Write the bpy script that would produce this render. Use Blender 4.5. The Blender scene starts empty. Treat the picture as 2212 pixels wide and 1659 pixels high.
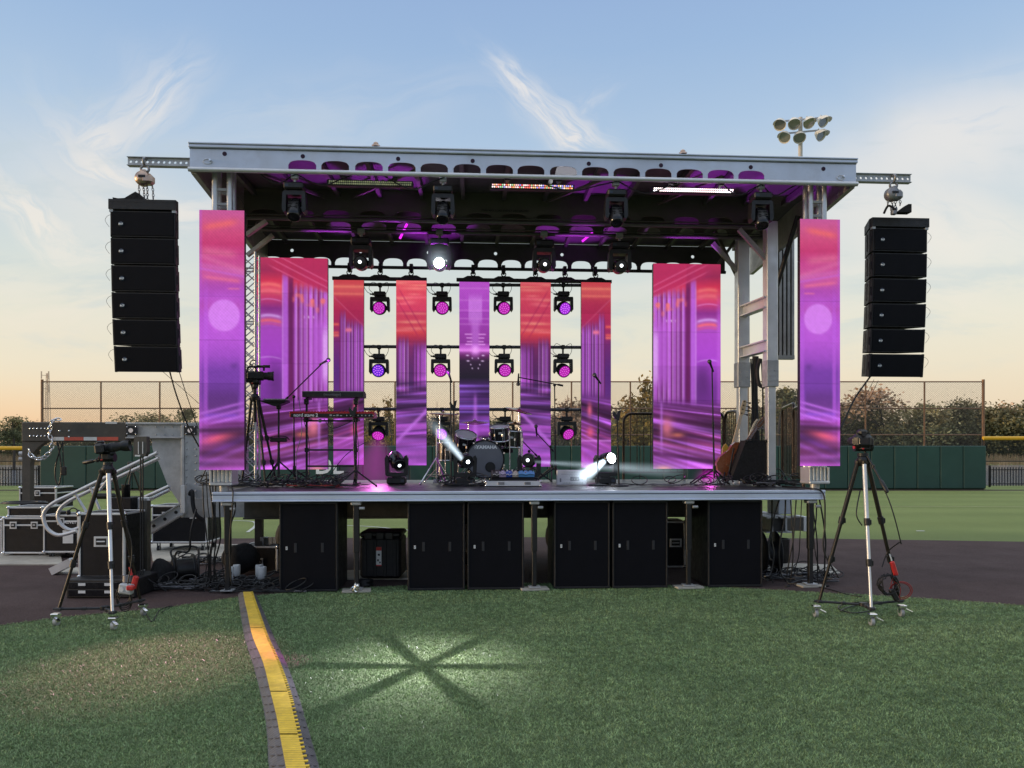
import bpy, math, random
import numpy as np
from mathutils import Vector, Matrix, Euler

random.seed(7); RNG = np.random.default_rng(11)
SC = bpy.context.scene
COL = SC.collection
PI = math.pi
def R(a): return math.radians(a)

# ---------------------------------------------------------------- camera model of the photograph (photo measured on a 2212 x 1659 grid)
F, CX, HZ, H = 1662.0, 1106.0, 975.0, 1.65
def W(px, py, D):
    return Vector(((px - CX) * D / F, D, H + (HZ - py) * D / F))
def G(px, py, z=0.0):
    D = (H - z) * F / (py - HZ)
    return W(px, py, D)
# stage frame: s along the deck front, d behind the front edge, z up
_L, _R = Vector((-3.45, 8.85, 0)), Vector((3.788, 9.30, 0))
SO = (_L + _R) / 2
TH = math.atan2(_R.y - _L.y, _R.x - _L.x)
SU, SV = Vector((math.cos(TH), math.sin(TH), 0)), Vector((-math.sin(TH), math.cos(TH), 0))
HW = (_R - _L).length / 2
FR_W = Matrix.Identity(4)
FR_S = Matrix.Translation(SO) @ Matrix.Rotation(TH, 4, 'Z')
DK = 1.18
def toS(w): return Vector(((w - SO).dot(SU), (w - SO).dot(SV), w.z))
def S(px, py, d):
    r = Vector(((px - CX) / F, 1, (HZ - py) / F))
    t = (d + SO.dot(SV)) / r.dot(SV)
    return toS(r * t + Vector((0, 0, H)))
def SD(px, py): return toS(G(px, py, DK))

# ---------------------------------------------------------------- mesh builder
class MB:
    def __init__(s): s.v = []; s.f = []; s.m = []; s.sm = []
    def add(s, verts, faces, mat=0, smooth=False):
        b = len(s.v); s.v += [Vector(p) for p in verts]
        for f in faces:
            s.f.append([b + i for i in f]); s.m.append(mat); s.sm.append(smooth)
        return s
    def box(s, c, size, rot=None, bev=0.0, mat=0):
        hx, hy, hz = size[0] / 2, size[1] / 2, size[2] / 2
        c = Vector(c); rot = rot or Matrix.Identity(3)
        b = min(bev, hx * .9, hy * .9, hz * .9)
        if b <= 0:
            vs = [(x, y, z) for x in (-hx, hx) for y in (-hy, hy) for z in (-hz, hz)]
            fs = [(0, 1, 3, 2), (4, 6, 7, 5), (0, 4, 5, 1), (2, 3, 7, 6), (0, 2, 6, 4), (1, 5, 7, 3)]
            return s.add([c + rot @ Vector(p) for p in vs], fs, mat)
        vs, idx = [], {}
        for sx in (-1, 1):
            for sy in (-1, 1):
                for sz in (-1, 1):
                    for k, p in enumerate(((hx, hy - b, hz - b), (hx - b, hy, hz - b), (hx - b, hy - b, hz))):
                        idx[(sx, sy, sz, k)] = len(vs); vs.append((p[0] * sx, p[1] * sy, p[2] * sz))
        I = lambda sx, sy, sz, k: idx[(sx, sy, sz, k)]
        fs = []
        q = ((-1, -1), (1, -1), (1, 1), (-1, 1))
        for sg in (-1, 1):
            a = [I(sg, u, w, 0) for u, w in q]; fs.append(a if sg > 0 else a[::-1])
            a = [I(u, sg, w, 1) for u, w in q]; fs.append(a[::-1] if sg > 0 else a)
            a = [I(u, w, sg, 2) for u, w in q]; fs.append(a if sg > 0 else a[::-1])
        for a in (-1, 1):
            for c2 in (-1, 1):
                e = [I(a, c2, -1, 0), I(a, c2, 1, 0), I(a, c2, 1, 1), I(a, c2, -1, 1)]; fs.append(e if a * c2 > 0 else e[::-1])
                e = [I(a, -1, c2, 0), I(a, 1, c2, 0), I(a, 1, c2, 2), I(a, -1, c2, 2)]; fs.append(e[::-1] if a * c2 > 0 else e)
                e = [I(-1, a, c2, 1), I(1, a, c2, 1), I(1, a, c2, 2), I(-1, a, c2, 2)]; fs.append(e if a * c2 > 0 else e[::-1])
        for sx in (-1, 1):
            for sy in (-1, 1):
                for sz in (-1, 1):
                    t = [I(sx, sy, sz, k) for k in range(3)]; fs.append(t if sx * sy * sz > 0 else t[::-1])
        return s.add([c + rot @ Vector(p) for p in vs], fs, mat)
    def ob(s, p0, p1, bev=0.0, mat=0):
        p0, p1 = Vector(p0), Vector(p1)
        return s.box((p0 + p1) / 2, [abs(x) for x in (p1 - p0)], None, bev, mat)
    def bar(s, p0, p1, w, h, up=(0, 0, 1), bev=0.0, mat=0):
        p0, p1 = Vector(p0), Vector(p1); d = p1 - p0; L = d.length
        if L < 1e-6: return s
        x = d / L; up = Vector(up)
        if abs(x.dot(up)) > .98: up = Vector((0, 1, 0)) if abs(x.y) < .9 else Vector((1, 0, 0))
        y = up.cross(x).normalized(); z = x.cross(y)
        return s.box((p0 + p1) / 2, (L, w, h), Matrix((x, y, z)).transposed(), bev, mat)
    def tube(s, pts, r, n=8, closed=False, caps=True, mat=0, smooth=True):
        pts = [Vector(p) for p in pts]; m = len(pts)
        if m < 2: return s
        rs = r if isinstance(r, (list, tuple)) else [r] * m
        T = []
        for i in range(m):
            a = pts[(i - 1) % m] if (closed or i > 0) else pts[i]
            b = pts[(i + 1) % m] if (closed or i < m - 1) else pts[i]
            t = (b - a); T.append(t.normalized() if t.length > 1e-9 else Vector((0, 0, 1)))
        nrm = T[0].orthogonal().normalized(); vs, fs = [], []
        for i in range(m):
            nrm = (nrm - T[i] * nrm.dot(T[i]))
            nrm = nrm.normalized() if nrm.length > 1e-6 else T[i].orthogonal().normalized()
            bn = T[i].cross(nrm)
            for k in range(n):
                a = 2 * PI * k / n
                vs.append(pts[i] + (nrm * math.cos(a) + bn * math.sin(a)) * rs[i])
        for i in range(m if closed else m - 1):
            j = (i + 1) % m
            for k in range(n):
                l = (k + 1) % n; fs.append((i * n + k, i * n + l, j * n + l, j * n + k))
        s.add(vs, fs, mat, smooth)
        if caps and not closed:
            s.add([vs[k] for k in range(n)], [list(range(n))[::-1]], mat)
            s.add([vs[(m - 1) * n + k] for k in range(n)], [list(range(n))], mat)
        return s
    def cyl(s, p0, p1, r0, r1=None, n=16, mat=0, smooth=True, caps=True):
        return s.tube([p0, p1], [r0, r0 if r1 is None else r1], n, False, caps, mat, smooth)
    def lathe(s, prof, n=20, M=None, mat=0, smooth=True):
        M = M or Matrix.Identity(4); vs, fs = [], []
        for (r, z) in prof:
            for k in range(n):
                a = 2 * PI * k / n; vs.append(M @ Vector((r * math.cos(a), r * math.sin(a), z)))
        for i in range(len(prof) - 1):
            for k in range(n):
                l = (k + 1) % n; fs.append((i * n + k, i * n + l, (i + 1) * n + l, (i + 1) * n + k))
        return s.add(vs, fs, mat, smooth)
    def ball(s, c, r, nu=14, nv=8, rot=None, mat=0):
        r = r if isinstance(r, (tuple, list)) else (r, r, r)
        M = Matrix.Translation(c) @ (rot.to_4x4() if rot else Matrix.Identity(4)) @ Matrix.Diagonal((r[0], r[1], r[2], 1))
        return s.lathe([(max(1e-4, math.sin(PI * i / nv)), -math.cos(PI * i / nv)) for i in range(nv + 1)], nu, M, mat)
    def prism(s, poly, o, ux, uy, thick, mat=0, smooth_side=False):
        o, ux, uy, thick = Vector(o), Vector(ux), Vector(uy), Vector(thick); n = len(poly)
        a = [o + ux * p[0] + uy * p[1] for p in poly]; b = [p + thick for p in a]
        flip = ux.cross(uy).dot(thick) > 0
        area = sum(poly[i][0] * poly[(i + 1) % n][1] - poly[(i + 1) % n][0] * poly[i][1] for i in range(n))
        if area < 0: flip = not flip
        A = list(range(n)); s.add(a, [A[::-1] if flip else A], mat); s.add(b, [A if flip else A[::-1]], mat)
        fs = []
        for i in range(n):
            j = (i + 1) % n; q = (i, j, n + j, n + i); fs.append(q if flip else q[::-1])
        return s.add(a + b, fs, mat, smooth_side)
    def quad(s, a, b, c, d, mat=0): return s.add([a, b, c, d], [(0, 1, 2, 3)], mat)
    def disc(s, c, nrm, r, n=16, mat=0):
        nrm = Vector(nrm).normalized(); x = nrm.orthogonal().normalized(); y = nrm.cross(x)
        return s.add([Vector(c) + (x * math.cos(2 * PI * k / n) + y * math.sin(2 * PI * k / n)) * r for k in range(n)], [list(range(n))], mat)
    def merge(s, o, M=None, mat=None):
        b = len(s.v); s.v += [(M @ p if M else p.copy()) for p in o.v]
        for f, m, sm in zip(o.f, o.m, o.sm):
            s.f.append([b + i for i in f]); s.m.append(m if mat is None else mat); s.sm.append(sm)
        return s
    def perf(s, o, ux, uy, nx, cell, hgt, r, th, mat=0):
        """a strip of nx square cells with a round hole in each (real holes)"""
        o, ux, uy = Vector(o), Vector(ux), Vector(uy); nz = ux.cross(uy) * th; K = 12
        for i in range(nx):
            c = o + ux * (cell * (i + .5)) + uy * (hgt / 2)
            ring = [c + ux * (r * math.cos(2 * PI * k / K)) + uy * (r * math.sin(2 * PI * k / K)) for k in range(K)]
            out = []
            for k in range(K):
                a = 2 * PI * k / K; cx, cy = math.cos(a), math.sin(a)
                sc = min((cell / 2) / max(abs(cx), 1e-6), (hgt / 2) / max(abs(cy), 1e-6)); out.append(c + ux * (cx * sc) + uy * (cy * sc))
            cs = [c + ux * (a * cell / 2) + uy * (b * hgt / 2) for a, b in ((1, 1), (-1, 1), (-1, -1), (1, -1))]
            vs = ring + out + [p + nz for p in ring + out]; fs = []
            for k in range(K):
                l = (k + 1) % K
                fs += [(k, K + k, K + l, l), (2 * K + k, 2 * K + l, 3 * K + l, 3 * K + k), (k, l, 2 * K + l, 2 * K + k)]
            s.add(vs, fs, mat)
            for k in range(K):
                l = (k + 1) % K
                for q in cs:
                    a_, b_ = (out[k] - q), (out[l] - q)
                    if abs((out[k] - out[l]).dot(ux)) > 1e-6 and abs((out[k] - out[l]).dot(uy)) > 1e-6 and abs(a_.normalized().dot(b_.normalized())) < .05 and a_.length + b_.length < cell + hgt:
                        s.add([out[k], q, out[l]], [(0, 1, 2)], mat); s.add([out[k] + nz, out[l] + nz, q + nz], [(0, 1, 2)], mat)
        L = nx * cell
        for y in (0, hgt):
            s.add([o + uy * y, o + ux * L + uy * y, o + ux * L + uy * y + nz, o + uy * y + nz], [(0, 1, 2, 3)], mat)
        for x in (0, L):
            s.add([o + ux * x, o + ux * x + uy * hgt, o + ux * x + uy * hgt + nz, o + ux * x + nz], [(0, 1, 2, 3)], mat)
        return s
    def mesh(s, name, mats, org=Vector((0, 0, 0))):
        me = bpy.data.meshes.new(name)
        me.from_pydata([tuple(p - org) for p in s.v], [], s.f)
        mats = mats if isinstance(mats, (list, tuple)) else [mats]
        for m in mats: me.materials.append(m)
        me.polygons.foreach_set('material_index', s.m); me.polygons.foreach_set('use_smooth', s.sm)
        me.update(); return me

def spline(pts, n=6, closed=False):
    pts = [Vector(p) for p in pts]; out = []; m = len(pts)
    for i in range(m if closed else m - 1):
        g = (lambda k: pts[k % m]) if closed else (lambda k: pts[max(0, min(m - 1, k))])
        p0, p1, p2, p3 = g(i - 1), g(i), g(i + 1), g(i + 2)
        for k in range(n):
            t = k / n
            out.append(.5 * ((2 * p1) + (p2 - p0) * t + (2 * p0 - 5 * p1 + 4 * p2 - p3) * t * t + (3 * p1 - p0 - 3 * p2 + p3) * t ** 3))
    if not closed: out.append(pts[-1])
    return out

# ---------------------------------------------------------------- scene objects
def tag(o, label=None, cat=None, group=None, kind=None):
    for k, v in (('label', label), ('category', cat), ('group', group), ('kind', kind)):
        if v: o[k] = v
    return o
class Thing:
    def __init__(s, name, label, cat, org=(0, 0, 0), fr=FR_W, group=None):
        s.org = Vector(org); s.fr = fr; o = bpy.data.objects.new(name, None); COL.objects.link(o)
        o.empty_display_size = .1; o.matrix_world = fr @ Matrix.Translation(s.org)
        s.o = tag(o, label, cat, group); s.at = {o.name: s.org}
    def part(s, name, mb, mats, parent=None, org=None, label=None):
        p = parent or s.o; po = s.at[p.name]; g = Vector(org) if org is not None else po
        o = bpy.data.objects.new(name, mb.mesh(name, mats, g)); COL.objects.link(o)
        o.parent = p; o.location = g - po; s.at[o.name] = g
        if label: o['label'] = label
        return o
def single(name, mb, mats, label, cat, org=(0, 0, 0), fr=FR_W, group=None, kind=None):
    org = Vector(org); o = bpy.data.objects.new(name, mb.mesh(name, mats, org)); COL.objects.link(o)
    o.matrix_world = fr @ Matrix.Translation(org); return tag(o, label, cat, group, kind)
def struct(name, mb, mats, fr=FR_W): return single(name, mb, mats, None, None, (0, 0, 0), fr, None, 'structure')
def kids(o): return [c for c in bpy.data.objects if c.parent == o]
def clone(o, label=None, group=None, parent=None, M=None):
    c = o.copy(); COL.objects.link(c)
    if parent is not None: c.parent = parent
    if M is not None: c.matrix_world = M
    if label: c['label'] = label
    if group: c['group'] = group
    for ch in kids(o): clone(ch, parent=c)
    return c
def find(o, name):
    for c in kids(o):
        if c.name.split('.')[0] == name: return c
        r = find(c, name)
        if r: return r
def remat(o, mats):
    for i, m in enumerate(mats): o.material_slots[i].link = 'OBJECT'; o.material_slots[i].material = m
def TR(loc, rz=0, rx=0, ry=0): return Matrix.Translation(loc) @ Euler((rx, ry, rz)).to_matrix().to_4x4()
def text_mb(txt, size, M, extrude=.001, align='CENTER', bold=0.0, mat=0, sx=1.0):
    cu = bpy.data.curves.new('t', 'FONT'); cu.body = txt; cu.size = size; cu.extrude = extrude; cu.align_x = align; cu.align_y = 'CENTER'; cu.offset = bold; cu.resolution_u = 3
    o = bpy.data.objects.new('t', cu); COL.objects.link(o)
    dg = bpy.context.evaluated_depsgraph_get(); dg.update(); me = bpy.data.meshes.new_from_object(o.evaluated_get(dg))
    mb = MB(); D = Matrix.Diagonal((sx, 1, 1, 1))
    mb.add([M @ (D @ v.co) for v in me.vertices], [list(p.vertices) for p in me.polygons], mat)
    bpy.data.objects.remove(o); bpy.data.curves.remove(cu); bpy.data.meshes.remove(me); return mb
FRONT = Euler((PI / 2, 0, 0)).to_matrix().to_4x4()   # text standing up, read from -y

# ---------------------------------------------------------------- materials
MATS = {}
def srgb(r, g, b):
    f = lambda c: (c / 255 / 12.92) if c / 255 <= .04045 else ((c / 255 + .055) / 1.055) ** 2.4
    return (f(r), f(g), f(b))
class NT:
    def __init__(s, name):
        s.m = bpy.data.materials.new(name); s.m.use_nodes = True; s.t = s.m.node_tree; s.t.nodes.clear(); s.out = s.n('ShaderNodeOutputMaterial')
    def n(s, typ, **kw):
        nd = s.t.nodes.new(typ)
        for k, v in kw.items(): setattr(nd, k, v)
        return nd
    def l(s, a, b): s.t.links.new(a, b)
    def val(s, sock, v):
        if hasattr(v, 'is_output'): s.l(v, sock)
        else: sock.default_value = v
    def math(s, op, a, b=0.0, c=None, clamp=False):
        nd = s.n('ShaderNodeMath', operation=op, use_clamp=clamp); s.val(nd.inputs[0], a); s.val(nd.inputs[1], b)
        if c is not None: s.val(nd.inputs[2], c)
        return nd.outputs[0]
    def noise(s, vec, scale, detail=4.0, rough=.55, dist=0.0):
        nd = s.n('ShaderNodeTexNoise'); nd.inputs['Scale'].default_value = scale; nd.inputs['Detail'].default_value = detail
        nd.inputs['Roughness'].default_value = rough; nd.inputs['Distortion'].default_value = dist
        if vec is not None: s.l(vec, nd.inputs['Vector'])
        return nd.outputs['Fac']
    def ramp(s, fac, stops, interp='LINEAR'):
        nd = s.n('ShaderNodeValToRGB'); cr = nd.color_ramp; cr.interpolation = interp
        while len(cr.elements) < len(stops): cr.elements.new(.5)
        for e, (p, c) in zip(cr.elements, stops):
            e.position = p; e.color = (*c, 1) if len(c) == 3 else c
        s.l(fac, nd.inputs[0]); return nd.outputs[0]
    def mix(s, fac, a, b, blend='MIX'):
        nd = s.n('ShaderNodeMix', data_type='RGBA', blend_type=blend); s.val(nd.inputs[0], fac)
        for i, x in ((6, a), (7, b)):
            s.val(nd.inputs[i], x if hasattr(x, 'is_output') or len(x) == 4 else (*x, 1))
        return nd.outputs[2]
    def mapr(s, v, a, b, c, d, smooth=False):
        nd = s.n('ShaderNodeMapRange', interpolation_type='SMOOTHSTEP' if smooth else 'LINEAR'); s.val(nd.inputs[0], v)
        for i, x in enumerate((a, b, c, d)): s.val(nd.inputs[i + 1], x)
        return nd.outputs[0]
    def comb(s, x=0.0, y=0.0, z=0.0):
        nd = s.n('ShaderNodeCombineXYZ'); s.val(nd.inputs[0], x); s.val(nd.inputs[1], y); s.val(nd.inputs[2], z); return nd.outputs[0]
    def sep(s, v): nd = s.n('ShaderNodeSeparateXYZ'); s.l(v, nd.inputs[0]); return nd.outputs
def mat(name, col, rough=.5, metal=0.0, var=.12, scale=6.0, bump=0.0, bscale=60.0, spec=.5, dirt=0.0, coat=0.0, rvar=.1):
    if name in MATS: return MATS[name]
    t = NT(name); b = t.n('ShaderNodeBsdfPrincipled'); t.l(b.outputs[0], t.out.inputs[0])
    tc = t.n('ShaderNodeTexCoord').outputs['Object']; oi = t.n('ShaderNodeObjectInfo').outputs['Random']
    add = t.n('ShaderNodeVectorMath', operation='ADD'); t.l(tc, add.inputs[0]); t.l(t.comb(t.math('MULTIPLY', oi, 37.0), t.math('MULTIPLY', oi, 11.0), 0.0), add.inputs[1])
    v = add.outputs[0]
    n1 = t.noise(v, scale, 6, .62); f = t.mapr(n1, .3, .7, 1 - var, 1 + var)
    c = t.mix(1.0, (*col, 1), t.comb(f, f, f), 'MULTIPLY')
    if dirt > 0:
        n2 = t.noise(v, scale * 2.7, 8, .7); c = t.mix(t.mapr(n2, .52, .72, 0, dirt, True), c, (.16, .13, .10, 1))
    t.l(c, b.inputs['Base Color']); b.inputs['Metallic'].default_value = metal; b.inputs['Specular IOR Level'].default_value = spec
    t.l(t.mapr(t.noise(v, scale * 3, 5), .3, .7, max(.02, rough - rvar), min(1, rough + rvar)), b.inputs['Roughness'])
    if coat: b.inputs['Coat Weight'].default_value = coat
    if bump > 0:
        bp = t.n('ShaderNodeBump'); bp.inputs['Strength'].default_value = bump; bp.inputs['Distance'].default_value = .01
        t.l(t.noise(v, bscale, 4), bp.inputs['Height']); t.l(bp.outputs[0], b.inputs['Normal'])
    MATS[name] = t.m; return t.m
def emis(name, col, strength=1.0, base=None):
    if name in MATS: return MATS[name]
    t = NT(name); b = t.n('ShaderNodeBsdfPrincipled'); t.l(b.outputs[0], t.out.inputs[0])
    b.inputs['Base Color'].default_value = (*(base or (.02, .02, .02)), 1); b.inputs['Emission Color'].default_value = (*col, 1)
    b.inputs['Emission Strength'].default_value = strength; b.inputs['Roughness'].default_value = .3; MATS[name] = t.m; return t.m

M_blk = mat('black_plastic', (.008, .008, .009), .45, 0, .3, 9, .15, 120)
M_blk2 = mat('black_powder_coat', (.009, .009, .0105), .55, 0, .3, 5, .3, 220, dirt=.07)
M_gloss = mat('gloss_black', (.010, .010, .012), .22, 0, .2, 5, 0)
M_alu = mat('mill_aluminium', (.68, .69, .70), .42, .6, .10, 2.2, .06, 40, dirt=.10)
M_fas = mat('roof_fascia_aluminium', (.56, .60, .67), .46, .7, .10, 1.6, .06, 40, dirt=.12)
M_edge = mat('deck_edge_aluminium', (.66, .73, .88), .40, .6, .08, 1.6, .05, 40, dirt=.06)
M_alud = mat('weathered_aluminium', (.40, .39, .37), .55, .55, .22, 3.0, .15, 60, dirt=.45)
M_chr = mat('chrome', (.75, .75, .76), .16, 1, .08, 12)
M_chrd = mat('dark_chrome', (.26, .26, .27), .48, .7, .2, 12)
M_galv = mat('galvanised_steel', (.46, .47, .48), .5, .4, .2, 8, .1, 80)
M_steel = mat('brown_primer_steel', (.080, .072, .060), .6, .1, .25, 4, .2, 90, dirt=.3)
M_dksteel = mat('black_painted_steel', (.03, .03, .032), .5, .2, .3, 8, .1, 90)
M_rfm = mat('dark_roof_metal', (.12, .115, .11), .5, .4, .2, 3, .1, 60, dirt=.3)
M_roofin = mat('roof_underside_panel', (.10, .09, .095), .6, .1, .25, 2, .1, 30)
M_beam = mat('dull_roof_beam', (.105, .098, .082), .55, .35, .2, 1.5, .1, 40, dirt=.3)
M_case = mat('case_laminate', (.009, .009, .011), .5, 0, .3, 8, .3, 300, spec=.22, dirt=.04)
M_white = mat('white_plastic', (.78, .78, .77), .45, 0, .05, 6)
M_label = mat('white_label', (.72, .72, .70), .6, 0, .06, 20)
M_red = mat('red_plastic', (.55, .03, .03), .35, 0, .15, 10)
M_redk = mat('red_keyboard_lacquer', (.42, .012, .02), .3, 0, .1, 6)
M_wood = mat('plywood', (.36, .29, .20), .75, 0, .25, 3, .2, 50, dirt=.4)
M_paleply = mat('pale_board', (.42, .39, .33), .8, 0, .2, 3, .2, 50, dirt=.3)
M_rub = mat('black_rubber', (.022, .022, .024), .7, 0, .35, 10, .4, 160)
M_cable = mat('cable_jacket', (.010, .010, .011), .42, 0, .3, 5)
M_cabg = mat('grey_cable_jacket', (.16, .16, .17), .5, 0, .3, 5)
M_cabr = mat('red_cable_jacket', (.32, .02, .015), .45, 0, .2, 5)
M_cloth = mat('black_cloth', (.010, .010, .011), .9, 0, .4, 14, .6, 60)
M_deck = mat('stage_deck_ply', (.045, .043, .048), .38, 0, .35, 2.5, .15, 60, dirt=.2)
M_text = mat('white_print', (.90, .90, .90), .5, 0, .02, 5)
M_gold = mat('brass', (.52, .38, .30), .35, .9, .15, 9)
# ================================================================ camera, world, sun
cam = bpy.data.cameras.new('camera'); co = bpy.data.objects.new('camera', cam); COL.objects.link(co)
co.location = (0, 0, H); co.rotation_euler = (PI / 2, 0, 0)
cam.sensor_fit = 'HORIZONTAL'; cam.sensor_width = 36; cam.lens = 36 * F / 2212
cam.shift_y = (HZ - 829.5) / 2212; cam.shift_x = 0.0
cam.clip_start = .05; cam.clip_end = 6000; SC.camera = co
SC.view_settings.view_transform = 'Standard'; SC.view_settings.look = 'None'; SC.view_settings.exposure = 0
SC.cycles.use_denoising = True; SC.cycles.max_bounces = 8; SC.cycles.transparent_max_bounces = 24
SC.cycles.volume_step_rate = 1.0; SC.cycles.sample_clamp_indirect = 4.0

wd = bpy.data.worlds.new('World'); SC.world = wd; wd.use_nodes = True
class WT(NT):
    def __init__(s): s.t = wd.node_tree; s.t.nodes.clear(); s.out = s.n('ShaderNodeOutputWorld')
w = WT()
d = w.n('ShaderNodeTexCoord').outputs['Generated']; dx, dy, dz = w.sep(d)
SUN_EL, SUN_AZ = R(4.0), R(-100.0)      # low evening sun away on the gooseneck side, a little behind the viewer
sky = w.n('ShaderNodeTexSky', sky_type='NISHITA'); sky.sun_disc = False; sky.sun_elevation = SUN_EL; sky.sun_rotation = SUN_AZ
zc = w.math('MAXIMUM', dz, 0.0)
grad = w.ramp(zc, [(0.0, srgb(238, 200, 165)), (.045, srgb(239, 213, 184)), (.10, srgb(235, 222, 201)), (.155, srgb(228, 224, 208)), (.215, srgb(212, 219, 216)),
                   (.29, srgb(198, 211, 222)), (.37, srgb(175, 199, 226)), (.46, srgb(157, 186, 223)), (.54, srgb(148, 176, 219)), (.80, (1.15, 1.2, 1.28)), (1.0, (1.3, 1.36, 1.42))])  # overhead sky raised well above the visible sky to brighten the turf
# pinker away from the sun, more orange towards it, close to the horizon
low = w.mapr(zc, 0.0, .16, 1.0, 0.0, True)
rf = w.math('MULTIPLY', low, w.mapr(dx, .12, .62, 0.0, .8, True)); grad = w.mix(rf, grad, (*srgb(222, 208, 194), 1))
lf = w.math('MULTIPLY', w.mapr(zc, 0.0, .09, 1.0, 0.0, True), w.mapr(dx, -.25, -.6, 0.0, .6, True)); grad = w.mix(lf, grad, (*srgb(240, 190, 150), 1))
bk = w.mapr(dy, .1, -.6, 0.0, .55, True); grad = w.mix(bk, grad, (*srgb(150, 172, 214), 1))
# thin cirrus, drawn on directions of the sky
yy = w.math('MAXIMUM', dy, .05); u = w.math('DIVIDE', dx, yy); v = w.math('DIVIDE', dz, yy); front = w.mapr(dy, .15, .35, 0, 1, True)
uv = w.comb(u, v, 0.0)
warp = w.n('ShaderNodeTexNoise'); warp.inputs['Scale'].default_value = 5.5; warp.inputs['Detail'].default_value = 3; w.l(uv, warp.inputs['Vector'])
wc = w.n('ShaderNodeVectorMath', operation='MULTIPLY_ADD'); w.l(warp.outputs['Color'], wc.inputs[0]); wc.inputs[1].default_value = (.14, .14, 0); wc.inputs[2].default_value = (-.07, -.07, 0)
wv = w.n('ShaderNodeVectorMath', operation='ADD'); w.l(uv, wv.inputs[0]); w.l(wc.outputs[0], wv.inputs[1])
def streak(px, py, ang, ln, wd_, k, thr=.42, seed=0.0, fine=1.0):
    c0 = ((px - CX) / F, (HZ - py) / F)
    sp = w.sep(wv.outputs[0]); a = R(ang); ca, sa = math.cos(a), math.sin(a)
    ux = w.math('SUBTRACT', sp[0], c0[0]); vy = w.math('SUBTRACT', sp[1], c0[1])
    p = w.math('ADD', w.math('MULTIPLY', ux, ca), w.math('MULTIPLY', vy, sa)); q = w.math('SUBTRACT', w.math('MULTIPLY', vy, ca), w.math('MULTIPLY', ux, sa))
    L, Wd = ln / F, wd_ / F
    r2 = w.math('ADD', w.math('POWER', w.math('ABSOLUTE', w.math('DIVIDE', p, L)), 2.0), w.math('POWER', w.math('ABSOLUTE', w.math('DIVIDE', q, Wd)), 2.0))
    msk = w.math('EXPONENT', w.math('MULTIPLY', r2, -1.0))
    nv = w.comb(w.math('MULTIPLY', p, 5.0 * fine), w.math('MULTIPLY', q, 26.0 * fine), seed)
    nz = w.noise(nv, 2.2, 6, .62, .35)
    m = w.math('MULTIPLY', msk, w.mapr(nz, thr, thr + .3, .12, 1.0, True))
    return w.math('MULTIPLY', m, k)
cl = None
for a in ((1128, 195, -52, 120, 34, .75, .36, 1.0), (1205, 262, -36, 135, 46, .75, .34, 2.0), (1250, 215, 38, 70, 28, .30, .42, 9.0), (320, 205, 50, 120, 60, .55, .30, 3.0, .8), (215, 275, 25, 130, 62, .55, .30, 4.0, .8),
          (235, 350, -38, 170, 62, .62, .30, 5.0, .8), (80, 455, -32, 160, 38, .85, .30, 6.0), (190, 520, -28, 150, 34, .50, .34, 7.0), (2050, 330, 18, 380, 130, .55, .16, 8.0, .40), (2010, 500, -18, 330, 130, .55, .18, 11.0, .45), (1960, 640, -10, 330, 80, .42, .28, 15.0, .5),
          (430, 470, -8, 120, 55, .55, .26, 12.0, .8), (120, 640, 5, 300, 80, .36, .28, 13.0, .45), (230, 420, -30, 230, 120, .34, .2, 17.0, .45), (1500, 640, 8, 300, 60, .3, .34, 14.0, .5), (700, 250, 10, 420, 80, .14, .3, 16.0, .5)):
    s_ = streak(*a); cl = s_ if cl is None else w.math('MAXIMUM', cl, s_)
cl = w.math('MULTIPLY', cl, w.math('MULTIPLY', front, 1.7), None, True)
ccol = w.ramp(zc, [(0.0, srgb(240, 214, 186)), (.2, srgb(240, 232, 220)), (.4, srgb(231, 229, 230)), (.6, srgb(225, 230, 240))])
grad = w.mix(cl, grad, ccol)
# soft blue-grey veils lower down
vn = w.noise(w.comb(w.math('MULTIPLY', u, 1.6), w.math('MULTIPLY', v, 6.5), 3.0), 3.0, 5, .6, .4)
veil = w.math('MULTIPLY', w.math('MULTIPLY', w.mapr(vn, .5, .68, 0, .42, True), front), w.math('MULTIPLY', w.mapr(zc, .06, .16, 0, 1, True), w.mapr(zc, .3, .42, 1, 0, True)))
grad = w.mix(veil, grad, (*srgb(192, 206, 212), 1))
# the ground side of the dome stays dim
grad = w.mix(w.mapr(dz, -.02, 0.0, 1, 0), grad, (.05, .06, .045, 1))
b1 = w.n('ShaderNodeBackground'); w.l(grad, b1.inputs[0]); b1.inputs[1].default_value = .90
b2 = w.n('ShaderNodeBackground'); w.l(sky.outputs[0], b2.inputs[0]); b2.inputs[1].default_value = .05
ad = w.n('ShaderNodeAddShader'); w.l(b1.outputs[0], ad.inputs[0]); w.l(b2.outputs[0], ad.inputs[1]); w.l(ad.outputs[0], w.out.inputs[0])

def lamp(name, typ, loc, energy, col=(1, 1, 1), aim=None, **kw):
    L = bpy.data.lights.new(name, typ); L.energy = energy; L.color = col
    for k, v_ in kw.items(): setattr(L, k, v_)
    o = bpy.data.objects.new(name, L); COL.objects.link(o); o.location = loc
    if aim is not None: o.rotation_euler = (Vector(aim) - Vector(loc)).to_track_quat('-Z', 'Y').to_euler()
    return o
sd = Vector((math.sin(SUN_AZ) * math.cos(SUN_EL), math.cos(SUN_AZ) * math.cos(SUN_EL), math.sin(SUN_EL)))
lamp('sun', 'SUN', (-60, -10, 40), 1.5, (1.0, .72, .42), Vector((-60, -10, 40)) - sd, angle=R(4))

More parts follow.
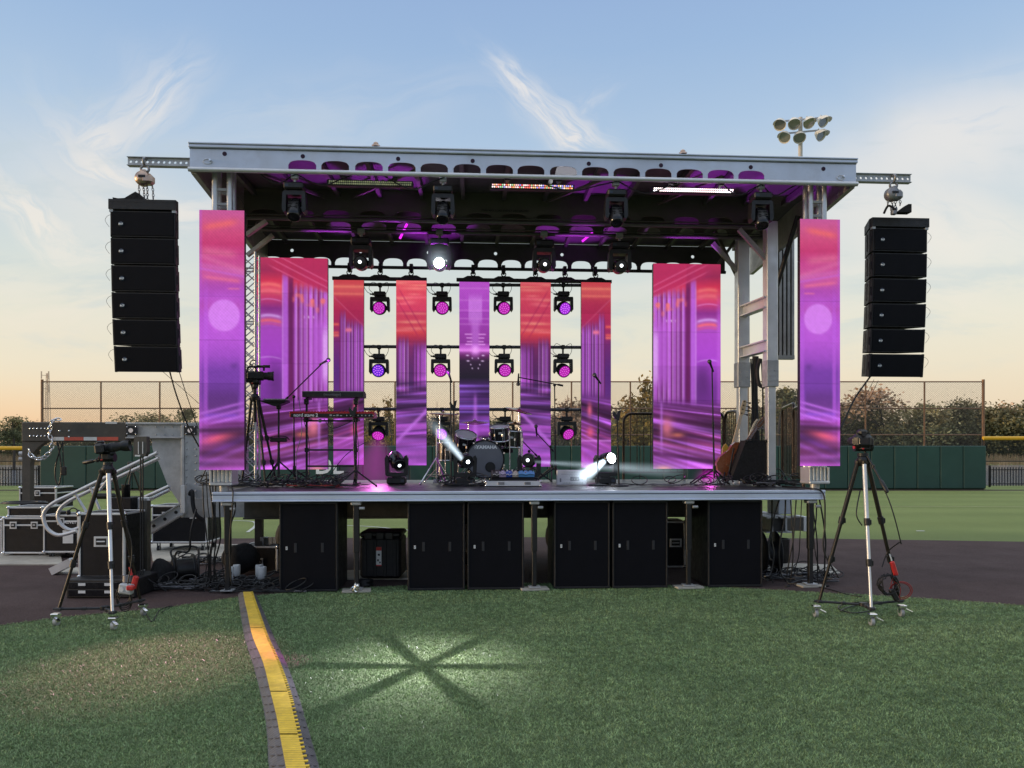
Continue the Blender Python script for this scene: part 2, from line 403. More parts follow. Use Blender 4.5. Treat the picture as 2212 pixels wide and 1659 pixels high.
# ================================================================ ground
def turf_material():
    t = NT('sports_turf'); b = t.n('ShaderNodeBsdfPrincipled'); t.l(b.outputs[0], t.out.inputs[0])
    P = t.n('ShaderNodeNewGeometry').outputs['Position']; x, y, z = t.sep(P)
    big = t.noise(P, .35, 4, .6); mid = t.noise(P, 3.5, 5, .6); fine = t.noise(P, 85, 3, .7)
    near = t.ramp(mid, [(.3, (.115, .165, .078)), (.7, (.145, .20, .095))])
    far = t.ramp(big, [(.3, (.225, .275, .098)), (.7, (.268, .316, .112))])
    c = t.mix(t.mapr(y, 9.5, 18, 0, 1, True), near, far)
    f = t.mapr(fine, .25, .75, .55, 1.45); c = t.mix(1.0, c, t.comb(f, f, f), 'MULTIPLY')
    stripe = t.math('SINE', t.math('MULTIPLY', t.math('ADD', y, t.math('MULTIPLY', x, .02)), 2.4)); k = t.mapr(stripe, -1, 1, .94, 1.06)
    c = t.mix(t.mapr(y, 13, 16, 0, 1), c, t.mix(1.0, c, t.comb(k, k, k), 'MULTIPLY')); t.l(c, b.inputs['Base Color'])
    b.inputs['Roughness'].default_value = .8; b.inputs['Specular IOR Level'].default_value = .08
    bp = t.n('ShaderNodeBump'); bp.inputs['Strength'].default_value = .9; bp.inputs['Distance'].default_value = .03
    t.l(t.math('ADD', t.noise(P, 60, 3, .7), t.math('MULTIPLY', t.noise(P, 14, 3), .6)), bp.inputs['Height']); t.l(bp.outputs[0], b.inputs['Normal']); return t.m
def dirt_material():
    t = NT('brown_infield_turf'); b = t.n('ShaderNodeBsdfPrincipled'); t.l(b.outputs[0], t.out.inputs[0])
    P = t.n('ShaderNodeNewGeometry').outputs['Position']
    c = t.ramp(t.noise(P, 1.1, 8, .7), [(.25, (.062, .043, .041)), (.5, (.090, .063, .060)), (.75, (.112, .082, .078))])
    f = t.mapr(t.noise(P, 70, 3, .7), .25, .75, .6, 1.4); c = t.mix(1.0, c, t.comb(f, f, f), 'MULTIPLY'); t.l(c, b.inputs['Base Color'])
    b.inputs['Roughness'].default_value = .9; b.inputs['Specular IOR Level'].default_value = .12
    bp = t.n('ShaderNodeBump'); bp.inputs['Strength'].default_value = .8; bp.inputs['Distance'].default_value = .02
    t.l(t.noise(P, 55, 4, .7), bp.inputs['Height']); t.l(bp.outputs[0], b.inputs['Normal']); return t.m
M_turf = turf_material(); M_dirt = dirt_material()
m = MB(); m.quad((-2500, -60, 0), (2500, -60, 0), (2500, 4000, 0), (-2500, 4000, 0)); struct('ground', m, M_turf)
near_px = [(-1500, 1480), (-700, 1416), (-300, 1384), (0, 1351), (127, 1334), (366, 1312), (422, 1303), (512, 1290), (700, 1274), (900, 1264), (1110, 1260), (1320, 1261), (1500, 1266), (1649, 1273), (1785, 1281), (1850, 1284), (1968, 1291), (2212, 1308), (2600, 1336), (3300, 1405)]
far_px = [(4200, 1192), (2900, 1178), (2212, 1170), (1760, 1163), (1100, 1160), (500, 1163), (0, 1166), (-700, 1170), (-2200, 1180)]
DIRT = [G(*p, .004) for p in near_px + far_px]
m = MB(); m.add(DIRT, [list(range(len(DIRT)))]); struct('infield_ground', m, M_dirt)
NEAR = [G(*p) for p in near_px]
def dirt_y(x):
    for a, b in zip(NEAR, NEAR[1:]):
        if a.x <= x <= b.x: return a.y + (b.y - a.y) * (x - a.x) / (b.x - a.x)
    return 9.3
M_line = mat('faded_line_paint', (.46, .46, .20), .8, 0, .15, 3)
def ground_line(name, pts, wdt, mt, z=.008):
    pts = spline(pts, 8); m = MB()
    for a, b in zip(pts, pts[1:]):
        n = Vector((-(b - a).y, (b - a).x, 0)).normalized() * wdt / 2
        m.quad(a + n + Vector((0, 0, z)), a - n + Vector((0, 0, z)), b - n + Vector((0, 0, z)), b + n + Vector((0, 0, z)))
    return struct(name, m, mt)
ground_line('field_line', [G(1500, 1094), G(1850, 1094), G(2212, 1095.5), G(2700, 1099)], .10, M_line)
ground_line('field_line', [G(700, 1135), G(800, 1138), G(930, 1150), G(1100, 1158)], .07, mat('line_paint', (.55, .56, .5), .8))
ground_line('field_line', [G(500, 1125), G(545, 1127), G(552, 1136), G(535, 1150)], .07, MATS['line_paint'])
ground_line('field_line', [G(320, 1090), G(380, 1094), G(420, 1104), G(400, 1118)], .07, MATS['line_paint'])
ground_line('warning_track', [Vector((-60, 32.6, 0)), Vector((0, 32.6, 0)), Vector((60, 32.6, 0))], .7, M_dirt, .006)

EDGE = [(1284, [(514, 525, 542, 552)]), (1306, [(516, 529, 549, 563)]), (1332, [(520, 535, 558, 574)]), (1379, [(528, 545, 574, 593)]), (1436, [(546, 568, 599, 620)]), (1499, [(562, 584, 621, 643)]), (1551, [(572, 597, 634, 659)]), (1600, [(577, 606, 645, 673)]), (1659, [(580, 617, 659, 690)]), (1760, [(588, 636, 684, 718)])]
rows = []
for py, (e,) in EDGE:
    rows.append((G(e[0], py), G(e[1], py - 6, .055), G(e[2], py - 6, .055), G(e[3], py)))
RAMP_L = [(r_[0].y, r_[0].x) for r_ in rows][::-1]; RAMP_R = [(r_[3].y, r_[3].x) for r_ in rows][::-1]
# synthetic grass blades close to the viewer
def grass_blades():
    pts = []
    for dn, y0, y1 in ((14000, 3.2, 5.2), (11000, 5.2, 7.0), (7500, 7.0, 9.7)):
        n = int(dn * (y1 - y0) * ((y0 + y1) / 2 * .69 * 2 + 4.4)); y = RNG.uniform(y0, y1, n); x = (RNG.random(n) * 2 - 1) * (y * .69 + 2.2)
        pts.append(np.stack([x, y], 1))
    p = np.concatenate(pts); lim = np.interp(p[:, 0], [q.x for q in NEAR], [q.y for q in NEAR]); p = p[p[:, 1] < lim + RNG.normal(0, .02, len(p))]
    rl = np.interp(p[:, 1], *zip(*RAMP_L)); rr_ = np.interp(p[:, 1], *zip(*RAMP_R)); p = p[~((p[:, 0] > rl + .004) & (p[:, 0] < rr_ - .004) & (p[:, 1] < rows[0][0].y))]
    n = len(p); a = RNG.random(n) * 2 * PI; wd_ = RNG.uniform(.0015, .0030, n) * (1 + (p[:, 1] - 4) * .12); hgt = RNG.uniform(.009, .017, n); lean = RNG.normal(0, .009, (n, 2))
    cl_ = np.sin(p[:, 0] * 21 + np.sin(p[:, 1] * 13) * 2) * np.sin(p[:, 1] * 23 + np.sin(p[:, 0] * 17) * 2); lean += np.stack([cl_ * .004, np.roll(cl_, 3) * .003], 1)
    v = np.zeros((n, 3, 3), np.float32); dx_ = np.cos(a) * wd_; dy_ = np.sin(a) * wd_
    v[:, 0, 0] = p[:, 0] - dx_; v[:, 0, 1] = p[:, 1] - dy_; v[:, 1, 0] = p[:, 0] + dx_; v[:, 1, 1] = p[:, 1] + dy_
    v[:, 2, 0] = p[:, 0] + lean[:, 0]; v[:, 2, 1] = p[:, 1] + lean[:, 1]; v[:, 2, 2] = hgt
    me = bpy.data.meshes.new('grass'); me.vertices.add(n * 3); me.vertices.foreach_set('co', v.ravel())
    me.loops.add(n * 3); me.loops.foreach_set('vertex_index', np.arange(n * 3, dtype=np.int32)); me.polygons.add(n)
    me.polygons.foreach_set('loop_start', np.arange(0, n * 3, 3, dtype=np.int32)); me.polygons.foreach_set('loop_total', np.full(n, 3, np.int32))
    ca = me.color_attributes.new('tone', 'FLOAT_COLOR', 'POINT'); c = np.ones((n, 3, 4), np.float32); tone = RNG.uniform(.72, 1.28, n) * (1 + .25 * cl_)
    for k, f in enumerate((.40, .40, 1.35)): c[:, k, :3] = (tone * f)[:, None]
    ca.data.foreach_set('color', c.ravel()); me.update(calc_edges=True)
    t = NT('grass_blade'); b = t.n('ShaderNodeBsdfPrincipled'); t.l(b.outputs[0], t.out.inputs[0])
    at = t.n('ShaderNodeAttribute', attribute_name='tone'); P = t.n('ShaderNodeNewGeometry').outputs['Position']
    base = t.ramp(t.math('ADD', t.math('MULTIPLY', t.noise(P, 1.1, 5, .65), .55), t.math('MULTIPLY', t.noise(P, .33, 3), .45)), [(.36, (.215, .33, .145)), (.5, (.275, .40, .175)), (.62, (.33, .445, .205))]); t.l(t.mix(1.0, base, at.outputs['Color'], 'MULTIPLY'), b.inputs['Base Color'])
    b.inputs['Roughness'].default_value = .36; b.inputs['Specular IOR Level'].default_value = .34
    me.materials.append(t.m); o = bpy.data.objects.new('grass', me); COL.objects.link(o); tag(o, 'short green synthetic turf blades in front of the stage', 'grass', None, 'stuff')
grass_blades()

# ================================================================ outfield wall and fences
DW = 33.0
M_pad = mat('green_wall_padding', (.017, .062, .048), .55, 0, .15, .7, .15, 20)
x0, x1 = W(86, 0, DW).x, W(2131, 0, DW).x
tw = Thing('outfield_wall', 'long dark green padded outfield wall behind the stage', 'wall', (0, DW, 0))
npad = 41; pw = (x1 - x0) / npad
for i in range(npad):
    m = MB(); m.box((x0 + pw * (i + .5), DW + .09, .97), (pw - .012, .18, 1.84), None, .03); tw.part('wall_pad', m, M_pad)
m = MB(); m.ob((x0, DW + .19, 0), (x1, DW + .32, 1.86)); tw.part('backing', m, M_dksteel)
def txt_at(txt, size, loc, rz=0.0, fr=None, sx=1.0, bold=0.0): return text_mb(txt, size, Matrix.Translation(loc) @ Matrix.Rotation(rz, 4, 'Z') @ FRONT, .0015, 'CENTER', bold, 0, sx)
p = W(711, 1107, DW); tw.part('lettering', txt_at('DL', 1.0, (p.x, DW - .004, 1.0), bold=.02), M_text)
def chainlink(name, col, cell=.075, wire=.085):
    t = NT(name); b = t.n('ShaderNodeBsdfPrincipled'); b.inputs['Base Color'].default_value = (*col, 1); b.inputs['Roughness'].default_value = .6; tr = t.n('ShaderNodeBsdfTransparent'); mx = t.n('ShaderNodeMixShader')
    x, y, z = t.sep(t.n('ShaderNodeTexCoord').outputs['Object'])
    def band(e): return t.math('LESS_THAN', t.math('ABSOLUTE', t.math('SUBTRACT', t.math('FRACT', t.math('DIVIDE', e, cell)), .5)), wire)
    f = t.math('MAXIMUM', band(t.math('ADD', x, t.math('MULTIPLY', z, .8))), band(t.math('SUBTRACT', x, t.math('MULTIPLY', z, .8))))
    t.l(f, mx.inputs[0]); t.l(tr.outputs[0], mx.inputs[1]); t.l(b.outputs[0], mx.inputs[2]); t.l(mx.outputs[0], t.out.inputs[0]); return t.m
M_link = chainlink('chain_link_wire', (.13, .12, .11), .075, .062); M_post = mat('sunset_lit_fence_post', (.26, .13, .065), .5, .2, .2, 2)  # orange evening sunlight put into the post and rail colour
tf = Thing('chain_link_fence', 'tall chain-link fence rising above the dark green outfield wall', 'fence', (0, DW + .5, 0))
FY = DW + .5; xa, xb = W(91, 0, FY).x, W(2124, 0, FY).x; n = 17
for i in range(n):
    x = xa + (xb - xa) * i / (n - 1); e = i in (0, n - 1); m = MB(); m.cyl((x, FY, 0), (x, FY, 4.78 if e else 4.70), .06 if e else .036, n=10); tf.part('post', m, M_post)
for z in (4.68, 3.52, 2.37):
    m = MB(); m.cyl((xa, FY, z), (xb, FY, z), .028, n=8); tf.part('rail', m, M_post)
m = MB(); m.quad((xa, FY - .06, 1.7), (xb, FY - .06, 1.7), (xb, FY - .06, 4.66), (xa, FY - .06, 4.66)); tf.part('chain_link_mesh', m, M_link)
M_yel = mat('yellow_fence_cap', (.75, .42, .02), .5, 0, .08, 2); M_scr = chainlink('dark_fence_mesh', (.03, .03, .03), .06, .08)
for (pa, pb, zt, lab) in ((2133, 2760, 2.29, 'yellow capped netting fence beyond the tripod with the coiled red cord'), (-560, 85, 1.86, 'yellow capped netting fence beyond the trailer gooseneck')):
    xa2, xb2 = W(pa, 0, DW).x, W(pb, 0, DW).x; t_ = Thing('netting_fence', lab, 'fence', ((xa2 + xb2) / 2, DW + .3, 0))
    m = MB(); m.cyl((xa2, DW + .3, zt - .07), (xb2, DW + .3, zt - .07), .085, n=10); t_.part('top_cap', m, M_yel)
    m = MB(); m.cyl((xa2, DW + .3, 1.22), (xb2, DW + .3, 1.22), .02, n=8); t_.part('rail', m, M_dksteel)
    k = max(2, int(abs(xb2 - xa2) / 3.2))
    for i in range(k + 1):
        x = xa2 + (xb2 - xa2) * i / k
        if i not in (0, k): continue
        m = MB(); m.cyl((x, DW + .36, 0), (x, DW + .36, zt - .1), .04, n=8); t_.part('post', m, M_dksteel)
    m = MB(); m.quad((xa2, DW + .28, 1.22), (xb2, DW + .28, 1.22), (xb2, DW + .28, zt - .1), (xa2, DW + .28, zt - .1)); t_.part('chain_link_mesh', m, M_scr)
M_iron = mat('black_iron', (.012, .012, .013), .5, .3, .2, 5)
for (pa, pb, lab) in ((2140, 2600, 'black iron picket fence in front of the water past the wall end by the tripod'), (-420, 82, 'black iron picket fence in front of the pond beyond the gooseneck')):
    D = 35.5; xa2, xb2 = W(pa, 0, D).x, W(pb, 0, D).x; t_ = Thing('picket_fence', lab, 'fence', ((xa2 + xb2) / 2, D, 0)); m = MB(); x = xa2
    while x < xb2: m.ob((x - .014, D - .014, .05), (x + .014, D + .014, .92)); x += .13
    t_.part('picket_grille', m, M_iron)
    for z in (.15, .80):
        m = MB(); m.ob((xa2, D + .016, z - .02), (xb2, D + .045, z + .02)); t_.part('rail', m, M_iron)
    k = max(1, int((xb2 - xa2) / 2.4))
    for i in range(k + 1):
        x = xa2 + (xb2 - xa2) * i / k; m = MB(); m.ob((x - .035, D + .048, 0), (x + .035, D + .12, 1.0)); t_.part('post', m, M_iron)
def water_material():
    t = NT('pond_water'); b = t.n('ShaderNodeBsdfPrincipled'); t.l(b.outputs[0], t.out.inputs[0]); b.inputs['Base Color'].default_value = (.32, .36, .42, 1); b.inputs['Roughness'].default_value = .08; b.inputs['Specular IOR Level'].default_value = 1.0
    P = t.n('ShaderNodeNewGeometry').outputs['Position']; mp = t.n('ShaderNodeMapping'); t.l(P, mp.inputs[0]); mp.inputs['Scale'].default_value = (1, .35, 1)
    bp = t.n('ShaderNodeBump'); bp.inputs['Strength'].default_value = .25; bp.inputs['Distance'].default_value = .05; t.l(t.noise(mp.outputs[0], 3.5, 4), bp.inputs['Height']); t.l(bp.outputs[0], b.inputs['Normal']); return t.m
m = MB(); m.add([(-120, 37, .01), (120, 37, .01), (120, 92, .01), (-120, 92, .01)], [(0, 1, 2, 3)]); struct('pond_water', m, water_material())

# ---------------------------------------------------------------- reeds and trees
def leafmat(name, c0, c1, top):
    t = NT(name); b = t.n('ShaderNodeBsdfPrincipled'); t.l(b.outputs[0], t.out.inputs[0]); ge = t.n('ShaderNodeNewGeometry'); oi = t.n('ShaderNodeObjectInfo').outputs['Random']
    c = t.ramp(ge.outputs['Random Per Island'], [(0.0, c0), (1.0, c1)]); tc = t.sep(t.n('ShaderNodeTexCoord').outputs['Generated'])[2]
    c = t.mix(t.math('MULTIPLY', t.mapr(tc, .45, 1.0, 0, .8, True), t.mapr(t.noise(ge.outputs['Position'], .5, 3), .35, .65, .2, 1)), c, (*top, 1))  # warm low sun painted onto the crown tops
    k = t.math('MULTIPLY', t.mapr(oi, 0, 1, .6, 1.35), t.mapr(t.noise(ge.outputs['Position'], .75, 3), .35, .65, .35, 1.45)); c = t.mix(1.0, c, t.comb(k, k, t.math('MULTIPLY', k, .95)), 'MULTIPLY'); t.l(c, b.inputs['Base Color']); b.inputs['Roughness'].default_value = .7; b.inputs['Specular IOR Level'].default_value = .2  # dark noise patches paint the shaded gaps between leaf clumps
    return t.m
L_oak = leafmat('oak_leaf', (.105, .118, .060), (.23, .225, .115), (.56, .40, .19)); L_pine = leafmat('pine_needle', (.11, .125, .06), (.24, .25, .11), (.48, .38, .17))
L_ced = leafmat('cedar_spray', (.20, .17, .04), (.50, .36, .08), (.72, .36, .09)); L_bare = leafmat('bare_twig', (.34, .23, .17), (.52, .34, .22), (.66, .40, .24))  # cedar leaf tones hold the orange evening light
M_bark = mat('tree_bark', (.055, .045, .036), .9, 0, .3, 3, .4, 12)
def leaves(mb, c, spread, n, size, up=.0):
    for _ in range(n):
        o = Vector((random.gauss(0, spread[0]), random.gauss(0, spread[1]), random.gauss(0, spread[2]))) + Vector(c); a = Vector((random.gauss(0, 1), random.gauss(0, 1), random.gauss(0, 1) + up)).normalized(); b = a.orthogonal().normalized()
        b = (b * math.cos(k := random.random() * 6.28) + a.cross(b) * math.sin(k)); s_ = size * random.uniform(.5, 1.3)
        mb.add([o - a * s_, o + b * s_ * .6, o + a * s_, o - b * s_ * .6], [(0, 1, 2, 3)])
def limb(mb, p0, p1, r0, r1, n=6):
    mid = (Vector(p0) + Vector(p1)) / 2 + Vector((random.gauss(0, .12), random.gauss(0, .12), 0)) * (Vector(p1) - Vector(p0)).length; mb.tube(spline([p0, mid, p1], 3), [r0 + (r1 - r0) * i / 6 for i in range(7)], n)
def tree_proto(kind, seed):
    random.seed(seed); cr, tr = MB(), MB()
    if kind == 'oak':
        h = 8.0; limb(tr, (0, 0, -.2), (random.uniform(-.4, .4), 0, 4.0), .28, .16, 8)
        for _ in range(13):
            a = random.random() * 6.28; r = random.uniform(.6, 3.2); z = random.uniform(3.0, 7.2) - r * .35; p = Vector((math.cos(a) * r, math.sin(a) * r * .8, z)); limb(tr, (0, 0, random.uniform(2, 3.8)), p, .09, .03, 5)
            leaves(cr, p + Vector((0, 0, .5)), (.85, .85, .50), 340, .17)
        for _ in range(8):
            a = random.random() * 6.28; leaves(cr, (math.cos(a) * 2.4, math.sin(a) * 2, random.uniform(.8, 2.4)), (.8, .8, .8), 260, .17)
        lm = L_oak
    elif kind == 'pine':
        limb(tr, (0, 0, -.2), (.2, 0, 8.6), .22, .06, 8)
        for _ in range(15):
            z = random.uniform(3.8, 8.8); r = (9.4 - z) * .38 * random.uniform(.4, 1.0) + .2; a = random.random() * 6.28; p = Vector((math.cos(a) * r, math.sin(a) * r, z)); limb(tr, (0, 0, z - .5), p, .06, .02, 5); leaves(cr, p, (.62, .62, .26), 130, .18)
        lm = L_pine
    elif kind == 'cedar':
        limb(tr, (0, 0, -.2), (0, 0, 4.9), .12, .02, 7)
        for _ in range(70):
            z = 5.2 * (1 - random.random() ** .62) + .15; r = (5.3 - z) * .30 * random.uniform(.45, 1.05); a = random.random() * 6.28; leaves(cr, (math.cos(a) * r, math.sin(a) * r, z), (.16, .16, .22), 42, .105, 1.2)
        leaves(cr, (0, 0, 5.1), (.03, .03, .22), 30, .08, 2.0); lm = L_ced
    else:
        limb(tr, (0, 0, -.2), (0, 0, 3.0), .2, .12, 7)
        def grow(p, d_, L, r, dep):
            q = p + d_ * L; tr.tube([p, q], [r, r * .6], 5)
            if dep == 0: leaves(cr, q, (.35, .35, .35), 12, .17); return
            for _ in range(3): grow(q, (d_ + Vector((random.gauss(0, .5), random.gauss(0, .5), random.gauss(.1, .25)))).normalized(), L * .72, r * .58, dep - 1)
        for _ in range(4): grow(Vector((0, 0, 2.4)), Vector((random.gauss(0, .5), random.gauss(0, .5), 1)).normalized(), 1.9, .09, 3)
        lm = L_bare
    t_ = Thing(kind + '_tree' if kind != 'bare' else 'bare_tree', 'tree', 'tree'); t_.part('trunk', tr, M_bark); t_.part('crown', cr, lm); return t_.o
PRO = {'oak': [tree_proto('oak', s_) for s_ in (1, 2, 3)], 'pine': [tree_proto('pine', s_) for s_ in (4, 5)], 'cedar': [tree_proto('cedar', s_) for s_ in (6, 7)], 'bare': [tree_proto('bare', s_) for s_ in (8, 9)]}
used_proto = set(); HT = {'oak': 8.2, 'pine': 9.3, 'cedar': 5.3, 'bare': 7.6}; random.seed(21)
def plant(kind, px, top, D, label, group=None, wide=1.0, v_=None):
    pr = PRO[kind][(v_ if v_ is not None else random.randrange(9)) % len(PRO[kind])]; p = W(px, top, D); sc = p.z / HT[kind]
    Mx = Matrix.Translation((p.x, D, 0)) @ Matrix.Rotation(random.random() * 6.28, 4, 'Z') @ Matrix.Diagonal((sc * wide, sc * wide, sc, 1))
    if pr.name not in used_proto: used_proto.add(pr.name); pr.matrix_world = Mx; o = pr
    else: o = clone(pr, M=Mx)
    o['label'] = label
    if group: o['group'] = group
    elif 'group' in o: del o['group']
    return o
KL = {'oak': 'broad grey-green oak', 'pine': 'tall dark pine', 'bare': 'leafless brown winter tree'}
for i, px in enumerate(range(1660, 2420, 26)):
    k = ('oak', 'bare', 'oak', 'oak', 'pine', 'oak', 'bare', 'oak', 'oak')[i % 9]; far = i % 2
    plant(k, px + random.uniform(-10, 10), random.choice((846, 858, 866, 872, 880, 890)) + random.uniform(-5, 5) + (random.uniform(-10, 0) if k == 'bare' and px < 1960 else 0) + (8 if far else 0), 128 if far else 112, KL[k] + ' in the far tree line past the array over the turf tripod', 'far trees on the tripod side', random.uniform(1.0, 1.5))
for i, px in enumerate(range(-240, 520, 46)):
    k = ('oak', 'pine', 'oak', 'bare', 'oak')[i % 5]
    plant(k, px + random.uniform(-10, 10), random.choice((888, 904, 910, 916)) + random.uniform(-4, 4) + (6 if i % 2 else 0), 118 if i % 2 else 98, KL[k] + ' in the far tree line beyond the pond behind the gooseneck', 'far trees on the gooseneck side', 1.5 if k == 'oak' else 1.2)
for i, px in enumerate(range(560, 1640, 48)):
    k = ('oak', 'bare', 'oak', 'pine')[i % 4]
    plant(k, px + random.uniform(-12, 12), random.uniform(892, 908), 110, KL[k] + ' in the distance seen between the screen columns', 'far trees behind the screen columns', 1.6)
for px, top, D, k, lab, wd_ in ((806, 882, 39, 'cedar', 'small golden cedar seen below the blue-violet wash light', .9), (838, 872, 38, 'cedar', 'pointed golden cedar beside the second narrow screen', .9), (860, 880, 41, 'cedar', 'golden cedar mostly hidden behind the second narrow screen', 1.0), (712, 876, 40, 'pine', 'slim pine showing in the slit beside the wide screen behind the keyboards', .6), (404, 874, 41, 'pine', 'ragged pine top beside the screen hanging over the trailer plate', .7),
                       (1244, 868, 60, 'bare', 'rusty leafless tree seen between the last two narrow screens', 1.1), (1204, 888, 58, 'bare', 'low leafless tree behind the boom microphone stand', 1.2), (1396, 828, 38, 'cedar', 'tall pointed orange cedar rising beside the wide screen', 1.15), (1365, 862, 37, 'cedar', 'rounded yellow-green cedar behind the guard rail', 1.5), (1352, 858, 44, 'oak', 'round olive tree behind the slim mic stand with a phone clip', .85), (1425, 850, 40, 'cedar', 'orange cedar partly hidden by the wide screen', 1.2),
                       (1694, 828, 50, 'pine', 'bushy pine standing between the two mast posts', 1.0), (1585, 870, 60, 'oak', 'low oak behind the bass guitar headstock', 1.0), (1640, 886, 62, 'oak', 'low oak between the two aluminium mast posts', 1.0), (30, 898, 70, 'pine', 'big pale olive pine beyond the yellow rail by the gooseneck', 1.3)):
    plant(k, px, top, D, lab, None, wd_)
for pr in [q for l_ in PRO.values() for q in l_]:
    if pr.name not in used_proto:
        for ch in kids(pr): bpy.data.objects.remove(ch)
        bpy.data.objects.remove(pr)
def reeds():
    n = 9000; x = np.concatenate([RNG.uniform(-95, -28, n // 2), RNG.uniform(28, 110, n // 2)]); y = RNG.uniform(92, 106, n); hgt = RNG.uniform(.7, 1.5, n); lx = RNG.normal(0, .15, n); wd_ = .10
    v = np.zeros((n, 3, 3), np.float32); v[:, 0] = np.stack([x - wd_, y, np.zeros(n)], 1); v[:, 1] = np.stack([x + wd_, y, np.zeros(n)], 1); v[:, 2] = np.stack([x + lx, y, hgt], 1)
    me = bpy.data.meshes.new('reeds'); me.from_pydata(v.reshape(-1, 3).tolist(), [], np.arange(n * 3).reshape(-1, 3).tolist()); me.materials.append(mat('dry_reed', (.34, .24, .13), .8, 0, .3, .8))
    o = bpy.data.objects.new('reeds', me); COL.objects.link(o); tag(o, 'dry tan reeds along the far shore of the water', 'reeds', None, 'stuff')
reeds()

# ================================================================ masts and the field floodlight
M_lampsh = mat('floodlight_shell', (.82, .76, .64), .5, .2, .1, 3); M_pole = mat('concrete_pole', (.62, .57, .50), .7, 0, .15, 1.5)
DP = 45.0
def PW(px, py, D=DP): return W(px, py, D)
base = PW(1729, 0); t_ = Thing('floodlight_mast', 'tall field floodlight mast with seven lamps behind the stage roof', 'floodlight mast', (base.x, DP, 0))
m = MB(); m.cyl((base.x, DP, -.3), (base.x, DP, PW(0, 254).z), .17, .12, 14); t_.part('pole', m, M_pole)
for a, b in (((1682, 264), (1774, 256)), ((1694, 290), (1768, 283))):
    m = MB(); m.bar(PW(*a) + Vector((0, -.1, 0)), PW(*b) + Vector((0, -.1, 0)), .08, .08); t_.part('crossarm', m, M_galv)
M_glass = mat('lamp_glass', (.35, .36, .36), .1, .5, .1, 6); M_refl = mat('lamp_reflector', (.75, .66, .50), .25, .9, .05, 6)
for i, (px, py) in enumerate(((1681, 274), (1711, 272), (1741.5, 269.6), (1772, 267), (1691, 301), (1722, 301.5), (1767, 296.5))):
    c = PW(px, py) + Vector((0, -.35, 0)); ax = Vector(((-.55, -.25, .1, .45, -.7, -.2, .5)[i], -.75, -.62)).normalized(); q = ax.to_track_quat('Z', 'Y').to_matrix().to_4x4(); Mx = Matrix.Translation(c) @ q
    m = MB(); m.lathe([(.02, -.34), (.14, -.33), (.20, -.22), (.31, -.04), (.36, .10), (.345, .10), (.29, -.03), (.18, -.18)], 20, Mx)
    hood = [(.362 * math.cos(a), .362 * math.sin(a)) for a in [R(10 + 160 * k / 14) for k in range(15)]]; up = (q.to_3x3().inverted() @ Vector((0, 0, 1))); ang = math.atan2(up.y, up.x) - PI / 2
    Mh = Mx @ Matrix.Rotation(ang, 4, 'Z'); vs = [Mh @ Vector((x, y, .08)) for x, y in hood] + [Mh @ Vector((x * 1.02, y * 1.02, .34 * math.sin(R(10 + 160 * k / 14)) ** .7 + .08)) for k, (x, y) in enumerate(hood)]
    m.add(vs, [(k, k + 1, 16 + k, 15 + k) for k in range(14)], 0, True); m.bar(c - ax * .3, PW(px, py) + Vector((0, -.1, .45)), .06, .06); lp = t_.part('floodlight', m, M_lampsh)
    m = MB(); m.lathe([(.285, -.03), (.18, -.16), (.05, -.2)], 18, Mx); t_.part('reflector', m, M_refl, lp)
    m = MB(); m.disc(Mx @ Vector((0, 0, .03)), ax, .30, 20); t_.part('lens', m, M_glass, lp)
def lattice_mast(px, top, D, wd_, lab, name='radio_mast', colour=None, ants=True):
    b = W(px, top, D); t_ = Thing(name, lab, 'mast', (b.x, D, 0)); m = MB(); hgt = b.z; n = 14
    f = lambda z: wd_ * (1 - .65 * z / hgt)
    for sx in (-1, 1):
        for sy in (-1, 1): m.bar((b.x + sx * f(0) / 2, D + sy * f(0) / 2, 0), (b.x + sx * f(hgt) / 2, D + sy * f(hgt) / 2, hgt), wd_ * .10, wd_ * .10)
    for i in range(n):
        z0, z1 = hgt * i / n, hgt * (i + 1) / n
        for a in (-1, 1): m.bar((b.x + a * f(z0) / 2, D - f(z0) / 2, z0), (b.x - a * f(z1) / 2, D - f(z1) / 2, z1), wd_ * .035, wd_ * .035)
    t_.part('lattice_frame', m, colour or M_galv)
    if ants:
        for z in (hgt - 1.0, hgt - 6.5):
            for a in (-1, 1):
                m = MB(); m.ob((b.x + a * wd_ * .75 - .16, D - wd_, z - 1.5), (b.x + a * wd_ * .75 + .16, D - wd_ + .4, z + 1.6)); m.bar((b.x, D, z), (b.x + a * wd_ * .75, D - wd_ + .2, z), .2, .2); t_.part('antenna', m, colour or M_galv)
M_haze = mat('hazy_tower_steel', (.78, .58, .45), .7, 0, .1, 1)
lattice_mast(103, 806, 320, 2.0, 'distant lattice phone tower beyond the first fence post', 'phone_tower', M_haze)
for i, px in enumerate((1226, 1233)):
    q = W(px, 853 + i * 9, 200); m = MB(); m.cyl((q.x, 200, 0), (q.x, 200, q.z), .28, .15, 8); single('distant_mast', m, M_haze, 'thin distant mast, the ' + ('taller' if i == 0 else 'shorter') + ' of two beside the last narrow screen', 'mast', (q.x, 200, 0))
q = W(944, 868, 200); m = MB(); m.cyl((q.x, 200, 0), (q.x, 200, q.z), .16, .08, 8); single('distant_mast', m, M_haze, 'single thin distant pole seen behind the cymbals', 'mast', (q.x, 200, 0))
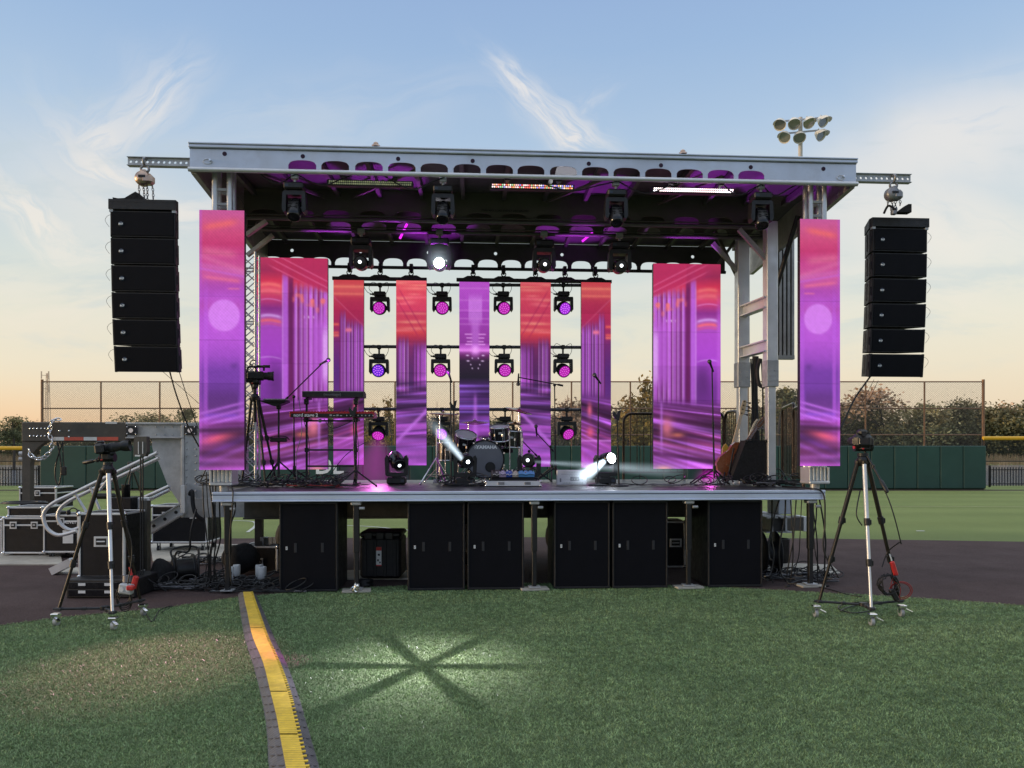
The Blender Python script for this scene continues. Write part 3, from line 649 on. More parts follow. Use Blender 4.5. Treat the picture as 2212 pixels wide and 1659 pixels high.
# ================================================================ the mobile stage: trailer, deck, roof, masts, gooseneck
st = Thing('mobile_stage', 'silver mobile trailer stage with open roof and gooseneck', 'stage', (0, 0, 0), FR_S)
def sp(name, mb, mats, parent=None, label=None): return st.part(name, mb, mats, parent, None, label)
m = MB(); m.ob((-HW + .02, .065, 1.10), (HW - .02, 3.80, 1.175)); deck = sp('deck', m, M_deck)
m = MB()
m.ob((-HW, -.012, 1.150), (HW, .062, 1.182), .006); m.ob((-HW + .003, .004, 1.142), (HW - .003, .060, 1.150), mat=1); m.ob((-HW, -.004, 1.085), (HW, .060, 1.142), .005); m.ob((-HW + .002, -.018, 1.066), (HW - .002, .060, 1.085), .005)
sp('front_rail', m, [M_edge, M_dksteel])
for s_ in (-1, 1):
    m = MB(); a = s_ * (HW - .03); m.ob((a - .03, .07, 1.066), (a + .03, 3.80, 1.178), .004); sp('side_rail', m, M_alud)
for d0, z0, z1, sa, sb in ((1.02, .80, 1.06, -3.55, 2.75), (2.35, .74, 1.06, -3.2, 2.9)):
    m = MB(); m.ob((sa, d0, z0), (sb, d0 + .05, z1)); m.ob((sa, d0 - .05, z0 - .02), (sb, d0 + .10, z0)); sp('chassis_beam', m, M_steel)
LEGS = [492, 770, 1154, 1487, 1750.5]
for px in LEGS:
    c = S(px, 1170, .08); m = MB(); m.ob((c.x - .034, .05, .46), (c.x + .034, .12, 1.064), .006); m.ob((c.x - .026, .058, .03), (c.x + .026, .112, .47), .004); m.ob((c.x - .06, .02, 1.02), (c.x + .06, .14, 1.062), .01, 1)
    m.cyl((c.x + .04, .03, .985), (c.x + .10, .03, .985), .018, n=10, mat=1); m.ob((c.x - .07, .015, .0335), (c.x + .07, .155, .045), mat=1); sp('leg', m, [M_blk, M_galv])
    if px > 600:
        m = MB(); m.box((c.x, .09, .016), (.33 if px < 1700 else .30, .20, .022), Euler((0, 0, .1)).to_matrix(), .003)
        lab = {770: 'pale plywood pad under the stage leg with crumpled foil on it', 1154: 'plywood pad under the middle stage leg between subwoofer pairs', 1487: 'plywood pad under the stage leg beside the last subwoofer', 1750.5: 'plywood pad under the corner stage leg among loose cables'}[px]
        single('plywood_pad', m, M_paleply, lab, 'pad', (c.x, .09, 0), FR_S)
# crumpled foil ball on the second leg's pad
c = S(768, 1276, -.06); m = MB(); m.ball((c.x, -.02, .07), .045, 9, 6)
for v_ in m.v: v_ += Vector((random.gauss(0, .008), random.gauss(0, .008), random.gauss(0, .008)))
for i in range(len(m.sm)): m.sm[i] = False
single('foil_ball', m, mat('crumpled_foil', (.8, .82, .82), .18, 1, .1, 30), 'crumpled silver foil ball at the foot of a stage leg', 'foil ball', (c.x, -.02, .03), FR_S)

# --- roof
s0, s1 = S(408, 340, 0).x, S(1851, 372, 0).x; ZB, ZT = 4.885, 5.195
def notch_plate(m, sa, sb, d0, d1, zb, zt, notches, mat_=0, flat=.55):
    xs = [(sa, zb)]
    for c, wd_, hh in sorted(notches):
        a, b = c - wd_ / 2, c + wd_ / 2
        if a < sa or b > sb: continue
        xs.append((a, zb)); N = 14
        for k in range(N + 1):
            t = -1 + 2 * k / N; xs.append((c + t * wd_ / 2, zb + hh * (flat + (1 - flat) * max(0, 1 - abs(t) ** 2.6) ** .5)))
        xs.append((b, zb))
    xs.append((sb, zb))
    for (xa_, za), (xb_, zb_) in zip(xs, xs[1:]):
        if abs(xb_ - xa_) > 1e-6:
            m.quad((xa_, d0, za), (xb_, d0, zb_), (xb_, d0, zt), (xa_, d0, zt), mat_); m.quad((xb_, d1, zb_), (xa_, d1, za), (xa_, d1, zt), (xb_, d1, zt), mat_)
        m.quad((xa_, d0, za), (xa_, d1, za), (xb_, d1, zb_), (xb_, d0, zb_), mat_)
    m.quad((sa, d0, zt), (sb, d0, zt), (sb, d1, zt), (sa, d1, zt), mat_); m.quad((sa, d0, zb), (sa, d0, zt), (sa, d1, zt), (sa, d1, zb), mat_); m.quad((sb, d0, zb), (sb, d1, zb), (sb, d1, zt), (sb, d0, zt), mat_)
m = MB(); ar = [(S(px, 365, 0).x, .318, .118) for px in (653, 724, 797, 868, 938, 1009, 1079, 1147, 1217, 1286, 1354, 1422, 1490, 1557, 1623)]
notch_plate(m, s0 + .01, s1 - .01, 0, .006, ZB + .02, ZT - .068, ar)
m.ob((s0, -.030, ZT - .062), (s1, .03, ZT - .022), .008); m.ob((s0, -.038, ZT - .022), (s1, .03, ZT), .006); m.ob((s0 + .004, .002, ZT - .068), (s1 - .004, .02, ZT - .060), mat=1)
fas = sp('fascia', m, [M_fas, M_dksteel])
m = MB(); m.cyl((s0, -.014, ZB), (s1, -.014, ZB), .028, n=14); sp('rail_tube', m, M_alu, fas)
M_hole = mat('hole_shadow', (.03, .012, .035), .9)
for px, py in ((485, 332), (654, 337.5), (860, 343), (1021, 347.5), (1272, 353.5), (1428, 357), (1622, 361), (1779, 364.5)):
    c = S(px, py, -.004); m = MB(); m.cyl((c.x, -.004, c.z), (c.x, -.001, c.z), .025, n=18); sp('port_hole', m, M_hole, fas)
for px, py in ((449, 349), (1816, 384)):
    c = S(px, py, 0); m = MB(); m.tube([(c.x + .05 * math.cos(a), -.008, c.z + .028 * math.sin(a)) for a in [2 * PI * k / 18 for k in range(18)]], .004, 6, True); m.cyl((c.x + .03, -.03, c.z + .012), (c.x + .03, .0, c.z + .012), .012, n=8); sp('locking_ring', m, M_chr, fas)
for px, py in ((812, 318), (1475, 336)):
    c = S(px, py, 0); m = MB(); m.lathe([(.05, 0), (.05, .018), (.028, .022), (.030, .045), (.012, .058), (.001, .062)], 14, Matrix.Translation((c.x, .0, ZT + .001))); sp('roof_cap', m, M_gold, fas)
RB = [(1.40, 4.755, 5.16, S(527, 470, 1.4).x, S(1662, 485, 1.4).x), (1.86, 4.735, 5.10, S(535, 505, 1.86).x, S(1650, 515, 1.86).x)]
for k, (d_, zb_, zt_, sa, sb) in enumerate(RB):
    n = 15; m = MB(); notch_plate(m, sa, sb, d_, d_ + .008, zb_ + .03, zt_, [(sa + (sb - sa) * (i + .55) / n, .34, .10) for i in range(n)]); bm_ = sp('cross_beam', m, M_beam)
    m = MB(); m.cyl((sa, d_ - .02, zb_), (sb, d_ - .02, zb_), .026, n=12); m.cyl((sa, d_ - .02, zb_ + .05), (sb, d_ - .02, zb_ + .05), .010, n=8); sp('rail_tube', m, M_rfm, bm_)
    if k == 0: c = S(1091, 455, 1.39); sp('lettering', txt_at('7500# MAX LOAD EVENLY DISTRIBUTED', .036, (c.x, d_ - .004, c.z), bold=.001), M_dksteel, bm_)
dR = 3.32; sa, sb = S(556, 570, dR).x, S(1566, 575, dR).x; zr = S(1000, 581, dR).z; pit = .378; n = int((sb - sa) / pit)
m = MB(); notch_plate(m, sa, sb, dR, dR + .008, zr + .02, zr + .19, [(S(849, 560, dR).x + pit * i, .315, .135) for i in range(-9, 20)], 0, .45); k_ = int((sb - sa) / .97)
m.perf((sa, dR, zr + .19), (1, 0, 0), (0, 0, 1), k_, (sb - sa) / k_, .13, .026, -.008); m.ob((sa, dR, zr + .32), (sb, dR + .008, zr + .42)); rb = sp('rear_beam', m, M_roofin)
m = MB(); m.cyl((sa, dR - .03, zr), (sb, dR - .03, zr), .026, n=12); sp('rail_tube', m, M_dksteel, rb)
ztr = zr + .42
m = MB(); m.prism([(0, 5.135), (1.62, 5.165), (3.34, ztr + .01), (3.34, ztr + .05), (1.62, 5.20), (0, 5.175)], (s0 + .01, .01, 0), (0, 1, 0), (0, 0, 1), (s1 - s0 - .02, 0, 0)); sp('roof_skin', m, M_roofin)
for s_, sg in ((s0, 1), (s1, -1)):
    m = MB(); m.prism([(.01, ZB - .02), (1.4, 4.80), (3.34, zr), (3.34, ztr), (1.62, 5.15), (.01, 5.12)], (s_ + sg * .01, 0, 0), (0, 1, 0), (0, 0, 1), (sg * .05, 0, 0)); m.bar((s_ + sg * .05, .02, ZB - .01), (s_ + sg * .05, 3.3, zr), .06, .06); sp('side_beam', m, M_alud)
for i in range(14):
    x = s0 + .35 + (s1 - s0 - .7) * i / 13
    m = MB(); m.bar((x, .04, 5.06), (x + .02, 1.39, 5.09), .05, .07); sp('rafter', m, M_rfm)
    m = MB(); m.bar((x, 1.88, 5.05), (x, dR - .02, ztr - .03), .05, .07); sp('rafter', m, M_rfm)
for px0, px1 in ((520, 700), (1330, 1180), (900, 760), (1560, 1420)):
    m = MB(); m.bar((S(px0, 400, .1).x, .1, 4.98), (S(px1, 420, 1.3).x, 1.3, 5.02), .03, .03); sp('wind_brace', m, M_beam)
# --- front corner lift columns
for px, n_ in ((484, 'L'), (1760, 'R')):
    c = S(px, 700, .24); x = c.x
    for ox in (-.085, .085):
        for oy in (-.06, .07):
            m = MB(); m.cyl((x + ox, .24 + oy, 1.27), (x + ox, .24 + oy, 5.10), .036, n=12); col_ = sp('lift_column', m, M_alu) if (ox < 0 and oy < 0) else sp('lift_tube', m, M_alu, col_)
    m = MB()
    for z in (4.55, 4.72, 3.9, 3.0, 2.1): m.bar((x - .1, .18, z), (x + .1, .18, z), .03, .03); m.bar((x - .1, .31, z), (x + .1, .31, z), .03, .03)
    sp('cross_tie', m, M_alud, col_)
    m = MB(); m.ob((x - .13, .10, 1.25), (x + .13, .38, 1.29), .01); m.ob((x - .10, .13, 1.29), (x + .10, .35, 1.47), .006)
    for k in range(6): q = x - .115 + .046 * k; m.ob((q - .012, .11, 1.29), (q + .012, .37, 1.455), .003)
    sp('column_base', m, M_alu, col_)
    m = MB(); m.cyl((x, .24, 1.176), (x, .24, 1.25), .055, n=16); sp('column_foot', m, M_galv, col_)
# --- masts on the trailer ends
def mast(nx, ny0, fx, sgn):
    a = S(nx, 800, 1.30); b = S(fx, 800, 2.02)
    for c, w_, zs in ((a, .155, S(0, 822, 1.3).z), (b, .175, S(0, 824, 2.02).z)):
        m = MB(); m.ob((c.x - w_ / 2, c.y - .08, zs), (c.x + w_ / 2, c.y + .08, 4.80), .008); p_ = sp('mast_post', m, M_alu)
        m = MB(); m.ob((c.x - w_ / 2 + .022, c.y - .06, 1.176), (c.x + w_ / 2 - .022, c.y + .06, zs), .006); sp('inner_post', m, M_alu, p_)
        m = MB(); m.ob((c.x - w_ / 2 - .004, c.y - .092, zs - .03), (c.x + w_ / 2 + .004, c.y + .09, zs + .33), .004)
        for i in (-1, 1):
            for j in range(3): m.cyl((c.x + i * w_ * .25, c.y - .094, zs + .05 + .07 * j), (c.x + i * w_ * .25, c.y - .104, zs + .05 + .07 * j), .012, n=8)
        sp('splice_collar', m, M_galv, p_)
    for py in (654, 748):
        z0 = S(nx, py, 1.3).z; h_ = .14; m = MB(); p0, p1 = Vector((a.x - sgn * .06, 1.24, z0)), Vector((b.x - sgn * .02, 2.08, z0)); up = Vector((0, 0, 1))
        m.bar(p0, p1, .018, h_); m.bar(p0 + up * h_ / 2, p1 + up * h_ / 2, .12, .016); m.bar(p0 - up * h_ / 2, p1 - up * h_ / 2, .12, .016); sp('tie_beam', m, M_alu)
    for c in (a, b):
        m = MB(); m.bar((c.x - sgn * .07, c.y, 4.30), (c.x - sgn * .44, c.y, 4.70), .05, .06); sp('knee_brace', m, M_alud)
    return a, b
ma, mb_ = mast(1664, 0, 1603, 1)
for q0, q1, dd in (((532, 508), (576, 478), 1.3), ((534, 552), (590, 508), 1.9)):
    m = MB(); m.bar(S(*q0, dd), S(*q1, dd), .07, .05); sp('knee_brace', m, M_alud)
for (q0, q1) in (((1540, 585), (1600, 505)), ((1545, 500), (1598, 610))):
    m = MB(); m.bar(S(*q0, 2.1), S(*q1, 2.1), .05, .04); sp('knee_brace', m, M_beam)
# --- folded wing frame, hydraulic strut and brown rail beside the mast
fr_ = MB(); cz = S(1700, 440, 2.3).z; bz = S(1700, 768, 2.3).z; xa_, xb_ = S(1676, 600, 2.3).x, S(1712, 600, 2.3).x
for i in range(5): x = xa_ + (xb_ - xa_) * i / 4; fr_.ob((x - .02, 2.28, bz), (x + .02, 2.34, cz))
fr_.ob((xa_ - .02, 2.27, bz - .06), (xb_ + .02, 2.35, bz)); fr_.ob((xa_ - .02, 2.27, cz), (xb_ + .02, 2.35, cz + .06)); wf = sp('wing_frame', fr_, M_alud)
m = MB(); m.ob((xa_, 2.345, bz), (xb_, 2.36, cz)); sp('wing_skin', m, M_steel, wf)
m = MB(); m.cyl(S(1724, 466, 1.2), S(1678, 618, 1.6), .035, n=10); m.cyl(S(1678, 618, 1.6), S(1668, 660, 1.7), .02, n=8, mat=1); sp('lift_ram', m, [M_dksteel, M_chr])
m = MB(); m.ob(S(1725, 900, 1.9) - Vector((0, .03, 0)), S(1733.5, 704, 1.9) + Vector((0, .03, 0)), .004); m.bar(S(1729, 704, 1.9), S(1729, 470, 1.9), .04, .04, mat=1); sp('wing_rail', m, [mat('tan_rail', (.23, .16, .085), .6, 0, .15, 3), M_alu])
m = MB(); m.tube(spline([S(1632, 770, 2.3), S(1630, 850, 2.3), S(1634, 940, 2.3), S(1638, 1036, 2.3)], 5), .05, 8); m.tube(spline([S(1642, 775, 1.5), S(1636, 800, 1.5), S(1640, 830, 1.5), S(1652, 836, 1.5)], 6), .028, 8)
for i, px in enumerate((1622, 1626, 1645)): m.tube(spline([S(px, 775, 2.2), S(px + 3, 880, 2.2), S(px - 4, 1036, 2.2)], 5), .012, 6)
sp('hydraulic_hose', m, M_rub)

# --- gooseneck
gd = 1.5
def P3(px, py, d_=gd): return S(px, py, d_)
m = MB(); a, b = P3(46, 954), P3(273, 912); m.ob((a.x, gd, a.z), (b.x, gd + .36, b.z), .012)
poly = [P3(*q) for q in ((46, 953), (100, 953), (92, 957), (80, 966), (70, 978), (65, 992), (63, 1005), (63, 1082), (46, 1082))]
m.prism([(q.x, q.z) for q in poly], (0, gd + .02, 0), (1, 0, 0), (0, 0, 1), (0, .10, 0))
gn = sp('gooseneck', m, M_steel)
m = MB()
for i in range(6):
    for py in (926, 942): c = P3(65 + 8 * i, py); m.ball((c.x, gd - .002, c.z), (.014, .008, .014), 8, 5)
for q in ((129, 931), (149, 931), (149, 944)): c = P3(*q); m.ball((c.x, gd - .002, c.z), (.014, .008, .014), 8, 5)
sp('bolt', m, M_chr, gn)
for x0_, x1_, mt in ((114, 139, M_label), (139, 181, M_red), (181, 210, M_label), (210, 256, M_red)):
    a, b = P3(x0_, 951.5), P3(x1_, 944); m = MB(); m.ob((a.x, gd - .004, a.z), (b.x - .003, gd - .001, b.z)); sp('reflector_strip', m, mat('reflective_red', (.62, .10, .06), .35) if mt is M_red else mt, gn)
a, b = P3(228, 915.5), P3(253, 911); m = MB(); m.ob((a.x, gd - .004, a.z), (b.x, gd - .001, b.z)); sp('label_plate', m, M_label, gn)
for q in ((38, 980), (38, 992)): c = P3(*q); m = MB(); m.cyl((c.x - .03, gd + .1, c.z), (c.x + .09, gd + .1, c.z), .03, n=10); sp('jack_pin', m, M_galv, gn)
def chain_mb(pts, r=.022, wire=.007, mat_=0):
    m = MB(); pts = spline(pts, 14); acc, last = 0, pts[0]; k = 0
    for p_, q_ in zip(pts, pts[1:]):
        acc += (q_ - p_).length
        if acc >= r * 1.9:
            t = (q_ - p_).normalized(); n_ = t.orthogonal().normalized(); n_ = n_ if k % 2 else t.cross(n_); acc = 0; k += 1
            m.tube([q_ + t * (r * 1.35 * math.cos(a)) + n_ * (r * .8 * math.sin(a)) for a in [2 * PI * j / 10 for j in range(10)]], wire, 5, True, mat=mat_)
    return m
cp = [P3(*q) + Vector((0, -.05, 0)) for q in ((131, 905), (119, 909), (113, 925), (112, 940), (117, 958), (113, 975), (98, 989), (82, 990), (70, 982), (66, 968))]
cp[0].y += .1; sp('safety_chain', chain_mb(cp, .030, .010), M_chr, gn)
m = MB(); m.tube(spline([P3(*q) + Vector((0, -.03, 0)) for q in ((138, 954), (131, 975), (123, 1005), (122, 1030), (129, 1048), (134, 1025), (133, 990), (126, 954))], 6), .010, 6); m.tube(spline([P3(*q) + Vector((0, -.03, 0)) for q in ((138, 954), (139, 985), (141, 1012))], 5), .008, 6); c = P3(141, 1017); m.ob((c.x - .03, gd - .05, c.z - .06), (c.x + .03, gd - .01, c.z + .06), .01); sp('brake_cable', m, M_cable, gn)
m = MB(); a, b = P3(273, 947), P3(397, 913); m.ob((a.x, gd + .02, a.z), (b.x, gd + .30, b.z), .004); m.ob((a.x, gd - .03, b.z - .025), (b.x, gd + .33, b.z), .004); m.ob((a.x, gd - .03, a.z), (b.x, gd + .33, a.z + .02), .004); nk = sp('neck_beam', m, M_galv)
pl = [(275, 948), (321, 948), (322, 965), (326, 982), (336, 998), (345, 1020), (354, 1044), (367, 1066), (377, 1081), (388, 1104), (397, 1118), (397, 948)]
m = MB(); q_ = [P3(*p_) for p_ in pl[1:]]; m.prism([(v_.x, v_.z) for v_ in q_], (0, gd + .10, 0), (1, 0, 0), (0, 0, 1), (0, .03, 0)); sp('gusset_plate', m, M_galv, nk)
m = MB(); a, b = P3(397, 1118), P3(440, 913); m.ob((a.x, gd, a.z), (b.x + .5, gd + .34, b.z), .006); m.ob((a.x - .03, gd - .02, a.z), (a.x + .01, gd + .36, b.z), .004); m.ob((a.x, gd - .012, a.z), (b.x + 1.6, gd + .30, a.z + .26), .004); ub = sp('upright_beam', m, M_galv)
m = MB()
for py in range(955, 1115, 15): 
    for px in (403, 423): c = P3(px, py); m.ball((c.x, gd - .002, c.z), (.013, .009, .013), 8, 5)
for px in range(336, 397, 18):
    for py in (922, 939): c = P3(px, py); m.ball((c.x, gd + .018, c.z), (.012, .008, .012), 8, 5)
sp('bolt', m, M_galv, ub)
for x0_, x1_ in ((274, 299), (400, 427)):
    a, b = P3(x0_, 940), P3(x1_, 920); m = MB(); m.ob((a.x, gd - .04, a.z), (b.x, gd - .0325, b.z), .002); c = (a + b) / 2; m.cyl((c.x, gd - .042, c.z), (c.x, gd - .06, c.z), .03, n=14, mat=1)
    for i in (-1, 1):
        for j in (-1, 1): m.ball((c.x + i * .055, gd - .042, c.z + j * .045), (.01, .008, .01), 8, 5, None, 1)
    sp('tie_down_plate', m, [M_dksteel, M_chr], ub)
m = MB(); a, b = P3(324, 1142, gd - .1), P3(392, 1100, gd - .1); m.bar(a, b, .05, .15); m.bar(a + Vector((0, -.03, -.075)), b + Vector((0, -.03, -.075)), .08, .015); m.bar(a + Vector((0, -.03, .075)), b + Vector((0, -.03, .075)), .08, .015)
for t in (.15, .5, .85): c = a.lerp(b, t); m.cyl(c + Vector((0, -.034, 0)), c + Vector((0, -.026, 0)), .022, n=12, mat=1)
sp('stabiliser_arm', m, [M_alu, M_dksteel])
m = MB(); a, b = P3(393, 1108, gd - .15), P3(402, 1048, gd - .15); m.ob((a.x, gd - .2, a.z), (b.x, gd - .12, b.z), .004); sp('release_plate', m, M_label)
m = MB(); a = P3(306, 1243, gd - .6); b = P3(322, 1076, gd - .6); m.ob((a.x, gd - .66, 0.0), (b.x, gd - .54, b.z), .004); m.ob((a.x - .05, gd - .66, b.z - .03), (b.x + .03, gd - .54, b.z + .01), .004, 1); m.ob((a.x - .02, gd - .675, 0), (a.x + .004, gd - .52, b.z), .003, 1); sp('outrigger_post', m, [mat('bare_steel_post', (.12, .11, .09), .55, .3, .3, 4), M_alu])
m = MB(); m.tube(spline([P3(410, 1068, gd - .1), P3(415, 1062, gd - .15), P3(417, 1090, gd - .15), P3(424, 1112, gd - .15), P3(440, 1124, gd - .1)], 6), .028, 8); sp('hydraulic_hose', m, M_rub)
# trailer wheels, jack legs and outrigger under the far end
for px, d_ in ((655, 2.2), (1010, 2.2), (1235, 2.2)):
    c = S(px, 1150, d_); Mx = Matrix.Translation((c.x, d_, .40)) @ Matrix.Rotation(PI / 2, 4, 'X'); m = MB(); m.lathe([(.20, -.11), (.33, -.12), (.385, -.07), (.39, 0), (.385, .07), (.33, .12), (.20, .11)], 26, Mx); wl = sp('wheel', m, M_rub); m = MB(); m.lathe([(.0001, .05), (.10, .06), (.17, .10), (.205, .115)], 20, Mx); sp('rim', m, M_galv, wl)
m = MB(); a, b = S(1645, 1150, 1.3), S(1702, 1115, 1.3); zc_ = (a.z + b.z) / 2
for x in (S(1662, 1130, 1.3).x, S(1692, 1130, 1.3).x): m.ob((x - .012, 1.2, a.z), (x + .012, 2.2, b.z)); m.ob((x - .08, 1.2, b.z - .02), (x + .08, 2.2, b.z)); m.ob((x - .08, 1.2, a.z), (x + .08, 2.2, a.z + .02))
sp('outrigger_beam', m, M_galv); m = MB(); m.ob(S(1668, 1150, 1.29) + Vector((0, 0, 0)), S(1690, 1115, 1.31)); sp('outrigger_core', m, M_dksteel)
m = MB(); c = S(1674, 1190, 1.25); m.cyl((c.x, 1.25, .16), (c.x, 1.25, a.z), .022, n=12); m.lathe([(.07, 0.005), (.07, .03), (.045, .06), (.045, .16), (.0001, .165)], 14, Matrix.Translation((c.x, 1.25, 0)), 1); sp('levelling_jack', m, [M_chr, M_dksteel])
m = MB(); m.ob(S(1681, 1111, 1.6), S(1711, 1070, 1.6) + Vector((0, .4, 0)), .01); sp('control_box', m, mat('pale_blue_paint', (.50, .55, .62), .5))
m = MB(); m.ob(S(1696, 1147, 1.5), S(1736, 1117, 1.5) + Vector((0, .3, 0)), .01); m.ob(S(1736, 1148, 1.495), S(1745, 1116, 1.5) + Vector((0, .3, 0)), .004, 1); sp('step_box', m, [M_steel, M_alu])
for px in (560, 1600): m = MB(); c = S(px, 1150, 1.9); m.ob((c.x - .05, 1.85, .02), (c.x + .05, 1.95, .80)); m.ob((c.x - .14, 1.78, 0.002), (c.x + .14, 2.02, .02)); sp('jack_leg', m, M_dksteel)
# guard rails at the back and side of the deck
M_rail = mat('guard_rail_paint', (.05, .035, .028), .32, .6, .2, 4)
def guard(pa, pb, top, d0, d1, lab, nb):
    a, b = S(pa, 1000, d0), S(pb, 1000, d1); a.z = b.z = DK; zt_ = S((pa + pb) / 2, top, (d0 + d1) / 2).z; u_ = (b - a).normalized(); L = (b - a).length; r_ = .14; t_ = Thing('guard_rail', lab, 'guard rail', (a + b) / 2, FR_S)
    pts = [a, a + Vector((0, 0, zt_ - DK - r_))] + [a + u_ * (r_ - r_ * math.cos(k * PI / 12)) + Vector((0, 0, zt_ - DK - r_ + r_ * math.sin(k * PI / 12))) for k in range(1, 7)]
    pts += [b - u_ * (r_ - r_ * math.cos(k * PI / 12)) + Vector((0, 0, zt_ - DK - r_ + r_ * math.sin(k * PI / 12))) for k in range(6, 0, -1)] + [b + Vector((0, 0, zt_ - DK - r_)), b]
    m = MB(); m.tube(pts, .022, 10); m.bar(a + Vector((0, 0, .12)), b + Vector((0, 0, .12)), .03, .03); f_ = t_.part('frame', m, M_rail)
    m = MB()
    for k in range(1, nb): q = a.lerp(b, k / nb); m.cyl(q + Vector((0, 0, .12)), q + Vector((0, 0, zt_ - DK - .01)), .008, n=6)
    t_.part('bar_grille', m, M_rail)
guard(1347, 1478, 894, 3.7, 3.7, 'dark tubular guard rail half behind the wide screen by the cedar', 9)
guard(1520, 1563, 889, 3.65, 3.55, 'narrow guard rail end showing beside the wide screen edge', 5)
guard(1566, 1594, 889, 3.5, 3.0, 'guard rail behind the bass guitar neck', 6)
guard(1690, 1716, 877, 2.6, 1.3, 'rust glinting guard rail between the mast and the corner screen', 8)
guard(1714, 1736, 880, 1.2, .55, 'guard rail almost hidden behind the corner screen', 6)

# ================================================================ LED screens
def lerp_stops(v, stops):
    xs = [s_[0] for s_ in stops]; return np.stack([np.interp(v, xs, [s_[1][k] for s_ in stops]) for k in range(3)], -1)
def vnoise(U, V, fx, fy, seed):
    r = np.random.default_rng(seed); g = r.random((int(fy) + 3, int(fx) + 3)); x, y = np.clip(U, 0, .9999) * fx, np.clip(V, 0, .9999) * fy; i, j = x.astype(int), y.astype(int); a, b = x - i, y - j; a = a * a * (3 - 2 * a); b = b * b * (3 - 2 * b)
    return (g[j, i] * (1 - a) + g[j, i + 1] * a) * (1 - b) + (g[j + 1, i] * (1 - a) + g[j + 1, i + 1] * a) * b
def over(img, a, col): a = np.clip(a, 0, 1)[..., None]; return img * (1 - a) + np.array(col, float) * a
def g1(x, c, s_): return np.exp(-((x - c) / s_) ** 2)
def ss(x, a, b): t = np.clip((x - a) / (b - a), 0, 1); return t * t * (3 - 2 * t)
def win(x, a, b, e=.015):
    e = e * 1.5; return ss(x, a - e, a + e) * (1 - ss(x, b - e, b + e))
LAV, MAR, CRI, ORG, IND = (182, 96, 214), (112, 26, 84), (196, 42, 84), (240, 92, 92), (82, 44, 150)
def stripes(img, U, V, u0, u1, v0, v1, n, seed, la=LAV, da=MAR):
    r = np.random.default_rng(seed); m_ = win(U, u0, u1, .01) * win(V, v0, v1, .03); img = over(img, m_ * .75, da); e = np.linspace(u0, u1, n + 1)
    for a, b in zip(e, e[1:]): w_ = (b - a) * r.uniform(.22, .42); c = (a + b) / 2 + r.uniform(-.1, .1) * (b - a); img = over(img, m_ * win(U, c - w_, c + w_, .012) * r.uniform(.6, 1.0), np.array(la) * r.uniform(.85, 1.12)); img = over(img, m_ * g1(U, c + w_, .008) * .6, (225, 160, 235))
    return img
def floorlines(img, U, V, v0, slope, n, seed, col=(172, 92, 212)):
    r = np.random.default_rng(seed); n = int(n * 1.6); base = lerp_stops(V, [(0, (90, 36, 100)), (v0, (100, 40, 110)), (.8, (106, 40, 92)), (.9, (116, 46, 88)), (1, (140, 54, 140))]); a = ss(V, v0 - .02, v0 + .03); img = img * (1 - a[..., None]) + base * a[..., None]
    for i in range(n):
        c = v0 + (1 - v0 + .25) * (i + r.uniform(.1, .9)) / n; w_ = r.uniform(.0025, .0075) * (1 + i / n); k = slope * r.uniform(.85, 1.15) * (.25 + .9 * i / n); img = over(img, a * g1(V + k * U, c, w_) * r.uniform(.45, .95), np.array(col) * r.uniform(.85, 1.15))
    for i in range(10): c = v0 + (1 - v0) * r.random(); img = over(img, a * g1(V + slope * .4 * U, c + slope * .2, r.uniform(.005, .012)) * .65, (80, 24, 66))
    return bands(img, U, V + slope * .5 * U, v0 + slope * .3, seed + 1)
def bands(im, U, V, v0, seed):
    a = ss(V, v0, v0 + .06) * .42; n = vnoise(U * .35, V, 3, 46, seed) - .5; return im * (1 + (2.2 * a * n)[..., None])
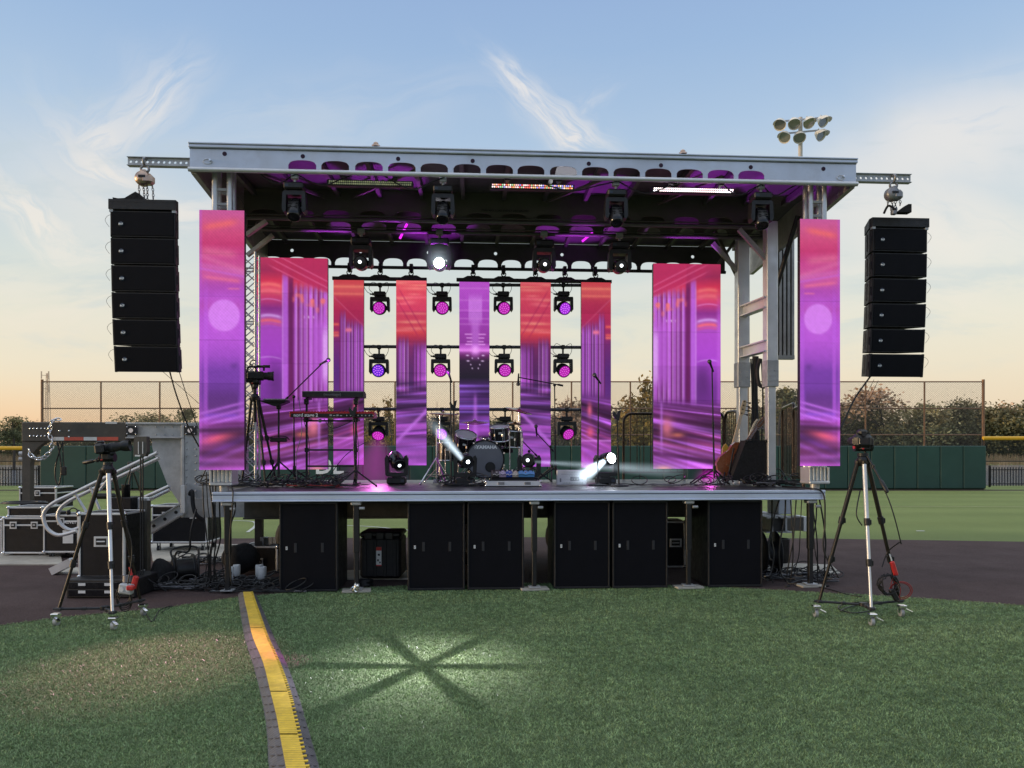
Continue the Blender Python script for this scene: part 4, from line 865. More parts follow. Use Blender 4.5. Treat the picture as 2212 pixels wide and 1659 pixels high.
def p_wide(U, V):
    im = lerp_stops(V, [(0, (186, 44, 84)), (.06, (158, 36, 78)), (.11, (212, 44, 76)), (.15, (222, 64, 92)), (.19, (204, 52, 104)), (.24, (140, 40, 130)), (.30, (172, 74, 176)), (.34, (166, 66, 190)), (.48, (160, 62, 200)), (.60, (112, 46, 150)), (.70, (104, 44, 140)), (1, (140, 60, 160))])
    for v_, c, s_ in ((.135, (244, 104, 108), .010), (.165, (238, 98, 116), .012), (.205, (216, 100, 170), .004), (.282, (206, 150, 226), .008), (.305, (246, 96, 112), .010), (.322, (206, 70, 150), .006), (.478, (196, 120, 226), .004)): im = over(im, win(U, .05, .35, .03) * g1(V + .01 * np.sin(U * 9), v_, s_) * .85, c)
    im = over(im, win(U, .18, .36, .05) * win(V, .50, .66, .05) * .75, (84, 36, 112)); im = over(im, win(U, .0, .05, .02) * ss(V, .1, .3) * .6, (186, 88, 214)); im = over(im, win(U, .37, .45, .015) * win(V, .07, .70, .04) * .9, (172, 88, 208)); im = over(im, g1(U, .37, .01) * win(V, .1, .7, .03) * .5, (214, 150, 232)); im = over(im, win(U, .45, .52, .012) * win(V, .08, .70, .04) * .9, (104, 24, 80))
    im = stripes(im, U, V, .52, 1.0, .14 , .68, 7, 3); im = over(im, win(U, .78, .96, .03) * win(V, .28, .60, .05) * .8, (178, 84, 206)); im = over(im, win(U, .93, 1.01, .015) * win(V, .34, .58, .03) * .9, (222, 156, 240))
    n_ = vnoise(U, V, 14, 40, 5); im = over(im, win(U, .52, 1, .03) * g1(V, .165 + .05 * U, .05) * ss(n_, .45, .8) * .8, (244, 110, 96)); im = over(im, win(U, .68, .98, .02) * g1(V, .279, .006) * ss(vnoise(U, V, 30, 3, 8), .45, .7), (250, 220, 250))
    ce = ss(.03 + .13 * U - V, -.012, .012) * ss(U, .12, .3); im = over(im, ce * .85, (186, 38, 80))
    for c in (.0, .03, .065, .10): im = over(im, ce * g1(V - .17 * U, c - .06, .004) * .6, (224, 92, 140))
    im = floorlines(im, U, V, .68, .13, 15, 9); im = over(im, np.exp(-((U - .80) / .09) ** 2 - ((V - .80) / .05) ** 2) * .85, (238, 116, 140)); im = over(im, np.exp(-((U - .64) / .10) ** 2 - ((V - .835) / .012) ** 2) * .7, (240, 120, 96)); im = over(im, g1(U, .88, .02) * win(V, .66, .9, .04) * .6, (186, 110, 226)); im = over(im, np.exp(-((U - .85) / .12) ** 2 - ((V - 1.0) / .015) ** 2) * .9, (246, 150, 150)); return im
def p_outer(U, V):
    im = lerp_stops(V, [(0, (214, 62, 72)), (.05, (218, 78, 86)), (.10, (202, 54, 78)), (.16, (184, 36, 78)), (.26, (164, 36, 90)), (.34, (120, 36, 110)), (.48, (78, 36, 116)), (.60, (88, 40, 124)), (.7, (100, 46, 120)), (.85, (140, 62, 160)), (1, (190, 78, 204))])
    for v_, c in ((.035, (244, 120, 104)), (.075, (240, 108, 100)), (.24, (246, 96, 84)), (.285, (240, 84, 84)), (.30, (250, 110, 96))): im = over(im, (win(U, -.1, .18, .03) if v_ > .2 else 1) * g1(V, v_, .008) * .8, c)
    im = stripes(im, U, V, .2, .42, .19, .62, 2, 12); im = stripes(im, U, V, .42, 1.0, .24, .61, 5, 13, (176, 84, 204), (84, 26, 84)); im = over(im, win(U, .4, 1, .04) * g1(V, .27, .012) * ss(vnoise(U, V, 9, 3, 2), .4, .7), (240, 110, 150)); ce = ss(.10 + .15 * U - V, -.015, .015); im = over(im, ce * .5 * ss(V, .07, .12), (178, 34, 78)); im = over(im, ce * g1(V - .16 * U, .09, .006) * .5, (216, 90, 130))
    im = floorlines(im, U, V, .62, .12, 12, 15, (156, 84, 206)); im = over(im, np.exp(-((U - .72) / .08) ** 2 - ((V - .69) / .04) ** 2) * .8, (240, 96, 130)); im = over(im, np.exp(-((U - .70) / .12) ** 2 - ((V - .81) / .03) ** 2) * .8, (234, 84, 120)); im = over(im, win(V, .85, 1.01, .01) * .55, (186, 80, 204)); im = over(im, g1(V, .855, .005) * .6, (220, 130, 230)); im = over(im, win(U, .1, .9, .03) * g1(V, .93, .02) * .35, (120, 50, 150)); return im
def p_inner(U, V):
    im = lerp_stops(V, [(0, (222, 72, 84)), (.08, (216, 60, 84)), (.16, (206, 52, 88)), (.24, (208, 58, 80)), (.28, (214, 60, 72)), (.31, (178, 42, 72)), (.36, (120, 36, 92)), (.48, (84, 34, 92)), (.56, (74, 36, 92)), (.68, (96, 46, 116)), (.76, (122, 58, 142)), (.88, (152, 68, 176)), (1, (176, 84, 206))]); r = np.random.default_rng(31)
    for _ in range(14): v_ = r.uniform(0, .3); c0 = r.uniform(.1, .9); im = over(im, np.exp(-((U - c0) / r.uniform(.2, .6)) ** 2) * g1(V, v_, r.uniform(.004, .01)) * .7, (240, r.integers(90, 140), 118))
    for c in (.06, .14): im = over(im, win(V, .05, .30, .02) * g1(V - .28 * U, c - .04, .009) * .5, (170, 32, 78))
    im = stripes(im, U, V, .06, .42, .33, .60, 3, 33, (150, 72, 172), (92, 32, 84)); im = stripes(im, U, V, .55, 1.0, .36, .58, 4, 34, (140, 60, 160), (90, 30, 86))
    for _ in range(26): v_ = r.uniform(.55, 1.0); im = over(im, g1(V + .015 * U, v_, r.uniform(.003, .007)) * r.uniform(.2, .55), (120, 80, 190) if r.random() < .45 else (40, 22, 66))
    im = bands(im, U, V, .5, 7); im = over(im, g1(V + .17 * U, .875, .016) * .8, (184, 104, 220)); im = over(im, win(V, .85, 1.01, .01) * .4, (178, 90, 216)); return im
def p_centre(U, V):
    im = lerp_stops(V, [(0, (176, 72, 190)), (.1, (166, 66, 186)), (.2, (158, 58, 176)), (.28, (150, 52, 160)), (.33, (140, 48, 150)), (.365, (196, 92, 204)), (.40, (104, 34, 96)), (.43, (44, 26, 46)), (.52, (26, 22, 32)), (.56, (52, 30, 84)), (.7, (84, 44, 124)), (.8, (110, 50, 138)), (.9, (148, 66, 168)), (1, (160, 74, 186))]); c = np.abs(U - .53)
    im = over(im, win(V, .08, .22, .02) * (1 - ss(c, .2, .25)) * .7, (200, 122, 222)); im = over(im, (1 - ss(c, .05, .2)) * win(V, .2, .40, .03) * .55, (200, 120, 226)); r = np.random.default_rng(41)
    for v_ in (.035, .1, .155, .2, .23): im = over(im, g1(V, v_, .005) * .4, (210, 120, 214))
    for v_, a in ((.285, .35), (.305, .3), (.325, .28), (.34, .33)): im = over(im, g1(V, v_, .004) * win(c, .1, a, .02) * .9, (224, 140, 226))
    im = over(im, g1(V, .372, .008) * .9, (226, 120, 222)); im = over(im, np.exp(-(c / .12) ** 2) * g1(V, .37, .02), (236, 150, 236))
    for v_, a in ((.40, .26), (.43, .24), (.415, .1), (.45, .15), (.47, .10)): im = over(im, g1(V, v_, .004) * g1(c, a, .02 if a < .2 else .05) * .9, (230, 190, 240))
    for _ in range(30): v_ = r.uniform(.55, 1); im = over(im, g1(V, v_, r.uniform(.003, .008)) * r.uniform(.3, .8), (110, 90, 214) if r.random() < .5 else (36, 20, 60))
    im = bands(im, U, V, .53, 8); im = over(im, np.exp(-(c / (.05 + .10 * np.clip(V - .55, 0, 1))) ** 2) * ss(V, .56, .7) * (.45 + .5 * vnoise(U, V, 2, 30, 44)), (186, 104, 226)); im = over(im, np.exp(-(c / .2) ** 2) * ss(V, .84, .92) * .6, (206, 96, 210)); return im
def p_front(U, V):   # U: 0 outer edge, 1 edge next to the stage
    im = lerp_stops(V, [(0, (196, 74, 140)), (.04, (204, 72, 124)), (.09, (206, 60, 110)), (.13, (196, 44, 100)), (.18, (198, 54, 128)), (.24, (206, 74, 144)), (.29, (176, 62, 166)), (.33, (170, 66, 186)), (.37, (168, 56, 156)), (.42, (160, 64, 190)), (.5, (168, 74, 204)), (.56, (142, 64, 188)), (.62, (92, 48, 156)), (.72, (86, 46, 150)), (.80, (134, 62, 170)), (.88, (124, 46, 112)), (.94, (134, 50, 112)), (1, (164, 70, 178))])
    im = over(im, win(U, .12, .8, .12) * g1(V, .07 - .03 * U, .014) * .8, (238, 92, 92)); im = over(im, win(U, .05, .8, .1) * g1(V, .155 + .02 * U, .018) * .6, (226, 104, 140)); im = over(im, g1(V - .06 * U, .175, .012) * .45, (226, 110, 160)); im = over(im, g1(V - .03 * U, .21, .010) * .5, (206, 96, 180)); im = over(im, win(U, .1, .9, .06) * g1(V - .02 * U, .255, .008) * .8, (232, 96, 140)); im = over(im, g1(V - .03 * U, .225, .006) * .5, (196, 96, 216)); im = over(im, win(U, .64, .9, .03) * g1(V, .302, .004) * .7, (232, 100, 150))
    asp = 3.0 / .52; inside = ((U - .55) * .52) ** 2 + ((V - .405) * 3.0) ** 2; im = over(im, (1 - ss(np.sqrt(inside), .165, .20)) * ss(U, .14, .20) * .85, (208, 136, 234)); im = over(im, (1 - ss(np.sqrt(inside), .16, .32)) * .35, (196, 96, 224))
    im = over(im, (win(U, .10, .19, .02) + win(U, .90, 1.01, .02) * .8) * win(V, .33, .83, .08) * .6, (172, 82, 214)); im = over(im, win(U, .19, .86, .02) * win(V, .70, .78, .02) * .6, (70, 34, 104)); im = over(im, np.exp(-((U - .78) / .08) ** 2 - ((V - .60) / .012) ** 2) * .5, (60, 34, 110)); im = over(im, win(U, .12, .85, .05) * g1(V, .79 , .008) * .6, (104, 70, 220))
    r = np.random.default_rng(51)
    for c in (.74, .765, .79): im = over(im, ss(V, .72, .75) * g1(V + .045 * U, c + .045, .006) * .8, (172, 96, 222))
    for c in (.83, .85, .87): im = over(im, g1(V + .01 * U, c, .008) * .6, (92, 24, 76))
    im = over(im, np.exp(-((U - .45) / .35) ** 2 - ((V + .04 * U - .895) / .016) ** 2) * .9, (232, 80, 110)); im = over(im, g1(V + .07 * U, .985, .011) * .85, (176, 88, 216)); im = over(im, g1(V + .075 * U, .955, .012) * .6, (120, 60, 190)); im = over(im, g1(V, .965, .009) * .55, (170, 84, 190)); im = over(im, win(V, .93, .955, .006) * .4, (96, 30, 76)); im = over(im, win(U, -.02, .06, .02) * .4, (176, 80, 204)); return bands(im, U, V, .78, 5) * .93 + np.array((214, 130, 190)) * .07
def led_material():
    t = NT('led_screen'); b = t.n('ShaderNodeBsdfPrincipled'); t.l(b.outputs[0], t.out.inputs[0]); at = t.n('ShaderNodeAttribute', attribute_name='picture'); b.inputs['Base Color'].default_value = (.006, .006, .006, 1); b.inputs['Specular IOR Level'].default_value = .12; b.inputs['Roughness'].default_value = .6
    t.l(at.outputs['Color'], b.inputs['Emission Color']); b.inputs['Emission Strength'].default_value = 1.0; return t.m
M_led = led_material()
def screen(name, label, px0, px1, py0, py1, d_, painter, mirror, rows, cols, group=None):
    a, b = S(px0, py1, d_), S(px1, py0, d_); c0, c1 = S((px0 + px1) / 2, py1, d_), S((px0 + px1) / 2, py0, d_); x0_, x1_, z0_, z1_ = a.x, b.x, c0.z, c1.z; w_, h_ = x1_ - x0_, z1_ - z0_
    t_ = Thing(name, label, 'led screen', ((x0_ + x1_) / 2, d_, z0_), FR_S, group); m = MB()
    for i in range(rows):
        for j in range(cols): m.ob((x0_ + w_ * j / cols + .001, d_ + .002, z0_ + h_ * i / rows + .001), (x0_ + w_ * (j + 1) / cols - .001, d_ + .075, z0_ + h_ * (i + 1) / rows - .001), .003)
    t_.part('cabinet_frame', m, M_blk)
    nx, ny = 44 * cols, int(44 * cols * h_ / w_); U, V = np.meshgrid(np.linspace(0, 1, nx), np.linspace(0, 1, ny)); im = painter(1 - U if mirror else U, V); im = im * (1 + (vnoise(U, V, nx // 2, ny // 2, 77)[..., None] - .5) * .05)
    im = 255 * (np.clip(im, 0, 255) / 255) ** np.array([1.05, 1.0, 1.08]) * np.array([.97, 1.0, .97]) * np.array([.95, .97, .97]) + np.array([11, 10, 19])
    im[..., 0] += .30 * np.maximum(im[..., 2] - im[..., 0], 0); gn = np.random.default_rng(int(px0)).uniform(.94, 1.05, (rows, cols)); im = im * gn[np.minimum((V * rows).astype(int), rows - 1), np.minimum((U * cols).astype(int), cols - 1)][..., None] * (1 + .05 * np.sin(U * nx * 1.9) * np.sin(V * ny * 1.9))[..., None]
    for k in range(1, rows): im *= (1 - .10 * g1(V, k / rows, .0016))[..., None]
    for k in range(1, cols): im *= (1 - .10 * g1(U, k / cols, .004))[..., None]
    im = np.clip(im, 0, 255) / 255; lin = np.where(im <= .04045, im / 12.92, ((im + .055) / 1.055) ** 2.4)
    vs = np.stack([x0_ + .002 + U * (w_ - .004), np.full_like(U, d_), z1_ - V * h_], -1).reshape(-1, 3) - np.array(t_.org); idx = np.arange(nx * ny).reshape(ny, nx); f_ = np.stack([idx[:-1, :-1], idx[1:, :-1], idx[1:, 1:], idx[:-1, 1:]], -1).reshape(-1, 4)
    me = bpy.data.meshes.new('screen'); me.from_pydata(vs.tolist(), [], f_.tolist()); ca = me.color_attributes.new('picture', 'FLOAT_COLOR', 'POINT'); ca.data.foreach_set('color', np.concatenate([lin, np.ones((ny, nx, 1))], -1).astype(np.float32).ravel()); me.materials.append(M_led)
    o = bpy.data.objects.new('screen', me); COL.objects.link(o); o.parent = t_.o; return t_, (x0_, x1_, z0_, z1_)
screen('led_column', 'tall corner screen with a pale disc, next to the gooseneck', 430, 528, 454, 1015, -.06, p_front, False, 6, 1)
screen('led_column', 'tall corner screen with a pale disc, next to the turf tripod', 1728, 1815, 473.5, 1006.5, -.06, p_front, True, 6, 1)
screen('led_wall', 'wide corridor picture screen behind the keyboards and video camera', 553, 708, 557, 1014, 1.95, p_wide, False, 6, 2)
screen('led_wall', 'wide corridor picture screen beside the guitars and mast posts', 1411, 1557, 570, 1012.5, 1.95, p_wide, True, 6, 2)
SD_ = 3.12
screen('led_strip', 'narrow red topped screen just past the keyboards', 720, 786, 605, 1004, SD_, p_outer, False, 6, 1)
screen('led_strip', 'narrow red topped screen behind the hi-hat side of the drums', 855.5, 921.5, 606, 1005, SD_, p_inner, False, 6, 1)
screen('led_strip', 'narrow lavender topped middle screen behind the bass drum', 992, 1057.5, 609, 1006, SD_, p_centre, False, 6, 1)
screen('led_strip', 'narrow red topped screen behind the boom microphone', 1124, 1190, 610, 1008, SD_, p_inner, True, 6, 1)
screen('led_strip', 'narrow red topped screen beside the cedar tree gap', 1255.5, 1320, 610, 1010, SD_, p_outer, True, 6, 1)
# hanging bars with hooks
for pa, pb, py, hooks, lab in ((718, 922, 601, (754, 821, 888), 'black hanging bar over two narrow screens nearer the keyboards'), (986, 1321, 605, (1022, 1088, 1157, 1221, 1287), 'long black hanging bar over three narrow screens')):
    a, b = S(pa, py, SD_ + .04), S(pb, py + 2, SD_ + .04); t_ = Thing('hanging_bar', lab, 'hanging bar', (a + b) / 2, FR_S); m = MB(); z = (a.z + b.z) / 2; m.ob((a.x, SD_ + .01, z - .03), (b.x, SD_ + .07, z + .022), .004)
    for hx in hooks: c = S(hx, py, SD_ + .04); m.prism([(-.16, 0), (-.09, .035), (.09, .035), (.16, 0)], (c.x, SD_ + .01, z + .02), (1, 0, 0), (0, 0, 1), (0, .06, 0))
    t_.part('bar', m, M_blk)
    for hx in hooks:
        c = S(hx, py, SD_ + .04); zt_ = zr - .02; m = MB(); zz = z + .055; m.tube([(c.x + .034 * math.cos(a_), SD_ + .04, zz + .036 + .034 * math.sin(a_)) for a_ in [2 * PI * k / 16 for k in range(16)]], .009, 6, True); m.tube([(c.x, SD_ + .04, zz + .06), (c.x, SD_ + .08, zt_ - .05)], .013, 7); m.tube([(c.x + .03 * math.cos(a_), SD_ + .06, zz + .10 + .022 * math.sin(a_)) for a_ in [2 * PI * k / 12 for k in range(12)]], .008, 6, True)
        m.ob((c.x - .028, SD_ + .06, zt_ - .06), (c.x + .028, dR + .01, zt_ + .06), .006); m.ball((c.x, SD_ + .07, zt_ - .075), .022, 8, 6); t_.part('hook', m, M_blk)
M_pipe = mat('grey_pipe', (.10, .10, .11), .4, .6, .2, 5)
PIPES = [615, 749, 884]
for py, lab in zip(PIPES, ('upper grey lighting pipe crossing behind the narrow screens', 'middle grey lighting pipe crossing behind the narrow screens', 'lower grey lighting pipe crossing behind the drums')):
    a, b = S(724, py - .5, SD_ + .14), S(1316, py + 1.5, SD_ + .14); m = MB(); m.cyl(a, b, .026, n=12); t_ = Thing('lighting_pipe', lab, 'pipe', (a + b) / 2, FR_S); t_.part('tube', m, M_pipe)
    for hx in (753, 888, 1024, 1157, 1287): c = S(hx, py, SD_ + .14); m = MB(); m.ob((c.x - .03, SD_ + .08, c.z - .035), (c.x + .03, SD_ + .17, c.z + .035), .006); t_.part('clamp', m, M_blk)
# lattice tower at the back corner on the camera side
c = S(540, 800, 1.62); x = c.x; t_ = Thing('lattice_tower', 'slim aluminium lattice tower behind the video camera', 'truss tower', (x, 1.62, DK), FR_S); zt_ = S(540, 548, 1.62).z; m = MB(); hw = .10
for ox in (-hw, hw):
    for oy in (-hw, hw): m.cyl((x + ox, 1.62 + oy, DK), (x + ox, 1.62 + oy, zt_), .019 if oy < 0 else .016, n=8)
nb = 17; zs = [DK + .06 + (zt_ - DK - .1) * i / nb for i in range(nb + 1)]
for i, (z0_, z1_) in enumerate(zip(zs, zs[1:])):
    for oy in (-hw, hw): m.cyl((x - hw, 1.62 + oy, z0_), (x + hw, 1.62 + oy, z1_), .008, n=6); m.cyl((x + hw, 1.62 + oy, z0_), (x - hw, 1.62 + oy, z1_), .008, n=6)
    if i % 4 == 0: m.cyl((x - hw, 1.62 - hw, z0_), (x + hw, 1.62 - hw, z0_), .012, n=6); m.cyl((x - hw, 1.62 + hw, z0_), (x + hw, 1.62 + hw, z0_), .012, n=6)
t_.part('lattice_frame', m, M_alu); m = MB(); m.ob((x - .16, 1.46, DK), (x + .16, 1.78, DK + .012), .003); t_.part('base_plate', m, M_alu)
m = MB(); c = S(547, 817, 1.5); m.tube(spline([c + Vector((-.05, 0, .2)), c + Vector((.06, -.06, .1)), c + Vector((-.02, -.03, -.05)), c + Vector((.02, 0, -.3)), c + Vector((-.03, 0, -.7))], 6), .010, 6); t_.part('clamped_cable', m, M_cable)
# ================================================================ line arrays
def speaker_proto():
    t_ = Thing('line_array_speaker', 'speaker', 'speaker'); pl = [(-.35, 0), (-.35, .09), (-.225, .42), (.225, .42), (.35, .09), (.35, 0)]
    m = MB(); m.prism(pl, (0, .006, -.287), (1, 0, 0), (0, 1, 0), (0, 0, .284)); t_.part('cabinet', m, M_blk2)
    m = MB(); m.box((0, .004, -.145), (.676, .012, .262), None, .005); gr = t_.part('grille', m, M_grille); 
    m = MB(); m.lathe([(.0001, .003), (.026, .003), (.028, 0)], 20, Matrix.Translation((-.232, -.003, -.150)) @ FRONT); m.merge(text_mb('RCF', .026, Matrix.Translation((-.232, -.0075, -.150)) @ FRONT, .0006, bold=.0012), None, 1); t_.part('badge', m, [M_badge, M_text], gr)
    for sx in (-1, 1):
        m = MB(); m.bar((sx * .352, .05, -.10), (sx * .352, .05, -.20), .02, .012); m.bar((sx * .305, .20, -.03), (sx * .305, .20, -.25), .014, .05); m.ob((sx * .349 - .004, .02, -.290), (sx * .349 + .004, .05, .002)); m.ob((sx * .335 - .006, .006, -.2905), (sx * .335 + .006, .03, .0005)); t_.part('rigging_plate', m, M_dksteel)
    for sx in (-.292, .292): m = MB(); m.bar((sx, .17, -.14), (sx * .80, .33, -.14), .03, .10); t_.part('side_handle', m, mat('amber_brown_handle', (.10, .07, .03), .5))
    return t_.o
def grille_mat():
    t = NT('speaker_grille'); b = t.n('ShaderNodeBsdfPrincipled'); t.l(b.outputs[0], t.out.inputs[0]); tc = t.n('ShaderNodeTexCoord').outputs['Object']; x, y, z = t.sep(tc)
    s_ = t.math('ABSOLUTE', t.math('SINE', t.math('MULTIPLY', z, 330.0))); n1 = t.noise(tc, 5, 4); f = t.math('MULTIPLY', t.mapr(s_, 0, 1, .6, 1.1), t.mapr(n1, .3, .7, .85, 1.15))
    t.l(t.mix(1.0, (.0050, .0050, .0078, 1), t.comb(f, f, f), 'MULTIPLY'), b.inputs['Base Color']); b.inputs['Roughness'].default_value = .7; b.inputs['Specular IOR Level'].default_value = .16
    bp = t.n('ShaderNodeBump'); bp.inputs['Strength'].default_value = .4; bp.inputs['Distance'].default_value = .002; t.l(t.noise(tc, 400, 1), bp.inputs['Height']); t.l(bp.outputs[0], b.inputs['Normal']); return t.m
M_grille = grille_mat(); M_badge = mat('badge_blue_black', (.02, .03, .05), .35)
spk = speaker_proto(); first = True
ORD = ('topmost', 'second', 'third', 'fourth', 'fifth', 'lowest')
for side, D, xs, ys in (('gooseneck', 8.56, [(239.7, 375.6), (239.7, 376.6), (240.4, 377.7), (241.4, 378.4), (243.1, 380), (245.6, 383)], [455.5, 514, 573, 631.5, 690, 748]), ('tripod', 9.56, [(1884.7, 2006.2), (1884.7, 2006.2), (1883.6, 2005.4), (1882.4, 2004.7), (1880.5, 2002.5), (1879, 2000.4)], [492.5, 546.5, 601.5, 655.5, 710.5, 764.5])):
    for i in range(6):
        px = sum(xs[i]) / 2; p = W(px, ys[i], D + i * .012); M_ = TR(p, TH + (R(1.0) if side == 'tripod' else 0), R(.7 + 1.05 * i))
        lab = ORD[i] + ' black speaker box of the hanging array ' + ('over the trailer gooseneck' if side == 'gooseneck' else 'over the turf tripod'); gp = 'line array over the ' + side
        if first: spk.matrix_world = M_; spk['label'] = lab; spk['group'] = gp; first = False
        else: clone(spk, lab, gp, M=M_)
        # safety pin wire loops
        e = -1 if side == 'gooseneck' else 1; q = M_ @ Vector((e * .352, .05, -.03)); m = MB(); m.tube(spline([q, q + Vector((e * .05, 0, -.02)), q + Vector((e * .075, 0, -.07)), q + Vector((e * .03, 0, -.14))], 5), .0022, 5); single('pin_wire', m, M_cabg, 'thin wire loop at the edge of the ' + ORD[i] + ' box of the array over the ' + side, 'wire', q)
    p = W(sum(xs[0]) / 2, ys[0], D); p.z += .005; t_ = Thing('fly_frame', 'black steel frame carrying the speaker array over the ' + side, 'rigging frame', p); Mx = TR(p, TH); m = MB(); b = MB()
    b.prism([(-.365, -.01), (-.365, .07), (-.24, .42), (.24, .42), (.365, .07), (.365, -.01)], (0, 0, .01), (1, 0, 0), (0, 1, 0), (0, 0, .11)); b.ob((-.36, -.012, .09), (.36, .0, .118)); m.merge(b, Mx); t_.part('frame', m, M_blk2); m = MB(); b = MB()
    for sx in (-.34, .34): b.ob((sx - .02, .0, -.02), (sx + .02, .05, .012))
    m.merge(b, Mx); t_.part('link_lug', m, M_galv)
# outrigger bars and hoists
def hoist(side, xa_, xb_, yb, yt, dd, hx, zend, bag, tint):
    a, b = S(xa_, yb, dd), S(xb_, yb, dd); hh = S(xa_, yt, dd).z - a.z; L = abs(b.x - a.x); x0_ = min(a.x, b.x) - (.0 if side == 'gooseneck' else .25); t_ = Thing('outrigger_bar', 'perforated grey steel bar jutting from the roof over the ' + side, 'rigging bar', (x0_, dd, a.z), FR_S); m = MB(); n = int((L + .25) / .062)
    m.perf((x0_, dd, a.z), (1, 0, 0), (0, 0, 1), n, (L + .25) / n, hh, .016, -.012); m.ob((x0_, dd - .03, a.z - .006), (x0_ + L + .25, dd + .05, a.z)); m.ob((x0_, dd - .03, a.z + hh), (x0_ + L + .25, dd + .05, a.z + hh + .006)); t_.part('perforated_channel', m, M_galv)
    c = S(hx, yb, dd - .04); c.z = a.z + hh * .45; t_ = Thing('chain_hoist', tint + ' chain hoist holding the speaker array over the ' + side, 'chain hoist', c, FR_S); mt = M_gold if 'copper' in tint else M_chrd
    m = MB(); m.tube(spline([c + Vector((0, .04, .03)), c + Vector((0, -.035, .02)), c + Vector((0, -.035, -.03)), c + Vector((0, -.0, -.06))], 5), .014, 8); m.tube([c + Vector((.045 * math.cos(q), 0, -.095 + .038 * math.sin(q))) for q in [R(110 + 300 * k / 16) for k in range(17)]], .014, 8); t_.part('hook', m, M_chrd)
    z = c.z - .145; m = MB(); m.lathe([(.001, -.06), (.07, -.058), (.085, -.03), (.085, .03), (.07, .058), (.001, .06)], 20, Matrix.Translation((c.x - .02, dd - .04, z - .06)) @ Matrix.Rotation(PI / 2, 4, 'X')); m.box((c.x + .035, dd - .04, z - .07), (.13, .13, .12), None, .03); m.box((c.x, dd - .04, z + .01), (.06, .10, .05), None, .01); t_.part('hoist_body', m, mt)
    m = MB(); m.box((c.x - .01, dd - .105, z - .05), (.08, .008, .03), None, .003); t_.part('name_plate', m, M_blk)
    for k, ox in enumerate((-.07, -.02, .025, .08)):
        q0 = Vector((c.x + ox, dd - .04, z - .12)); q1 = Vector((c.x + ox * (.6 if k in (1, 2) else 1.05) + .005, dd - .03, zend + (.02 if k in (1, 2) else .10))); t_.part('chain', chain_mb([q0, q0.lerp(q1, .5) + Vector((.004, 0, 0)), q1], .014, .0045), M_chrd)
    m = MB(); m.tube([Vector((c.x + .01 + .035 * math.cos(q), dd - .03, zend + .05 + .035 * math.sin(q))) for q in [R(100 + 300 * k / 14) for k in range(15)]], .012, 7); m.ob((c.x - .02, dd - .06, zend - .02), (c.x + .04, dd, zend + .03), .008); t_.part('load_hook', m, M_chrd)
    if bag:
        m = MB(); q = S((258 + 318) / 2, 436, -.05); pts = [(-.17, 0), (-.18, .06), (-.12, .05), (-.05, .055), (.02, .10), (.07, .13), (.12, .10), (.17, .03), (.17, 0)]; m.prism(pts, (q.x - .01, -.14, zend - .01), (1, 0, 0), (0, 0, 1), (0, .2, 0)); o_ = single('chain_bag', m, M_cloth, 'crumpled black cloth bag lying on the array frame over the gooseneck', 'bag', (q.x, -.05, zend), FR_S)
    else:
        m = MB(); q = S(1945, 472, .0); m.tube(spline([Vector((q.x - .18, .05, zend)), Vector((q.x - .13, .03, zend + .09)), Vector((q.x - .04, .02, zend + .02))], 6), .014, 7); m.prism([(-.05, 0), (.09, .10), (.13, .10), (.13, 0)], (q.x, -.02, zend), (1, 0, 0), (0, 0, 1), (0, .10, 0)); single('lashing_strap', m, M_cloth, 'black strap and wedge lying on the array frame over the tripod', 'strap', (q.x, 0, zend), FR_S)
p = W(308, 455.5, 8.56); hoist('gooseneck', 276, 408, 357, 340.5, .06, 313, p.z + .13, True, 'copper coloured')
p = W(1945, 492.5, 9.56); hoist('tripod', 1967, 1852, 394.5, 378.5, .06, 1930, p.z + .13, False, 'grey steel')
for k, (pts, r_, lab) in enumerate((([(366, 800, 9.0), (380, 850, 9.0), (404, 915, 9.1), (430, 965, 9.2)], .009, 'thick black cable slanting down from the array to the screen over the gooseneck'), ([(385, 796, 9.0), (402, 850, 9.0), (428, 926, 9.1)], .005, 'thin dark line sloping from the array corner by the gooseneck'), ([(352, 803, 9.0), (392, 838, 9.0), (430, 872, 9.1)], .003, 'hair thin line slanting under the array by the gooseneck'),
                                    ([(1881, 812, 9.72), (1846, 862, 9.7), (1816, 926, 9.6)], .010, 'thick black cable slanting from the array corner over the tripod'), ([(1888, 820, 9.75), (1866, 862, 9.7), (1816, 945, 9.6)], .003, 'thin line slanting below the array over the tripod'), ([(1897, 822, 9.75), (1872, 872, 9.7), (1818, 952, 9.6)], .003, 'second thin line slanting below the array over the tripod'))):
    m = MB(); m.tube(spline([W(*q) for q in pts], 5), r_, 6); single('cable', m, M_cable, lab, 'cable', W(*pts[0]))

